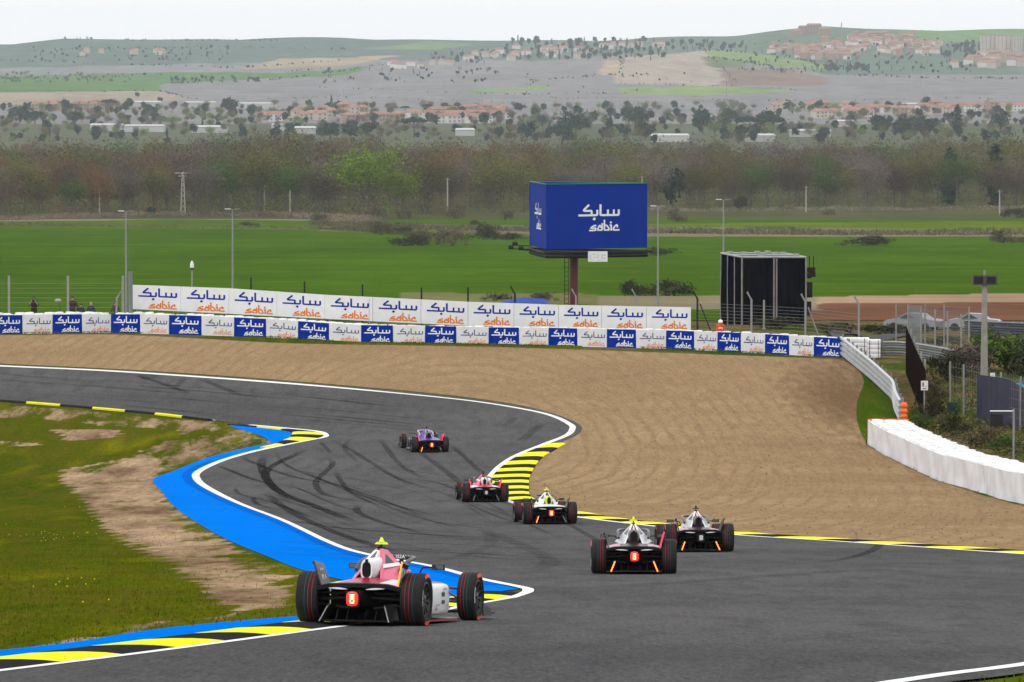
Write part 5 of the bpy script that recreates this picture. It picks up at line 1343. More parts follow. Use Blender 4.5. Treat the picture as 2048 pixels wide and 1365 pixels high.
    b.loft([r0, r2, r3, r1], cap=False); b.build('outlet_rim', L['rim'], car, smooth=50)
    b = MB(); b.add(se_ring(.092, 0, .715, .062, .102, 22, 3.0), [tuple(range(22))]); b.build('outlet', m_carb, car)
    MB().box((0, .088, .82), (.035, .03, .07)).build('outlet_tab', m_carb, car)
    b = MB(); b.hexa([(-.02, .2, .84), (.02, .2, .84), (.035, .75, .84), (-.035, .75, .84), (-.01, .62, .95), (.01, .62, .95), (.02, .8, .95), (-.02, .8, .95)]); b.build('spine', L['spine'], car)
    if L.get('cover'):
        b = MB(); b.hexa([(-.10, .22, .80), (.07, .22, .80), (.10, .85, .80), (-.12, .85, .80), (-.045, .66, .965), (.02, .66, .965), (.03, .86, .965), (-.05, .86, .965)]); b.build('engine_cover_top', L['cover'], car)
    # ---- camera pod on top
    tc = empty('camera_pod', (0, .85, .985), 0, None, None, None, car)
    MB().box((0, 0, .008), (.075, .16, .03)).build('pod_base', m_carb, tc); MB().box((0, 0, .04), (.02, .05, .05)).build('stalk', m_carb, tc)
    b = MB(); b.hexa([(-.085, -.03, .055), (.085, -.03, .055), (.085, .05, .055), (-.085, .05, .055), (-.06, -.02, .085), (.06, -.02, .085), (.06, .05, .085), (-.06, .05, .085)]); b.build('camera_wing', L['tcam'], tc)
    b = MB(); b.hexa([(-.03, -.03, .085), (.03, -.03, .085), (.03, .06, .085), (-.03, .06, .085), (-.008, .0, .15), (.008, .0, .15), (.008, .05, .14), (-.008, .05, .14)]); b.build('antenna_fin', L['tcam'], tc)
    # ---- upright winglets by the rear wheels
    for s in (-1, 1):
        q = [Vector(v) for v in ((s * .515, -.26, .475), (s * .50, .16, .50), (s * .585, .02, .80), (s * .605, -.38, .835))]
        wdir = Vector((-s * .018, 0, -.006))
        b = MB(); vs = q + [p + wdir for p in q]; fs = [(0, 1, 2, 3), (7, 6, 5, 4), (0, 4, 5, 1), (1, 5, 6, 2), (2, 6, 7, 3), (3, 7, 4, 0)]
        b.add(vs, fs); b.m = [0, 1, 2, 2, 2, 2]; wl_ = b.build('winglet', [L['wing_out'], L['wing_in'], m_carb], car)
        MB().tube([q[0] + Vector((-s * .009, -.008, 0)), q[3] + Vector((-s * .009, -.008, 0))], .011, 6).build('edge_strip', L['wing_led'][0 if s < 0 else 1], wl_)
        b = MB(); b.hexa([p + Vector((s * .003, 0, 0)) for p in (q[3] + Vector((0, .02, -.02)), q[2] + Vector((0, -.01, -.02)), q[2] + Vector((-s * .03, -.01, -.075)), q[3] + Vector((-s * .03, .02, -.075)))] + [p + Vector((s * .012, 0, 0)) for p in (q[3] + Vector((0, .02, -.02)), q[2] + Vector((0, -.01, -.02)), q[2] + Vector((-s * .03, -.01, -.075)), q[3] + Vector((-s * .03, .02, -.075)))]); b.build('lamp_pod', m_carb, wl_)
        if text and s < 0:
            # inner face of the left winglet carries white lettering
            ux = (q[1] - q[0]).normalized(); uy = ((q[3] + q[2]) / 2 - (q[0] + q[1]) / 2).normalized(); cen_ = sum(q, Vector()) / 4 + wdir * 1.25 + Vector((.004, 0, 0))
            put_text('NISSAN', .042, m_lwhite, wl_, cen_ + uy * .08, ux, uy); put_text('M', .105, m_lwhite, wl_, cen_ - uy * .03 - ux * .055, ux, uy); put_text('A', .085, m_lwhite, wl_, cen_ - uy * .03 + ux * .06, ux, uy)
            put_text('MODIS', .025, m_lwhite, wl_, cen_ - uy * .11 - ux * .05, ux, uy) if False else None
        if text and s > 0:
            ux = (q[1] - q[0]).normalized(); uy = ((q[3] + q[2]) / 2 - (q[0] + q[1]) / 2).normalized(); cen_ = sum(q, Vector()) / 4 + Vector((.004, 0, 0))
            for sg in (-1, 1): 
                MB().tube([cen_ + ux * (.085 * math.cos(a)) + uy * (sg * (.015 + .085 * math.sin(a))) for a in np.linspace(.1, math.pi - .1, 10)], .0045, 4).build('emblem_arc', m_carb, wl_)
            put_text('NISSAN', .03, m_carb, wl_, cen_ + Vector((.002, 0, 0)), ux, uy)
    # ---- gearbox, crash structure, rain light
    b = MB(); b.loft([se_ring(*a, 14, 4) for a in ((.75, 0, .33, .34, .21), (.2, 0, .33, .26, .18), (-.3, 0, .35, .12, .12), (-.62, 0, .35, .07, .085))]); b.build('gearbox', m_carb, car, smooth=40)
    lt = empty('rain_light', (0, -.63, .35), 0, None, None, None, car)
    MB().box((0, .008, 0), (.17, .026, .20)).build('housing', m_carb, lt)
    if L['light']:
        MB().loft([se_ring(y_, 0, 0, .078 * q_, .092 * q_, 24, 3.2) for y_, q_ in ((-.004, 1), (-.012, .97), (-.016, .8))]).build('lens', m_glow, lt, smooth=60)  # lit lens drawn oversize, its red area imitates the lamp's glow
        led = MB()
        for zz in (-.050, -.026, .0, .026, .050):
            if zz == -.026:
                for xx in (-.024, .024): led.box((xx, -.019, zz), (.016, .008, .015))
            else: led.box((0, -.019, zz), (.058, .008, .016))
        led.build('led_array', m_led, lt)
    else:
        MB().hexa([(x_, y_, z_) for z_ in (-.06, .06) for x_, y_ in ((-.045, -.014), (.045, -.014), (.045, -.006), (-.045, -.006))]).build('lens', m_lens_off, lt)
    # ---- floor and diffuser
    b = MB(); b.hexa([(-.62, -.35, .035), (.62, -.35, .035), (.62, .0, .035), (-.62, .0, .035), (-.62, -.35, .06), (.62, -.35, .06), (.62, .0, .06), (-.62, .0, .06)]) if False else None
    b.hexa([(-.50, -.45, .05), (.50, -.45, .05), (.50, .36, .035), (-.50, .36, .035), (-.50, -.45, .075), (.50, -.45, .075), (.50, .36, .06), (-.50, .36, .06)])
    b.build('diffuser_floor', m_carb, car)
    fl = MB(); pts_o = [(.50, .37), (.70, .5), (.74, 1.2), (.78, 2.0), (.66, 2.45), (.3, 2.5)]
    poly_ = [(x, y) for x, y in pts_o] + [(-x, y) for x, y in pts_o[::-1]]
    vs = [(x, y, .035) for x, y in poly_] + [(x, y, .058) for x, y in poly_]; nn = len(poly_)
    fl.add(vs, [tuple(range(nn - 1, -1, -1)), tuple(range(nn, 2 * nn))] + [(i, (i + 1) % nn, (i + 1) % nn + nn, i + nn) for i in range(nn)]); fl.m = [1, 0] + [1] * nn
    fl.build('floor', [m_carb2, L['floor_edge']], car)
    MB().box((0, .42, .29), (1.12, .04, .47)).build('rear_light_block', m_carb, car)  # added black panel, blocks light so the space under the deck stays dark
    for s in (-1, 1):
        q = [(s * .47, -.52, .05), (s * .44, .1, .05), (s * .40, .1, .27), (s * .37, -.40, .27)]
        MB().plate(q, .015).build('diffuser_fence', m_carb2, car)
        for xx in (.12, .26): MB().plate([(s * xx, -.48, .06), (s * xx, .1, .06), (s * xx, .1, .2), (s * xx, -.35, .2)], .01).build('diffuser_strake', m_carb, car)
        lit = L['leds'][0 if s < 0 else 1]
        MB().tube([(s * .465, -.535, .05), (s * .385, -.43, .245)], .011 if lit else .008, 6).build('brake_strip', m_strip if lit else m_strip_off, car)
        # suspension
        for p, q2 in (((s * .14, -.12, .42), (s * .62, .0, .40)), ((s * .16, .28, .42), (s * .62, .03, .41)), ((s * .16, -.15, .22), (s * .62, -.02, .27)), ((s * .2, .3, .2), (s * .62, .03, .26)), ((s * .12, -.2, .36), (s * .6, -.1, .33)), ((s * .12, .1, .50), (s * .58, .0, .30))):
            MB().tube([p, q2], .013, 6).build('suspension_arm', m_arm, car)
        MB().tube([(s * .2, 0, .335), (s * .6, 0, .35)], .03, 8).build('drive_shaft', m_carb2, car)
        for p, q2 in (((s * .2, 2.75, .46), (s * .62, 2.95, .42)), ((s * .19, 3.2, .46), (s * .62, 2.98, .42)), ((s * .2, 2.7, .27), (s * .62, 2.95, .24)), ((s * .17, 3.2, .27), (s * .62, 2.99, .24)), ((s * .2, 3.0, .5), (s * .6, 2.97, .26))):
            MB().tube([p, q2], .014, 6).build('suspension_arm', m_arm, car)
        # sidepod
        b = MB(); b.loft([se_ring(*a, 20, 5) for a in ((.48, s * .44, .31, .10, .16), (.75, s * .46, .32, .20, .21), (1.3, s * .47, .315, .22, .215), (1.9, s * .47, .31, .21, .21), (2.08, s * .46, .30, .17, .17))]); pod = b.build('sidepod', L['pod'], car, smooth=40)
        b = MB(); b.hexa([(s * .3, .7, .528), (s * .62, .8, .522), (s * .6, 1.9, .515), (s * .3, 2.0, .53), (s * .3, .7, .545), (s * .6, .82, .535), (s * .58, 1.88, .53), (s * .3, 2.0, .55)]) ; b.build('sidepod_top', L['pod_top'], pod)
        if L.get('blossom') and s > 0:
            rs = random.Random(3); bl = MB()
            for k in range(26):
                yb, zb = rs.choice([(1.75, .22), (1.85, .42), (1.65, .45), (1.2, .2)]); yb += rs.gauss(0, .06); zb += rs.gauss(0, .05); zb = min(max(zb, .19), .45); yb = min(max(yb, .9), 1.95); a0 = rs.random() * 3
                bl.add([(s * .6925, yb + .016 * math.cos(a0 + t), zb + .016 * math.sin(a0 + t)) for t in (0, 1.26, 2.5, 3.77, 5.0)], [(0, 1, 2, 3, 4)])
            bl.build('blossom_print', gloss('magenta', S(190, 50, 110)), pod)
            MB().box((.6915, 1.52, .38), (.003, .16, .055)).build('sponsor_patch', gloss('teal_dark', S(40, 70, 64)), pod); MB().box((.6915, 1.52, .28), (.003, .16, .05)).build('sponsor_patch', gloss('teal_dark', S(40, 70, 64)), pod)
            put_text('COMS', .04, m_lwhite, pod, (.6945, 1.52, .28), (0, 1, 0), (0, 0, 1)) if False else None
        # mirror
        mr = empty('mirror', (s * .52, 1.72, .735), 0, None, None, None, car)
        MB().tube([(-s * .22, -.02, -.12), (-s * .17, 0, -.01), (0, 0, .0)], .013, 6).build('stalk', m_carb, mr)
        MB().loft([[(a * .085 * q_ + s * .05, y_, bb_ * .036 * q_) for a, bb_ in ((-1, -1), (1, -1), (1, 1), (-1, 1))] for y_, q_ in ((-.03, 1), (.02, 1), (.06, .6))]).build('shell', m_carb2, mr)
        MB().box((s * .05, -.033, 0), (.14, .004, .055)).build('mirror_glass', M('mirror_glass', (.5, .5, .52), .05, metal=1.0), mr)
        # front wing endplate
        MB().plate([(s * .79, 3.42, .05), (s * .82, 3.80, .05), (s * .81, 3.75, .15), (s * .78, 3.40, .22)], .015).build('front_endplate', m_carb2, car)
        # wheels
        wheel(car, s * .70, 0, .30, .345, 0, .75 if s > 0 else .2); wheel(car, s * .715, 2.97, .255, .325, L.get('steer', 0), .75 if s > 0 else .2)
    b = MB(); b.hexa([(-.80, 3.5, .10), (.80, 3.5, .10), (.82, 4.0, .07), (-.82, 4.0, .07), (-.80, 3.5, .125), (.80, 3.5, .125), (.82, 4.0, .085), (-.82, 4.0, .085)]); b.build('front_wing', m_carb2, car)
    # halo
    pts = [(.30, .72, .70), (.31, 1.0, .80), (.30, 1.35, .845), (.24, 1.68, .855), (.12, 1.88, .855), (0, 1.93, .855), (-.12, 1.88, .855), (-.24, 1.68, .855), (-.30, 1.35, .845), (-.31, 1.0, .80), (-.30, .72, .70)]
    b = MB(); b.tube(smooth_path(pts, .05), .028, 10); ha = b.build('halo', L['halo'], car, smooth=60)
    b = MB(); b.tube([(0, 1.92, .85), (0, 2.12, .62)], [.028, .04], 8); b.build('halo_pillar', m_carb2, car, smooth=60)
    if text: put_text('NISSAN', .07, m_lwhite, ha, (.0, 1.89, .862), (1, 0, 0), (0, .35, 1))
    for x, y in ((0, 0),): pass
    # fin blossoms of the first car
    if L.get('blossom'):
        rs = random.Random(5); bl = MB()
        for k in range(14):
            u, v = rs.uniform(.2, .8), rs.uniform(.45, .9)
            q = [Vector(vv) for vv in ((-.215, .12, .565), (-.375, .95, .63), (-.058, .98, .965), (-.047, .74, .985))]; p = (q[0] * (1 - u) + q[1] * u) * (1 - v) + (q[3] * (1 - u) + q[2] * u) * v
            bl.add([p + Vector((-.004, .018 * math.cos(t), .018 * math.sin(t))) for t in (0, 1.26, 2.5, 3.77, 5.0)], [(0, 1, 2, 3, 4)])
        bl.build('blossom_print', gloss('magenta', S(190, 50, 110)), car)
    # driver: a person of their own, in the seat
    key = L['suit']
    if key not in DRIVER: DRIVER[key] = driver_mesh(M('suit_%.2f_%.2f_%.2f' % key, key, .8))
    d = link(bpy.data.objects.new('person', DRIVER[key])); d.matrix_world = Matrix.Translation(g) @ car.rotation_euler.to_matrix().to_4x4()
    tag(d, driver_label, 'person')
    b = MB(); b.loft([[(.125 * math.sin(a) * math.cos(t), .93 + .145 * math.sin(a) * math.sin(t), .765 + .135 * -math.cos(a)) for t in np.linspace(0, 2 * math.pi, 18, endpoint=False)] for a in np.linspace(.35, math.pi - .05, 10)]); b.build('helmet', L['helmet'], d, smooth=60)
    b = MB(); b.loft([[(.128 * math.cos(t), .93 + .148 * math.sin(t), z_) for t in np.linspace(.45, math.pi - .45, 10)] for z_ in (.75, .80)], cap=False, close=False); b.build('visor', m_carb2, d)
    return car
pink, crim, white, silver = gloss('coral_pink', S(222, 96, 124)), gloss('crimson', S(150, 18, 48)), gloss('white', (.78, .78, .78)), gloss('silver', (.50, .50, .52), metal=.3)
dusty, maro, blk, lime = gloss('dusty_pink', S(208, 150, 164)), gloss('maroon', S(58, 16, 26)), gloss('black', (.015, .015, .017)), gloss('lime', S(205, 225, 10))
purp, mag = gloss('purple', S(70, 50, 150)), gloss('magenta_red', S(205, 20, 70))
lt_gr = gloss('light_grey', (.62, .62, .64)); dk_gr = gloss('dark_grey_plum', S(66, 56, 62)); redc = gloss('red', S(190, 24, 40)); ppk = gloss('pale_pink', S(230, 190, 200))
mLime = M('lime_matte', S(215, 232, 0), .5)
base = dict(nose=white, body=pink, deck_mid=crim, deck_side=white, accent=white, fin_out=pink, fin_out_l=white, fin_edge=pink, fin_in=blk, airbox=white, rim=white, spine=blk, tcam=mLime, wing_out=lt_gr, wing_in=dk_gr, wing_led=(m_arm, m_wled_or),
            light=True, leds=(False, False), floor_edge=crim, pod=white, pod_top=crim, halo=m_carb2, helmet=gloss('helmet_pink', S(225, 150, 160)), suit=(.5, .5, .55), band=white, blossom=True, steer=0, cover=None)
A = dict(base, cover=white)
ACAR = race_car('closest race car, coral pink and white with a lime camera fin, riding the yellow kerb', 728, 1254.5, R(-13.0), A, 'driver in a pale pink helmet in the closest pink and white car', 'race cars running in line', True)
B = dict(base, nose=dusty, body=dusty, deck_mid=maro, deck_side=dusty, fin_out=silver, fin_out_l=silver, fin_edge=white, fin_in=blk, airbox=maro, rim=blk, spine=ppk, wing_out=redc, wing_in=blk, wing_led=(m_arm, m_wled_red), leds=(True, True), floor_edge=maro, pod=maro, pod_top=dusty, halo=gloss('halo_grey', (.05, .05, .055)), band=None, blossom=False, helmet=gloss('helmet_dark', (.05, .05, .06)), suit=(.04, .03, .03))
race_car('silver and dusty pink race car with lime camera fin and lit rain light', 1268, 1150.5, R(.8 - 1.2), B, 'dark-helmeted driver in the second nearest car', 'race cars running in line')
Cc = dict(B, tcam=blk, light=False, wing_out=lt_gr, wing_led=(m_arm, m_arm), helmet=M('helmet_orange', S(235, 110, 20), .3), leds=(True, True))
race_car('silver and dusty pink race car with a black camera fin and unlit rain light', 1398, 1106, R(5.0 - 1.9), Cc, 'orange-helmeted driver in the car with the black camera fin', 'race cars running in line')
Dd = dict(base, nose=white, body=white, deck_mid=white, deck_side=white, fin_out=white, fin_out_l=white, fin_edge=lt_gr, fin_in=blk, airbox=lime, rim=lime, spine=blk, wing_out=lt_gr, wing_in=blk, wing_led=(m_arm, m_arm), leds=(True, False), floor_edge=blk, pod=white, pod_top=white, band=None, blossom=False, helmet=gloss('helmet_dark', (.05, .05, .06)), suit=(.04, .04, .04))
race_car('white race car with a lime green airbox beside the striped kerb', 1099, 1050, R(6.0 - .4), Dd, 'driver in the white car with the lime airbox', 'race cars running in line')
Ee = dict(base, body=redc, deck_mid=redc, fin_out=pink, fin_out_l=pink, fin_edge=crim, airbox=white, rim=lt_gr, tcam=blk, wing_out=redc, wing_in=redc, wing_led=(m_wled_red, m_wled_red), light=False, leds=(False, False), pod=crim, blossom=False, helmet=gloss('helmet_dark', (.05, .05, .06)), suit=(.4, .4, .45))
race_car('red and pink race car with an unlit rain light entering the striped kerb', 970, 1005.5, R(4.5 + .3), Ee, 'driver in the red and pink car at the striped kerb', 'race cars running in line')
Ff = dict(base, nose=purp, body=purp, deck_mid=purp, deck_side=purp, fin_out=purp, fin_out_l=purp, fin_edge=gloss('lilac', S(190, 170, 215)), airbox=blk, rim=blk, tcam=blk, wing_out=mag, wing_in=mag, wing_led=(m_wled_red, m_wled_red), leds=(True, False), floor_edge=blk, pod=blk, pod_top=purp, halo=gloss('lilac', S(190, 170, 215)), band=None, blossom=False, accent=blk, helmet=gloss('helmet_dark', (.05, .05, .06)), suit=(.04, .04, .06))
race_car('purple race car with magenta winglets, farthest ahead in the bend', 859, 905.5, R(9.5 + .8), Ff, 'driver in the farthest, purple car', 'race cars running in line')

# ================================================================ ordinary cars on the far road
def road_car(label, px, py, rz, paintm):
    g = P(px, py); c = empty('road_car', g, rz, label, 'car')
    prof = [(-2.1, .35), (-2.1, .75), (-1.9, .88), (-1.2, .95), (-.75, 1.32), (.35, 1.36), (1.05, .98), (1.8, .85), (2.12, .68), (2.12, .35)]
    rings = [[(s * (.86 if z < .95 else .66), x, z) for x, z in prof] for s in (-1, -.6, .6, 1)]
    b = MB(); b.loft([[(s * (.87 if z < .97 else .68) * k_, x, z) for x, z in prof] for s, k_ in ((-1, 1), (1, 1))]); b.build('body', paintm, c, smooth=35)
    gl = M('car_glass', (.02, .025, .03), .1)
    for s in (-1, 1):
        b = MB(); b.hexa([(s * .80, -1.05, .97), (s * .815, .85, .98), (s * .80, .85, .98), (s * .79, -1.05, .97), (s * .70, -.7, 1.28), (s * .71, .3, 1.3), (s * .69, .3, 1.3), (s * .68, -.7, 1.28)]); b.build('side_window', gl, c)
        for y in (-1.3, 1.3):
            w = empty('wheel', (s * .80, y, .32), 0, None, None, None, c)
            MB().lathe([(.2, -.1), (.31, -.1), (.32, -.06), (.32, .06), (.31, .1), (.2, .1)], 18, 'x').build('tyre', m_tyre, w); MB().lathe([(.19, -.09), (.2, 0), (.19, .09), (.03, .1)], 12, 'x').build('rim', m_steel, w)
        MB().box((s * .62, 2.12, .66), (.3, .03, .1)).build('headlight', m_bwhite, c); MB().box((s * .62, -2.1, .72), (.28, .03, .1)).build('tail_light', m_red, c)
    b = MB(); b.hexa([(-.66, 1.06, .99), (.66, 1.06, .99), (.66, 1.05, .98), (-.66, 1.05, .98), (-.6, .37, 1.345), (.6, .37, 1.345), (.6, .35, 1.33), (-.6, .35, 1.33)]); b.build('windscreen', gl, c)
    return c
road_car('silver car parked on the far road behind the wire mesh fence', 1828, 662, R(62), gloss('car_silver', (.22, .23, .25), metal=.4))
road_car('pale grey car on the far road beside the loudspeaker pole', 1946, 663, R(80), gloss('car_grey', (.26, .27, .29)))
# ================================================================ trees
def leaf_tris(C, size, up=0.0, el=1.0, rs=np.random):
    """one small triangle per point; up pulls the long axis upright"""
    N = len(C); d = rs.normal(size=(N, 3)); d[:, 2] += up; d /= np.linalg.norm(d, axis=1)[:, None]
    e = rs.normal(size=(N, 3)); e -= d * (e * d).sum(1)[:, None]; e /= np.linalg.norm(e, axis=1)[:, None]
    s = size * (.6 + .8 * rs.rand(N))[:, None]
    return np.stack([C - d * s * el * .5 - e * s * .35, C - d * s * el * .5 + e * s * .35, C + d * s * el * .7], 1).reshape(-1, 3)
def tree_proto(kind, seed):
    rs = np.random.RandomState(seed); tr = MB(); pts = []
    if kind in ('bare', 'leafy'):
        H = 15.0; top = []
        th = H * rs.uniform(.18, .3)
        tr.tube([(0, 0, -.5), (rs.uniform(-.3, .3), rs.uniform(-.3, .3), th), (rs.uniform(-.5, .5), rs.uniform(-.5, .5), H * .55), (rs.uniform(-.8, .8), 0, H * .86)], [.34, .28, .16, .05], 6)
        nl = rs.randint(7, 10)
        for k in range(nl):
            a = 2 * math.pi * (k / nl + rs.uniform(-.06, .06)); z0 = th + (H * .5 - th) * rs.rand(); L_ = H * rs.uniform(.30, .48); el = rs.uniform(.75, 1.2)
            p0 = Vector((0, 0, z0)); d = Vector((math.cos(a) * math.cos(el), math.sin(a) * math.cos(el), math.sin(el)))
            p1 = p0 + d * L_ * .5; p2 = p1 + (d + Vector((0, 0, .45))).normalized() * L_ * .5
            tr.tube([p0, p1, p2], [.13, .08, .03], 4); top += [p1.lerp(p2, t) for t in (0, .35, .7, 1)]
            for m_ in range(2):
                b_ = p0.lerp(p1, rs.uniform(.4, 1)); e_ = b_ + Vector((rs.normal() * 1.6, rs.normal() * 1.6, rs.uniform(1, 3.2))); tr.tube([b_, e_], [.05, .02], 3, cap=False); top += [b_.lerp(e_, .6), e_]
        top += [Vector((rs.normal() * .8, rs.normal() * .8, H * f)) for f in (.6, .7, .8, .88, .95)]
        n_ = 44 if kind == 'bare' else 44
        for c in top:
            sc_ = .95 if kind == 'bare' else 1.15
            pts.append(np.array(c) + rs.normal(size=(n_, 3)) * np.array([sc_, sc_, sc_ * 1.05]))
        for k in range(10):     # undergrowth of low shoots
            pts.append(np.array([rs.normal() * 1.8, rs.normal() * 1.8, rs.uniform(.5, 3.0)]) + rs.normal(size=(12, 3)) * .8)
        C = np.concatenate(pts); C[:, 2] = np.maximum(C[:, 2], .2)
        C[:, :2] *= 1.3; V = leaf_tris(C, .26 if kind == 'bare' else .38, .9 if kind == 'bare' else .2, 2.2 if kind == 'bare' else 1.1, rs)
    elif kind == 'pine':        # umbrella pine
        H = 12.0; tr.tube([(0, 0, -.5), (.2, 0, H * .35), (0, .1, H * .72)], [.35, .28, .15], 6)
        for k in range(6):
            a = k * 1.05; tr.tube([(0, 0, H * .45), (math.cos(a) * 2.4, math.sin(a) * 2.4, H * .72)], [.12, .05], 4)
        for k in range(26):
            a, r_ = rs.rand() * 6.28, 4.2 * math.sqrt(rs.rand()); pts.append(np.array([r_ * math.cos(a), r_ * math.sin(a), H * .80 + (1 - (r_ / 4.6) ** 2) * 1.4]) + rs.normal(size=(40, 3)) * np.array([.7, .7, .55]))
        C = np.concatenate(pts); V = leaf_tris(C, .85, 0, 1.0, rs)
    elif kind == 'cypress':
        H = 11.0; tr.tube([(0, 0, -.5), (0, 0, H * .8)], [.2, .05], 5)
        for k in range(16):
            f = (k + .5) / 16; r_ = 1.1 * math.sin(math.pi * min(1, f * .85 + .12)); pts.append(np.array([0, 0, H * (.08 + .92 * f)]) + rs.normal(size=(30, 3)) * np.array([r_ * .5, r_ * .5, .4]))
        C = np.concatenate(pts); V = leaf_tris(C, .7, 1.0, 1.3, rs)
    elif kind == 'round':
        H = 9.0; tr.tube([(0, 0, -.5), (0, 0, H * .6)], [.3, .12], 5)
        for k in range(5): a = k * 1.26; tr.tube([(0, 0, H * .3), (math.cos(a) * 2, math.sin(a) * 2, H * .6)], [.1, .04], 4)
        for k in range(24):
            d = rs.normal(size=3); d /= np.linalg.norm(d); pts.append(np.array([0, 0, H * .58]) + d * np.array([2.9, 2.9, 3.0]) * rs.uniform(.5, .95) + rs.normal(size=(34, 3)) * .65)
        C = np.concatenate(pts); C[:, 2] = np.maximum(C[:, 2], .3); V = leaf_tris(C, .95, 0, 1.0, rs)
    elif kind == 'bush':
        H = 2.2; 
        for k in range(7): a = k * .9; tr.tube([(0, 0, -.2), (math.cos(a) * .5, math.sin(a) * .5, .9), (math.cos(a) * 1.1, math.sin(a) * 1.1, 1.7)], [.05, .035, .015], 4)
        for k in range(22):
            a, r_ = rs.rand() * 6.28, 1.5 * math.sqrt(rs.rand()); pts.append(np.array([r_ * math.cos(a), r_ * math.sin(a), rs.uniform(.25, 1.0) * H * (1 - .22 * r_)]) + rs.normal(size=(46, 3)) * .26)
        C = np.concatenate(pts); C[:, 2] = np.maximum(C[:, 2], .02); V = leaf_tris(C, .17, .5, 1.5, rs)
    return tr, V.astype(np.float32)
def leaf_mat(name, c, ov=.22, hue=.02):
    n = NT(name); oi = n.n('ObjectInfo'); g = n.n('NewGeometry')
    tc = n.n('TexCoord'); nz = n.noise(.5, tc.outputs['Object'], 3)
    hs = n.n('HueSaturation'); hs.inputs['Color'].default_value = (*c, 1)
    v = n.math('MULTIPLY', n.rng(oi.outputs['Random'], 0, 1, 1 - ov, 1 + ov), n.rng(nz, .3, .7, .7, 1.3))
    n.l(v, hs.inputs['Value']); n.l(n.rng(oi.outputs['Random'], 0, 1, .5 - hue, .5 + hue), hs.inputs['Hue'])
    n.l(hs.outputs[0], n.b.inputs['Base Color']); n.b.inputs['Roughness'].default_value = .9; n.b.inputs['Specular IOR Level'].default_value = .0
    return n.m
m_bark = M('bark', S(92, 80, 70), .95, var=.25, scale=2)
LM = {'bare_brown': leaf_mat('twigs_brown', S(94, 79, 65), .3), 'bare_grey': leaf_mat('twigs_grey', S(108, 97, 88), .3), 'bare_rust': leaf_mat('twigs_rust', S(116, 84, 52), .25), 'olive': leaf_mat('budding_olive', S(98, 94, 44), .25),
      'spring': leaf_mat('spring_green', S(104, 124, 24), .15), 'mid': leaf_mat('mid_green', S(72, 94, 42), .2), 'pine': leaf_mat('pine_green', S(40, 62, 48)), 'cyp': leaf_mat('cypress_green', S(38, 58, 48)), 'pale': leaf_mat('pale_green', S(110, 126, 70)), 'scrub': leaf_mat('scrub_grey', S(98, 92, 70)), 'dark': leaf_mat('dark_scrub', S(58, 60, 42)), 'mauve': leaf_mat('mauve_scrub', S(92, 76, 74))}
PROTO = {}; PARR = {}
for kind, nv in (('bare', 5), ('leafy', 3), ('pine', 3), ('cypress', 1), ('round', 3), ('bush', 4)):
    for i in range(nv): PARR[(kind, i)] = tree_proto(kind, 40 + i * 7 + len(kind))
NV = {'bare': 5, 'leafy': 3, 'pine': 3, 'cypress': 1, 'round': 3, 'bush': 4}
def tree(name, kind, var, colr, loc, sc, label, cat, group, rz=None, sz=None):
    key = (kind, var, colr)
    if key not in PROTO:
        tr, V = PARR[(kind, var)]
        PROTO[key] = (tr.mesh('trunk', m_bark, 60), mesh_np('crown', V, None, np.arange(len(V)).reshape(-1, 3), mats=[LM[colr]]))
    o = empty(name, loc, random.random() * 6.28 if rz is None else rz, label, cat, group); o.scale = (sc, sc, sz or sc)
    t_, c_ = PROTO[key]
    link(bpy.data.objects.new('stems' if kind == 'bush' else 'trunk', t_), o); link(bpy.data.objects.new('foliage' if kind == 'bush' else 'crown', c_), o)
    return o
KIND_LAB = {'bare_brown': 'brown leafless tree in the belt', 'bare_grey': 'grey leafless tree in the belt', 'bare_rust': 'rust-tinted tree in the belt', 'olive': 'olive budding tree in the belt', 'spring': 'fresh green tree in the belt', 'mid': 'mid green tree in the belt', 'pine': 'dark evergreen in the belt'}
def zone_of(px):
    for lim, z in ((60, 'at the left edge'), (200, 'near the left edge'), (360, 'left of the lattice pole'), (480, 'right of the lattice pole'), (600, 'behind the twin poles'), (700, 'left of the bright green trees'), (830, 'by the bright green trees'), (930, 'by the tall pole'), (1060, 'just left of the billboard'), (1300, 'behind the billboard'), (1450, 'right of the billboard'), (1620, 'above the black tower'), (1800, 'right of the black tower'), (1950, 'left of the loudspeaker pole')):
        if px < lim: return z
    return 'at the right edge'
def belt_colour(px):
    r_ = random.random()
    if px < 320: w = [('bare_brown', .35), ('bare_rust', .3), ('olive', .2), ('mid', .1), ('bare_grey', .05)]
    elif px < 680: w = [('bare_brown', .5), ('bare_grey', .22), ('olive', .18), ('mid', .1)]
    elif px < 1080: w = [('bare_brown', .42), ('olive', .28), ('bare_grey', .2), ('bare_rust', .1)]
    else: w = [('bare_grey', .36), ('bare_brown', .3), ('olive', .26), ('mid', .05), ('pine', .03)]
    for k, p in w:
        if r_ < p: return k
        r_ -= p
    return 'bare_brown'
edge_y = interp([(-400, 446), (0, 440), (350, 431), (640, 436), (760, 440), (900, 428), (1300, 421), (2048, 419), (2500, 418)])
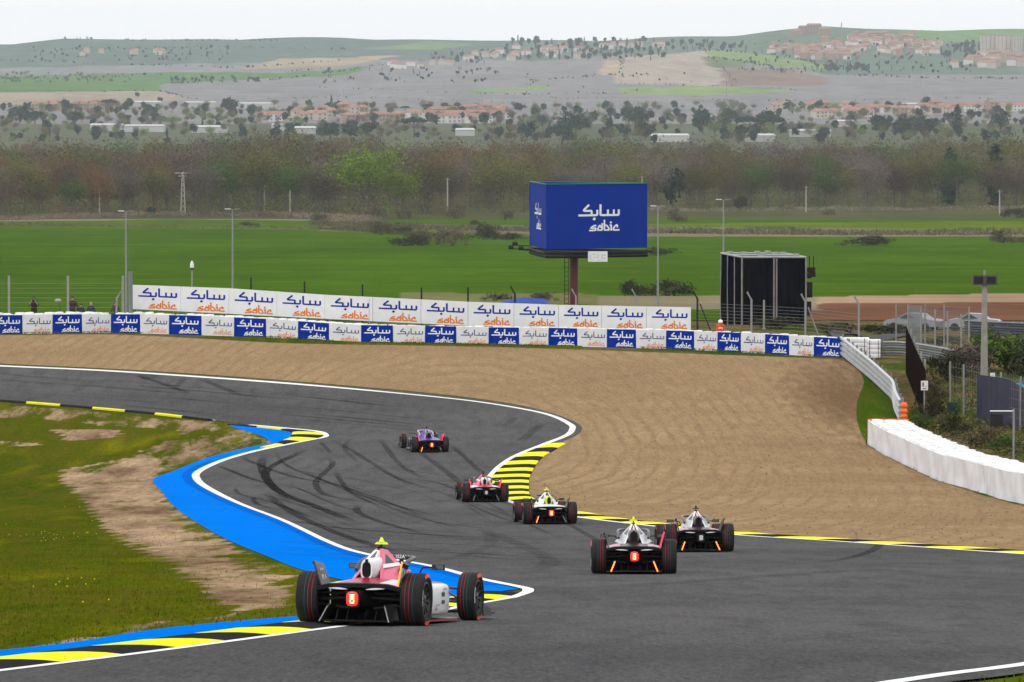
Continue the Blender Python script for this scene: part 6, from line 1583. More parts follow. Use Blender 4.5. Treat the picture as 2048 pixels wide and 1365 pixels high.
# special trees one can tell apart
for px, py, hpx, kind, colr, wide, lab in [
    (735, 437, 158, 'leafy', 'spring', 1.25, 'bright green tree, tallest fresh crown in the tree belt left of the billboard'), (805, 437, 118, 'leafy', 'spring', 1.2, 'bright green tree right beside the tallest fresh crown'),
    (590, 434, 112, 'leafy', 'mid', 1.35, 'green sloping-crowned tree left of the bright green trees'), (145, 436, 84, 'leafy', 'mid', 1.1, 'green tree at the far left of the tree belt'), (425, 430, 70, 'leafy', 'olive', 1.0, 'low green tree right of the lattice pole'),
    (1480, 424, 34, 'round', 'dark', 1.2, 'dark round evergreen bush in front of the tree belt, right of the billboard'), (302, 433, 20, 'round', 'pine', 1.2, 'small dark evergreen at the foot of the tree belt on the left'),
    (1900, 416, 112, 'cypress', 'pine', 1.8, 'dark green conifer in the tree belt at right'), (1990, 414, 118, 'cypress', 'pine', 1.8, 'dark green conifer near the right edge of the tree belt'), (1345, 418, 92, 'round', 'pine', .9, 'dark evergreen in the tree belt right of the billboard')]:
    p = P(px, py); Ht = hpx * p.y / FPX; H0 = {'bare': 15, 'leafy': 15.5, 'pine': 12, 'cypress': 11, 'round': 9}[kind]; s = Ht / H0
    tree('tree', kind, random.randrange(NV[kind]), colr, p, s * wide, lab, 'tree', None, sz=s)
# the belt: nearest trees one by one, the wood behind them as one mass
def belt_h(px): return float(np.interp(px, [-400, 0, 300, 450, 560, 680, 800, 1000, 1300, 1700, 2048, 2400], [19, 19, 19.5, 22, 23, 22, 20, 20.5, 20, 19.5, 21, 21]))
spots = []
for row in range(4):
    for k in range(42):
        px = -330 + 2710 * (k + random.uniform(-.4, .4)) / 41
        p0 = P(px, edge_y(px)); Yr = p0.y + row * 48 + random.uniform(-14, 14) + 8; X_ = (px - 1024) / FPX * Yr
        spots.append((px, X_, Yr, row))
for px, X_, Yr, row in spots:
    if min(abs(px - q) for q in (735, 770, 805, 590, 145)) < 34 and row < 2: continue
    c = belt_colour(px); kind = 'leafy' if c in ('spring', 'mid', 'olive') else ('round' if c == 'pine' else 'bare')
    sc = belt_h(px) / 15.0 * random.uniform(.72, 1.05); 
    if kind == 'round': sc *= 1.2
    lab = KIND_LAB[c] + ', ' + ('front row' if row == 0 else 'second row' if row == 1 else 'farther rows') + ' ' + zone_of(px)
    tree('tree', kind, random.randrange(NV[kind]), c, G(X_, Yr), sc, lab, 'tree', 'belt trees')
acc = {}
def scatter(kind, var, colr, X_, Y_, sc):
    tr, V = PARR[(kind, var)]; a = random.random() * 6.28; ca, sa = math.cos(a), math.sin(a)
    T = V.reshape(-1, 3, 3); keep = np.random.rand(len(T)) < .42; T = T[keep].reshape(-1, 3)
    ctr = T.reshape(-1, 3, 3).mean(1, keepdims=True); T = (ctr + (T.reshape(-1, 3, 3) - ctr) * 1.5).reshape(-1, 3)
    W = np.stack([T[:, 0] * ca - T[:, 1] * sa, T[:, 0] * sa + T[:, 1] * ca, T[:, 2]], 1) * sc + np.array([X_, Y_, float(zt(X_, Y_))])
    acc.setdefault(colr, []).append(W.astype(np.float32))
for row in range(20):
    for k in range(46):
        px = -420 + 2890 * (k + random.uniform(-.45, .45)) / 45; Yr = P(px, edge_y(px)).y + 195 + row * 48 + random.uniform(-22, 22)
        if Yr > 2850: continue
        c = belt_colour(px); c = 'bare_grey' if c == 'spring' else c; kind = 'leafy' if c in ('mid', 'olive') else ('round' if c == 'pine' else 'bare')
        scatter(kind, random.randrange(NV[kind]), c, (px - 1024) / FPX * Yr, Yr, belt_h(px) / 15.0 * random.uniform(.8, 1.12) * (1.2 if kind == 'round' else 1))
Vs, mi, mats = [], [], []
for i, (c, L_) in enumerate(acc.items()):
    W = np.concatenate(L_); Vs.append(W); mi.append(np.full(len(W) // 3, i)); mats.append(LM[c])
V = np.concatenate(Vs)
tag(link(bpy.data.objects.new('riverside_wood', mesh_np('riverside_wood', V, None, np.arange(len(V)).reshape(-1, 3), mats=mats, midx=np.concatenate(mi)))), 'mass of leafless riverside wood behind the nearest trees', 'wood', None, 'stuff')

# dry reeds along the foot of the belt, and the scrub strip through the field
def reeds(name, pts, N, h, w, mat, label, cat='reeds'):
    path = smooth_path([P(*p) for p in pts], 4.0); i = np.random.randint(0, len(path) - 1, N); f = np.random.rand(N)
    A_ = np.array([[p.x, p.y] for p in path]); XY = A_[i] * (1 - f[:, None]) + A_[i + 1] * f[:, None]; XY[:, 1] += np.random.normal(size=N) * w; XY[:, 0] += np.random.normal(size=N) * 2
    C = np.stack([XY[:, 0], XY[:, 1], zt(XY[:, 0], XY[:, 1]) + h * np.random.rand(N) * (.4 + 1.1 * vnoise(XY[:, 0], XY[:, 1], 9, 5))], 1)
    V = leaf_tris(C, h * .26, 1.0, 1.8); me = mesh_np(name, V, None, np.arange(len(V)).reshape(-1, 3), mats=[mat]); return tag(link(bpy.data.objects.new(name, me)), label, cat, None, 'stuff')
m_reed = M('dry_reed', S(128, 116, 98), .95, var=.3, scale=.2, spec=.0); m_scr = M('strip_scrub', S(100, 94, 74), .95, var=.35, scale=.12, spec=.0)
reeds('reeds', [(-400, 447), (0, 441), (200, 436), (350, 432), (520, 433), (640, 438), (740, 444)], 16000, 1.5, 5, m_reed, 'dry reeds at the foot of the tree belt on the left')
reeds('hedgerow', [(640, 450), (800, 458), (1000, 462), (1300, 466), (1640, 470), (2048, 470), (2400, 470)], 16000, 1.5, 7, m_scr, 'dry scrub strip running across the green field', 'scrub')
reeds('hedgerow', [(1280, 424), (1640, 422), (2048, 420), (2400, 420)], 6000, 1.5, 5, m_reed, 'dry grass edge at the foot of the tree belt on the right', 'scrub')
reeds('ditch_scrub', [(0, 452), (300, 456), (640, 459), (900, 476), (1100, 478)], 4500, 1.0, 3, M('ditch', S(70, 74, 40), .95, var=.3, scale=.2), 'thin dark ditch line across the field on the left', 'scrub')
# bushes in the field
for i, (px, py, wpx, hpx, c, lab) in enumerate([
    (640, 448, 34, 22, 'scrub', 'small scrub bush at the left end of the field scrub strip'), (745, 440, 60, 26, 'scrub', 'broad grey bush before the tree belt below the bright green trees'), (810, 438, 30, 20, 'scrub', 'grey bush right of the broad bush below the bright green trees'),
    (762, 470, 46, 28, 'scrub', 'leafy shrub above the dark brush heap in the field'), (808, 468, 48, 14, 'dark', 'dark brush heap in the middle of the field'), (815, 492, 90, 22, 'dark', 'low dark thicket in the field, nearest of the cluster'),
    (838, 490, 40, 32, 'scrub', 'upright shrub in the middle of the field thicket'), (905, 492, 62, 38, 'scrub', 'tallest rounded shrub of the field thicket'), (968, 480, 56, 32, 'dark', 'rounded shrub at the right end of the field thicket'), (1012, 480, 60, 14, 'dark', 'low scrub trailing right from the field thicket'),
    (910, 438, 46, 34, 'scrub', 'bare shrub beside the tall pole before the tree belt'), (950, 452, 18, 12, 'dark', 'small dark shrub above the field thicket'), (1010, 440, 30, 22, 'scrub', 'shrub by the scrub strip left of the billboard'),
    (1355, 444, 40, 26, 'scrub', 'grey shrub beside the lamp post right of the billboard'), (1655, 430, 34, 12, 'scrub', 'small shrub before the tree belt at right'), (1728, 491, 110, 18, 'dark', 'long low dark thicket alone in the right half of the field'), (1752, 490, 40, 20, 'dark', 'taller end of the long low thicket in the right half of the field'),
    (2005, 487, 50, 26, 'scrub', 'shrub in the field near the right edge'), (2050, 486, 40, 14, 'scrub', 'low scrub at the right edge of the field'), (2035, 436, 60, 20, 'dark', 'dark scrub at the right edge before the tree belt'),
    (1318, 512, 84, 18, 'mid', 'low dark green bush behind the lower corner of the billboard'), (1270, 592, 56, 30, 'dark', 'bush behind the hoarding, left of the lamp post by the billboard'), (1335, 592, 90, 32, 'dark', 'bush behind the hoarding around the lamp post foot'), (1090, 603, 50, 20, 'scrub', 'scrub bush behind the hoarding beside the blue tarpaulin'), (990, 602, 60, 16, 'scrub', 'brown brush heap behind the hoarding left of the blue tarpaulin'), (500, 452, 40, 8, 'scrub', 'low brush patch in the field above the hoarding')]):
    p = P(px, py); w_ = wpx * p.y / FPX / 3.0; h_ = hpx * p.y / FPX / 2.2
    o = tree('bush', 'bush', i % 4, c, p, w_, lab, 'bush', None, sz=h_)
    o.scale = (w_, min(w_, 3.2), h_)
# bushes among the fences on the right
for i, (px, py, wpx, hpx, c, lab) in enumerate([
    (2020, 742, 150, 70, 'mid', 'large green bush right of the loudspeaker pole'), (1990, 712, 90, 55, 'mid', 'green bush touching the loudspeaker pole'), (2075, 752, 110, 80, 'dark', 'dark bush at the right edge above the sheet fence'), (1930, 748, 90, 60, 'mauve', 'purplish bare bush left of the loudspeaker pole'), (1895, 760, 90, 55, 'dark', 'dark thicket right of the brown screen'), (1880, 800, 60, 40, 'scrub', 'pale scrub below the dark thicket by the brown screen'),
    (1860, 845, 60, 50, 'dark', 'tall weeds at the foot of the notice sign'), (1925, 830, 60, 36, 'pale', 'yellow-green weeds behind the wire fence'), (1835, 862, 50, 36, 'mid', 'weeds behind the orange barrier blocks'), (1905, 872, 70, 40, 'dark', 'dark weeds above the white tyre wall'), (1960, 893, 80, 40, 'scrub', 'dry grass clump above the white tyre wall left of the light panel'), (2010, 905, 60, 36, 'mid', 'green weeds at the foot of the light panel post'), (2060, 915, 80, 40, 'scrub', 'dry weeds at the right edge above the tyre wall'), (1880, 852, 40, 24, 'scrub', 'small dry weed clump in the middle of the bank'),
    (1700, 664, 110, 18, 'dark', 'dark scrub right of the black tower'), (1790, 668, 110, 20, 'dark', 'dark scrub before the far road behind the tyre bundles'), (1560, 656, 110, 22, 'dark', 'scrub at the foot of the black tower'), (1880, 690, 90, 18, 'dark', 'scrub behind the low guardrail'), (1660, 662, 60, 16, 'scrub', 'dry scrub right of the black tower foot')]):
    p = P(px, py); w_ = wpx * p.y / FPX / 3.0; h_ = hpx * p.y / FPX / 2.2
    o = tree('bush', 'bush', i % 4, c, p, w_, lab, 'bush', None, sz=h_); o.scale = (w_, min(w_, 1.6), h_)
# weeds on the bank behind the white tyre wall and along barrier feet
N = 16000; X = np.random.uniform(13, 30, N); Y = np.random.uniform(205, 320, N); px, py = pix(X, Y, zt(X, Y))
k = inpoly(px, py, [(1815, 850), (1870, 868), (1970, 905), (2060, 925), (2300, 1000), (2300, 780), (2048, 760), (1960, 740), (1855, 740)])
V_ = leaf_tris(np.stack([X[k], Y[k], zt(X[k], Y[k]) + .25 * np.random.rand(k.sum())], 1), .16, 1.0, 1.8)
tag(link(bpy.data.objects.new('bank_weeds', mesh_np('bank_weeds', V_, None, np.arange(len(V_)).reshape(-1, 3), mats=[M('bank_weed', S(88, 90, 44), .95, var=.5, scale=.35, hue=.04, spec=.0)]))), 'rough weeds covering the bank behind the white tyre wall', 'weeds', None, 'stuff')
pts_ = [front_at(x) for x in range(-300, 1690, 12)]
N = 5000; i = np.random.randint(0, len(pts_), N); X = np.array([pts_[a].x for a in i]) + np.random.normal(size=N) * .3; Y = np.array([pts_[a].y for a in i]) - np.abs(np.random.normal(size=N)) * .9 - .12
w_ = vnoise(X, Y, 3, 8) > .42; X, Y = X[w_], Y[w_]
V_ = leaf_tris(np.stack([X, Y, zt(X, Y) + .03 + .02 * np.random.rand(len(X))], 1), .055, 1.0, 1.6)
tag(link(bpy.data.objects.new('barrier_weeds', mesh_np('barrier_weeds', V_, None, np.arange(len(V_)).reshape(-1, 3), mats=[M('barrier_weed', S(82, 86, 36), .95, var=.4, scale=1, spec=.0)]))), 'fringe of weeds at the foot of the banner wall', 'weeds', None, 'stuff')
# stones on the gravel
N = 2600; px = np.random.uniform(900, 2100, N); py = np.random.uniform(740, 1100, N); ok = inpoly(px, py, [(1180, 850), (1100, 930), (1060, 1000), (1300, 1044), (1640, 1074), (2048, 1100), (2048, 1020), (1745, 902), (1712, 830), (1720, 745), (900, 740), (1060, 810)])
Vt = []; Ft = []
for a, b in zip(px[ok], py[ok]):
    p = P(a, b, .02); r_ = random.uniform(.02, .05) * (1.5 if random.random() < .06 else 1); b0 = len(Vt)
    Vt += [(p.x + r_, p.y, p.z), (p.x - r_ * .6, p.y + r_ * .8, p.z), (p.x - r_ * .6, p.y - r_ * .8, p.z), (p.x + random.uniform(-.3, .3) * r_, p.y, p.z + r_ * 1.1)]; Ft += [(b0, b0 + 1, b0 + 3), (b0 + 1, b0 + 2, b0 + 3), (b0 + 2, b0, b0 + 3)]
tag(link(bpy.data.objects.new('loose_stones', mesh_np('loose_stones', Vt, None, Ft, mats=[M('stone', S(118, 98, 80), .9, var=.4, scale=3)]))), 'loose stones scattered over the gravel trap', 'stones', None, 'stuff')

# ================================================================ poles and pylons of the valley
def lattice(label, px, ytop, ybase, arms, name='power_pylon', wbase=2.2, mat=None, Yd=None):
    g = P(px, ybase) if Yd is None else G((px - 1024) / FPX * Yd, Yd); h = PD(px, ytop, g.y).z - g.z; rt = empty(name, g, 0, label, 'pylon')
    mt_ = mat or M('pylon_steel', (.40, .40, .40), .6); w0, w1 = wbase, wbase * .3
    cs = lambda z: [(sx * (w0 + (w1 - w0) * z / h) / 2, sy * (w0 + (w1 - w0) * z / h) / 2, z) for sx, sy in ((-1, -1), (1, -1), (1, 1), (-1, 1))]
    for k in range(4): MB().tube([cs(0)[k], cs(h)[k]], .10, 4).build('leg', mt_, rt)
    nb = 8
    for k in range(nb):
        a, b = cs(h * k / nb), cs(h * (k + 1) / nb)
        mb = MB()
        for q in range(4): mb.tube([a[q], b[(q + 1) % 4]], .06, 3, cap=False)
        mb.build('bracing', mt_, rt)
    for zf, L_ in arms: MB().tube([(-L_, 0, h * zf), (L_, 0, h * zf)], .11, 4).build('cross_arm', mt_, rt)
    return rt
lattice('pale lattice power pole at the foot of the tree belt on the left', 366, 344, 430, [(.97, 2.8), (.9, 1.6)], 'lattice_pole', 1.6, M('pale_lattice', (.55, .54, .50), .7))
lattice('lattice power pylon on the far slope at right', 1857, 163, 214, [(.98, 4), (.82, 6), (.66, 5)], 'power_pylon', 6)
lattice('lattice power pylon beyond the red roofed houses, left of centre', 680, 160, 222, [(.98, 4), (.82, 6), (.66, 5)], 'power_pylon', 6)
for px, yt, yb, lab in [(199, 378, 432, 'thin bare pole left of the lattice power pole'), (529, 369, 428, 'left of the twin thin poles before the tree belt'), (580, 370, 430, 'right of the twin thin poles before the tree belt'), (895, 356, 437, 'tall thin pole before the tree belt left of the billboard'), (1612, 372, 425, 'thin pole before the tree belt above the black tower'), (1999, 380, 432, 'thin pole before the tree belt near the right edge'), (1284, 352, 421, 'thin pole rising behind the billboard top')]:
    g = P(px, yb); h = PD(px, yt, g.y).z - g.z; rt = empty('utility_pole', g, 0, lab, 'pole', 'utility poles before the tree belt')
    MB().tube([(0, 0, -.3), (0, 0, h)], [.28, .2], 6).build('shaft', M('pole_pale', (.36, .34, .30), .8), rt); MB().tube([(-.9, 0, h - .5), (.9, 0, h - .5)], .08, 4).build('cross_arm', m_steel, rt)
# mast with a red and white tip
g = P(1453, 214); h = PD(1453, 172, g.y).z - g.z; rt = empty('radio_mast', g, 0, 'slim white mast above the trees right of centre', 'mast'); MB().tube([(0, 0, 0), (0, 0, h)], [.5, .3], 6).build('shaft', m_steel, rt); MB().tube([(0, 0, h), (0, 0, h + 3)], .3, 6).build('tip', m_red, rt)

# ================================================================ houses
m_roof = M('clay_roof', S(150, 110, 95), .9, var=.12, scale=.3, objvar=.16); m_roof2 = M('brown_roof', S(150, 112, 96), .9, var=.12, scale=.3, objvar=.16)
m_wallc = M('render_cream', (.52, .46, .39), .9, objvar=.18); m_wallw = M('render_white', (.66, .65, .62), .9, objvar=.12); m_brick = M('brick_wall', S(160, 136, 118), .9, objvar=.16); m_win = M('far_window', (.06, .07, .08), .3)
HP = {}
def house_proto(w, d, h, rf, wallm, roofm, nw, fl):
    key = (w, d, h, rf, wallm.name, roofm.name, nw, fl)
    if key not in HP:
        wl_ = MB().hexa([(-w / 2, -d / 2, -1.5), (w / 2, -d / 2, -1.5), (w / 2, d / 2, -1.5), (-w / 2, d / 2, -1.5), (-w / 2, -d / 2, h), (w / 2, -d / 2, h), (w / 2, d / 2, h), (-w / 2, d / 2, h)]).mesh('wall', wallm)
        e = .4
        if rf > 0: ro = MB().add([(-w / 2 - e, -d / 2 - e, h), (w / 2 + e, -d / 2 - e, h), (w / 2 + e, d / 2 + e, h), (-w / 2 - e, d / 2 + e, h), (-w / 2 + rf * .6, 0, h + rf), (w / 2 - rf * .6, 0, h + rf)], [(3, 2, 1, 0), (0, 1, 5, 4), (2, 3, 4, 5), (1, 2, 5), (3, 0, 4)]).mesh('roof', roofm)
        else: ro = MB().box((0, 0, h + .3), (w + .3, d + .3, .6)).mesh('roof', roofm)
        wins = []
        for f in range(fl):
            for k in range(nw): wins.append(((k + .5) / nw * w - w / 2, -d / 2 - .03, h * (f + .55) / fl))
        wm = MB().box((0, 0, 0), (min(1.4, w / nw * .5), .1, h / fl * .45)).mesh('window', m_win)
        HP[key] = (wl_, ro, wins, wm)
    return HP[key]
def house(loc, rz, proto, label, group, name='house', cat='house', windows=True, sc=1.0):
    wl_, ro, wins, wm = proto; o = empty(name, loc, rz, label, cat, group); o.scale = (sc, sc, sc)
    link(bpy.data.objects.new('wall', wl_), o); link(bpy.data.objects.new('roof', ro), o)
    if windows:
        for w in wins: q = link(bpy.data.objects.new('window', wm), o); q.location = w
    return o
pr = [house_proto(9, 9, 5.8, 2.4, m_wallc, m_roof, 2, 2), house_proto(12, 9, 5.6, 2.6, m_wallw, m_roof, 3, 2), house_proto(8, 9, 6.2, 2.3, m_brick, m_roof2, 2, 2), house_proto(10, 8, 8.6, 2.2, m_brick, m_roof, 2, 3)]
def cluster(regions, label, group, n, protos, step=9, sc=1.0, windows=True, areas=None):
    c = 0
    for (x0, x1, y0, y1) in regions:
        for k in range(n):
            px, py = random.uniform(x0, x1), random.uniform(y0, y1); p = P(px, py)
            pk = random.randrange(len(protos)); house(p, random.uniform(-.25, .25), protos[pk], ['cream ', 'white ', 'brick ', 'tall brick '][pk] + label + (' ' + areas[regions.index((x0, x1, y0, y1))] if areas else ''), group, sc=sc * random.uniform(.9, 1.15), windows=windows); c += 1
# terraces with red roofs on the valley floor, house by house in rows
def rows(specs, label, group, gap=9.2, protos=pr, sc=1.0):
    for (x0, y0, x1, y1) in specs:
        A_, B_ = P(x0, y0), P(x1, y1); L_ = (B_ - A_).length; n_ = max(1, int(L_ / gap)); rz = math.atan2(B_.y - A_.y, B_.x - A_.x)
        rz = max(-.5, min(.5, rz)); pro = random.choice(protos[:3])
        for k in range(n_):
            f = (k + .5) / n_; q = A_.lerp(B_, f); q.y += random.uniform(-14, 14)
            if random.random() < .22: continue
            house(G(q.x, q.y), rz + random.uniform(-.03, .03), pro if random.random() < .8 else random.choice(protos), label + f', {["front", "second", "third", "fourth", "last"][specs.index((x0, y0, x1, y1))]} row' + [' left part', ' middle', ' right part'][min(2, int(f * 3))], group, sc=sc * random.uniform(.95, 1.05))
rows([(520, 243, 650, 240), (580, 236, 720, 234), (600, 230, 735, 228), (690, 246, 800, 243)], 'red roofed terrace house on the valley floor left of centre', 'terrace houses left of centre')
rows([(820, 240, 1010, 238), (860, 233, 1015, 231), (850, 247, 1000, 246), (900, 227, 1010, 225)], 'red roofed terrace house on the valley floor near the centre', 'terrace houses near the centre')
rows([(1625, 236, 1740, 234), (1650, 229, 1780, 227), (1780, 230, 1920, 228), (1840, 224, 2048, 222), (1540, 222, 1700, 220)], 'red roofed terrace house on the valley floor at right', 'terrace houses at right')
rows([(60, 222, 240, 219), (90, 216, 235, 214)], 'brown roofed terrace house on the valley floor at the far left', 'terrace houses at the far left', protos=[pr[2]] * 3)
# long sheds and greenhouses
shed = lambda w, d, h: house_proto(w, d, h, 1.2, M('shed_wall', (.44, .44, .42), .9, objvar=.15), M('shed_roof', (.50, .50, .49), .8, objvar=.1), 6, 1)
for px, py, w_, lab in [(295, 214, 26, 'long white shed on the valley floor left of the big round pine'), (400, 215, 30, 'long white shed right of the big round pine'), (510, 217, 40, 'long cream shed between the dark pines on the left'), (215, 262, 26, 'white domed greenhouse behind the tree belt on the left'), (290, 264, 30, 'white low shed behind the tree belt on the left'), (420, 266, 26, 'white low shed above the brown trees'), (610, 268, 16, 'small white shed behind the tree belt'), (930, 272, 14, 'small white shed behind the tree belt near the centre'), (1620, 274, 30, 'grey shed behind the trees at right'), (1690, 254, 14, 'white house among the trees at right'), (1340, 284, 26, 'low white shed glimpsed behind the tree belt right of the billboard'), (1520, 284, 20, 'low white shed glimpsed behind the dark pines'), (1965, 220, 60, 'long white shed on the slope at the right edge'), (1835, 218, 30, 'long low white wall on the slope at right'), (560, 262, 12, 'white house wall above the brown trees')]:
    p = P(px, py); house(p, random.uniform(-.1, .1), shed(w_, 14, 4.5), lab, None, 'shed', 'shed', False)
# villas among trees on the middle hill
cluster([(1030, 1110, 98, 118), (1110, 1200, 92, 122), (930, 1030, 108, 124), (780, 900, 128, 138), (1200, 1330, 92, 100)], 'pale villa among the trees on the middle hill', 'villas on the middle hill', 11, pr[:2], sc=1.0, windows=False, areas=['at its centre left', 'at its centre right', 'at its left end', 'low on its left slope', 'along its crest'])
cluster([(110, 330, 106, 112)], 'small red roofed house on the far left slope', 'houses on the far left slope', 9, pr[:1], sc=.9, windows=False)
# hill town on the right
cluster([(1540, 1640, 96, 108), (1640, 1760, 84, 112), (1760, 1880, 88, 112), (1700, 1830, 72, 86), (1590, 1700, 108, 120)], 'red roofed house in the hill town', 'hill town houses', 38, pr, sc=.9, windows=False, areas=['on its left flank', 'in its middle', 'on its right flank', 'below the hilltop blocks', 'along its lower edge'])
cluster([(1900, 2060, 124, 138), (1960, 2100, 112, 124)], 'red roofed house below the apartment blocks', 'houses below the apartment blocks', 16, pr, sc=1.2, windows=False, areas=['in the lower group', 'in the upper group'])
apt = house_proto(10.5, 12, 24, 0, M('apartment_wall', (.50, .42, .36), .9, objvar=.1), m_roof2, 2, 7)
for k, px in enumerate((1968, 1984, 2000, 2016, 2032, 2050, 2068)):
    house(P(px, 106 - (k % 2)), 0, apt, 'tall brick apartment block in the row at the right edge of the hill' if False else ['leftmost', 'second', 'third', 'fourth', 'fifth', 'sixth', 'seventh'][k] + ' tall brick apartment block in the row at the right edge of the hill', 'apartment blocks', 'apartment_block', 'apartment')
for k, (px, py, s) in enumerate([(1610, 70, .9), (1628, 68, 1.0), (1650, 72, .8), (1748, 80, .8), (1765, 80, .8), (1590, 74, .7)]):
    house(P(px, py), 0, house_proto(22, 16, 13, 2.5, m_brick, m_roof2, 5, 3), ['wide brick block at the hilltop, left of the church tower row', 'tallest wide brick block on the hilltop', 'wide brick block right of the tallest hilltop block', 'wide brick block on the right shoulder of the hilltop', 'wide brick block farthest right on the hilltop', 'wide brick block farthest left on the hilltop'][k], 'hilltop blocks', 'apartment_block', 'apartment', sc=s)
g = P(1683, 76); h = 22; rt = empty('antenna_mast', g, 0, 'thin antenna mast on the hilltop town', 'mast'); MB().tube([(0, 0, 0), (0, 0, h)], .7, 5).build('shaft', m_steel, rt); MB().tube([(-2, 0, h * .8), (2, 0, h * .8)], .3, 4).build('cross_arm', m_steel, rt)

# ================================================================ valley and hillside trees
acc.clear()
def vtree(px, py, hpx, kind, colr, label, group=None, wide=1.0):
    p = P(px, py); H0 = {'pine': 12.6, 'cypress': 11.2, 'round': 9.0, 'leafy': 15.5, 'bare': 15.5}[kind]; s = hpx * p.y / FPX / H0
    return tree('tree', kind, random.randrange(NV[kind]), colr, p, s * wide, label, 'tree', group, sz=s)
for px, py, h, kind, c, wd, lab in [
    (217, 226, 28, 'pine', 'pine', 1.5, 'broad dark umbrella pine above the houses at far left'), (460, 226, 32, 'round', 'pine', 1.5, 'big dark evergreen right of the long white shed'), (505, 228, 20, 'round', 'pine', 1.5, 'dark evergreen beside the big evergreen left of centre'), (40, 246, 36, 'round', 'pine', 1.9, 'dark evergreen clump at the left edge'), (70, 248, 28, 'round', 'pine', 1.6, 'dark evergreen second from the left edge'), (150, 248, 26, 'round', 'pine', 1.5, 'dark evergreen third from the left edge'),
    (320, 208, 14, 'round', 'cyp', 1.2, 'lone round tree in the tan field'), (275, 196, 12, 'round', 'cyp', 1.2, 'small lone tree at the green field edge'), (345, 258, 30, 'leafy', 'pale', 1.6, 'pale green tree before the long sheds'), (310, 250, 28, 'round', 'cyp', 1.0, 'dark tree left of the pale green tree'), (660, 282, 38, 'round', 'pine', 1.5, 'dark evergreen left of the umbrella pine pair'), (700, 280, 36, 'round', 'pine', 1.5, 'dark evergreen between the umbrella pines'), (735, 275, 32, 'round', 'pine', 1.2, 'dark evergreen in front of the red roofs'), (828, 276, 42, 'pine', 'pine', 1.7, 'wide dark umbrella pine left of centre'), (810, 228, 16, 'pine', 'pine', 1.5, 'small umbrella pine above the red roofs, left of a pair'), (855, 226, 18, 'pine', 'pine', 1.6, 'small umbrella pine above the red roofs, right of a pair'), (676, 228, 28, 'round', 'pine', 1.2, 'dark tree at the foot of the left pylon'),
    (1055, 280, 40, 'round', 'pine', 1.2, 'dark pine left of the tallest pine group near the centre'), (1085, 268, 46, 'leafy', 'pine', 1.0, 'dark conical pine near the centre'), (1150, 280, 66, 'leafy', 'pine', 1.4, 'tallest dark pine mass right of centre'), (1125, 282, 44, 'round', 'pine', 1.3, 'dark pine left of the tallest pine mass'), (1220, 276, 40, 'cypress', 'pine', 2.4, 'conical dark tree right of the tallest pine mass'), (1272, 272, 68, 'leafy', 'pine', 1.2, 'tall dark pine above the billboard'), (1290, 280, 36, 'round', 'pine', 1.5, 'dark pine right of the tall pine above the billboard'),
    (1405, 268, 52, 'round', 'pine', 1.1, 'dark evergreen with slender trunks right of the billboard'), (1462, 262, 52, 'leafy', 'pine', 1.4, 'large dark pine above the right field'), (1430, 276, 36, 'leafy', 'pale', 1.5, 'pale green tree between the dark pines at right'), (1500, 276, 44, 'pine', 'pine', 1.8, 'broad dark pine canopy right of centre'), (1545, 276, 44, 'pine', 'pine', 1.6, 'dark pine canopy end right of centre'), (1530, 262, 44, 'round', 'pine', 1.3, 'dark pine crown rising behind the broad canopy'),
    (1640, 276, 26, 'leafy', 'pale', 1.4, 'pale tree beside the grey shed at right'), (1760, 272, 44, 'round', 'pine', 1.4, 'dark tree left of the right pylon'), (1805, 278, 44, 'round', 'pine', 1.6, 'dark tree clump below the right pylon'), (1850, 276, 40, 'round', 'pine', 1.5, 'dark tree clump right of the right pylon foot'), (1915, 268, 56, 'cypress', 'cyp', 1.8, 'tall dark conical tree right of the right pylon'), (2000, 262, 40, 'round', 'pine', 1.4, 'dark evergreen near the right edge'), (1720, 280, 30, 'leafy', 'pale', 1.3, 'pale green tree at right before the red roofs')]:
    vtree(px, py, h, kind, c, lab, None, wd)
for k in range(70):
    px = random.uniform(0, 2048); py = random.uniform(238, 286) if random.random() < .7 else random.uniform(215, 238)
    r_ = random.random(); kind, c, h = ('leafy', 'pale', 24) if r_ < .18 else (('cypress', 'cyp', 22) if r_ < .36 else (('bare', 'bare_grey', 26) if r_ < .6 else ('round', 'cyp', 22)))
    if kind == 'round' and 560 < px < 1020 and py < 250: continue
    vtree(px, py, h * random.uniform(.6, 1.2), kind, c, {'pale': 'pale green tree', 'cyp': 'dark evergreen', 'bare_grey': 'leafless grey tree'}[c] + ' among the valley houses, above the belt ' + zone_of(px), 'valley trees: ' + c)
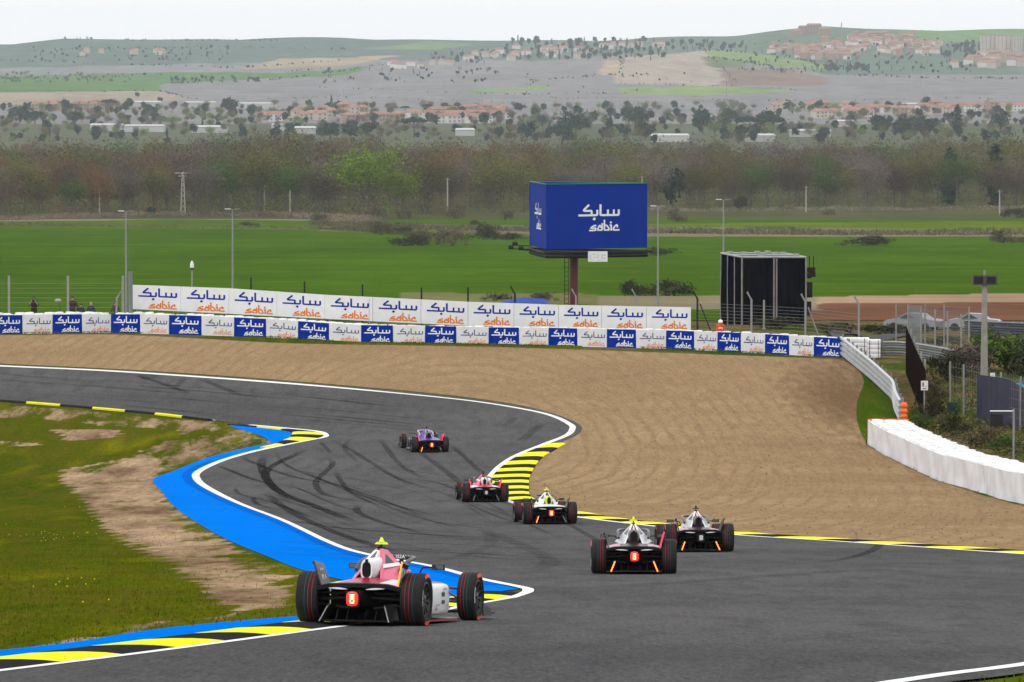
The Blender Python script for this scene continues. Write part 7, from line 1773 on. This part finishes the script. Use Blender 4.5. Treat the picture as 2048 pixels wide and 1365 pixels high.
for (x0, x1, y0, y1, n_, h0, lab, gr) in [(1000, 1330, 84, 122, 90, 13, 'dark tree around the villas on the middle hill', 'trees of the middle hill'), (1330, 1500, 88, 104, 26, 12, 'dark tree on the crest right of the villas', 'crest trees'), (860, 1000, 108, 130, 22, 10, 'tree on the slope left of the villas', 'slope trees left of the villas'),
                                          (1640, 1740, 138, 146, 16, 16, 'dark tree of the copse below the hill town', 'copse below the hill town'), (1500, 1950, 84, 148, 120, 8, 'tree between the hill town houses', 'trees of the hill town'), (1880, 1960, 96, 120, 20, 14, 'tree left of the apartment blocks', 'trees by the apartment blocks'), (130, 200, 78, 82, 8, 6, 'small tree on the left hill crest', 'left crest trees'), (240, 560, 81, 84, 34, 4.5, 'tiny tree in the row along the left hill crest', 'crest row trees'),
                                          (60, 460, 96, 124, 60, 7, 'scrub tree on the left hillside', 'scrub trees of the left hillside'), (340, 520, 158, 166, 22, 9, 'tree in the row at the edge of the green field', 'green field edge trees'), (640, 1000, 140, 168, 40, 8, 'tree dotted over the far middle fields', 'far middle field trees'), (1040, 1400, 150, 200, 18, 5, 'small tree on the fields right of centre', 'field trees right of centre'), (1240, 1300, 150, 156, 10, 5, 'small tree of the hedge on the tan field', 'tan field hedge trees'), (0, 260, 150, 168, 40, 9, 'bare tree in the grove at the far left', 'far left grove')]:
    for k in range(int(n_ * 1.6)):
        kind = random.choice(['round', 'round', 'cypress']) if 'bare' not in lab else 'bare'
        p = P(random.uniform(x0, x1), random.uniform(y0, y1)); H0 = {'cypress': 11.2, 'round': 9.0, 'bare': 15.5}[kind]
        scatter(kind, random.randrange(NV[kind]), 'cyp' if kind != 'bare' else 'mauve', p.x, p.y, h0 * random.uniform(.6, 1.2) * p.y / FPX / H0)
for pl_, n_, h0 in [([(340, 168), (520, 165), (720, 140)], 60, 5), ([(-100, 186), (320, 183), (390, 200)], 40, 4), ([(0, 158), (150, 160), (330, 150)], 50, 5), ([(560, 145), (740, 134), (900, 120)], 40, 4), ([(1225, 168), (1420, 172), (1600, 182)], 40, 3), ([(1040, 165), (1240, 150), (1245, 118)], 46, 4), ([(1410, 102), (1440, 130), (1470, 165)], 24, 4), ([(1405, 101), (1560, 112), (1660, 136)], 40, 5),
                    ([(1660, 150), (1850, 158), (2100, 160)], 60, 5), ([(640, 176), (1000, 190), (1240, 188)], 50, 3), ([(1100, 198), (1500, 203), (2100, 196)], 60, 3), ([(380, 200), (700, 196), (1000, 205)], 50, 3), ([(-100, 120), (200, 128), (480, 138), (700, 122)], 70, 5), ([(100, 100), (400, 96), (700, 100)], 60, 4), ([(1440, 140), (1640, 140)], 24, 4), ([(1420, 116), (1560, 136)], 30, 5), ([(880, 100), (1040, 104)], 24, 5)]:
    for k in range(n_):
        f = random.random() * (len(pl_) - 1); i = int(f); t_ = f - i
        p = P(pl_[i][0] * (1 - t_) + pl_[i + 1][0] * t_ + random.gauss(0, 3), pl_[i][1] * (1 - t_) + pl_[i + 1][1] * t_ + random.gauss(0, .8))
        scatter('round', random.randrange(3), random.choice(['cyp', 'cyp', 'scrub']), p.x, p.y, h0 * random.uniform(.5, 1.2) * p.y / FPX / 9.0)
for k in range(1000):      # the leafy floor of the valley between the houses
    p = P(random.uniform(-250, 2300), random.choice([random.uniform(244, 292), random.uniform(218, 250)])); kind, c = random.choice([('round', 'cyp'), ('bare', 'bare_grey'), ('bare', 'bare_brown'), ('leafy', 'pale'), ('round', 'pine'), ('leafy', 'olive')])
    scatter(kind, random.randrange(NV[kind]), c, p.x, p.y, random.uniform(5, 11) / (9.0 if kind == 'round' else 15.0))
Vs, mi, mats = [], [], []
for i, (c, L_) in enumerate(acc.items()):
    W = np.concatenate(L_); Vs.append(W); mi.append(np.full(len(W) // 3, i)); mats.append(LM[c])
V = np.concatenate(Vs)
tag(link(bpy.data.objects.new('hillside_trees', mesh_np('hillside_trees', V, None, np.arange(len(V)).reshape(-1, 3), mats=mats, midx=np.concatenate(mi)))), 'far trees dotting the valley floor and hillsides', 'trees', None, 'stuff')

# ================================================================ haze: the valley air
hb_ = MB().box((0, 5250, 18), (7400, 10640, 196)).build('haze', M('haze_shell', (1, 1, 1)))
mh = bpy.data.materials.new('haze_air'); mh.use_nodes = True; t = mh.node_tree; t.nodes.clear()
o_ = t.nodes.new('ShaderNodeOutputMaterial'); pv = t.nodes.new('ShaderNodeVolumePrincipled'); pv.inputs['Color'].default_value = (.86, .93, 1.0, 1); pv.inputs['Density'].default_value = HAZE; pv.inputs['Anisotropy'].default_value = .75
t.links.new(pv.outputs[0], o_.inputs['Volume']); hb_.data.materials.clear(); hb_.data.materials.append(mh); tag(hb_, 'thin pale haze filling the valley', 'haze', None, 'stuff')
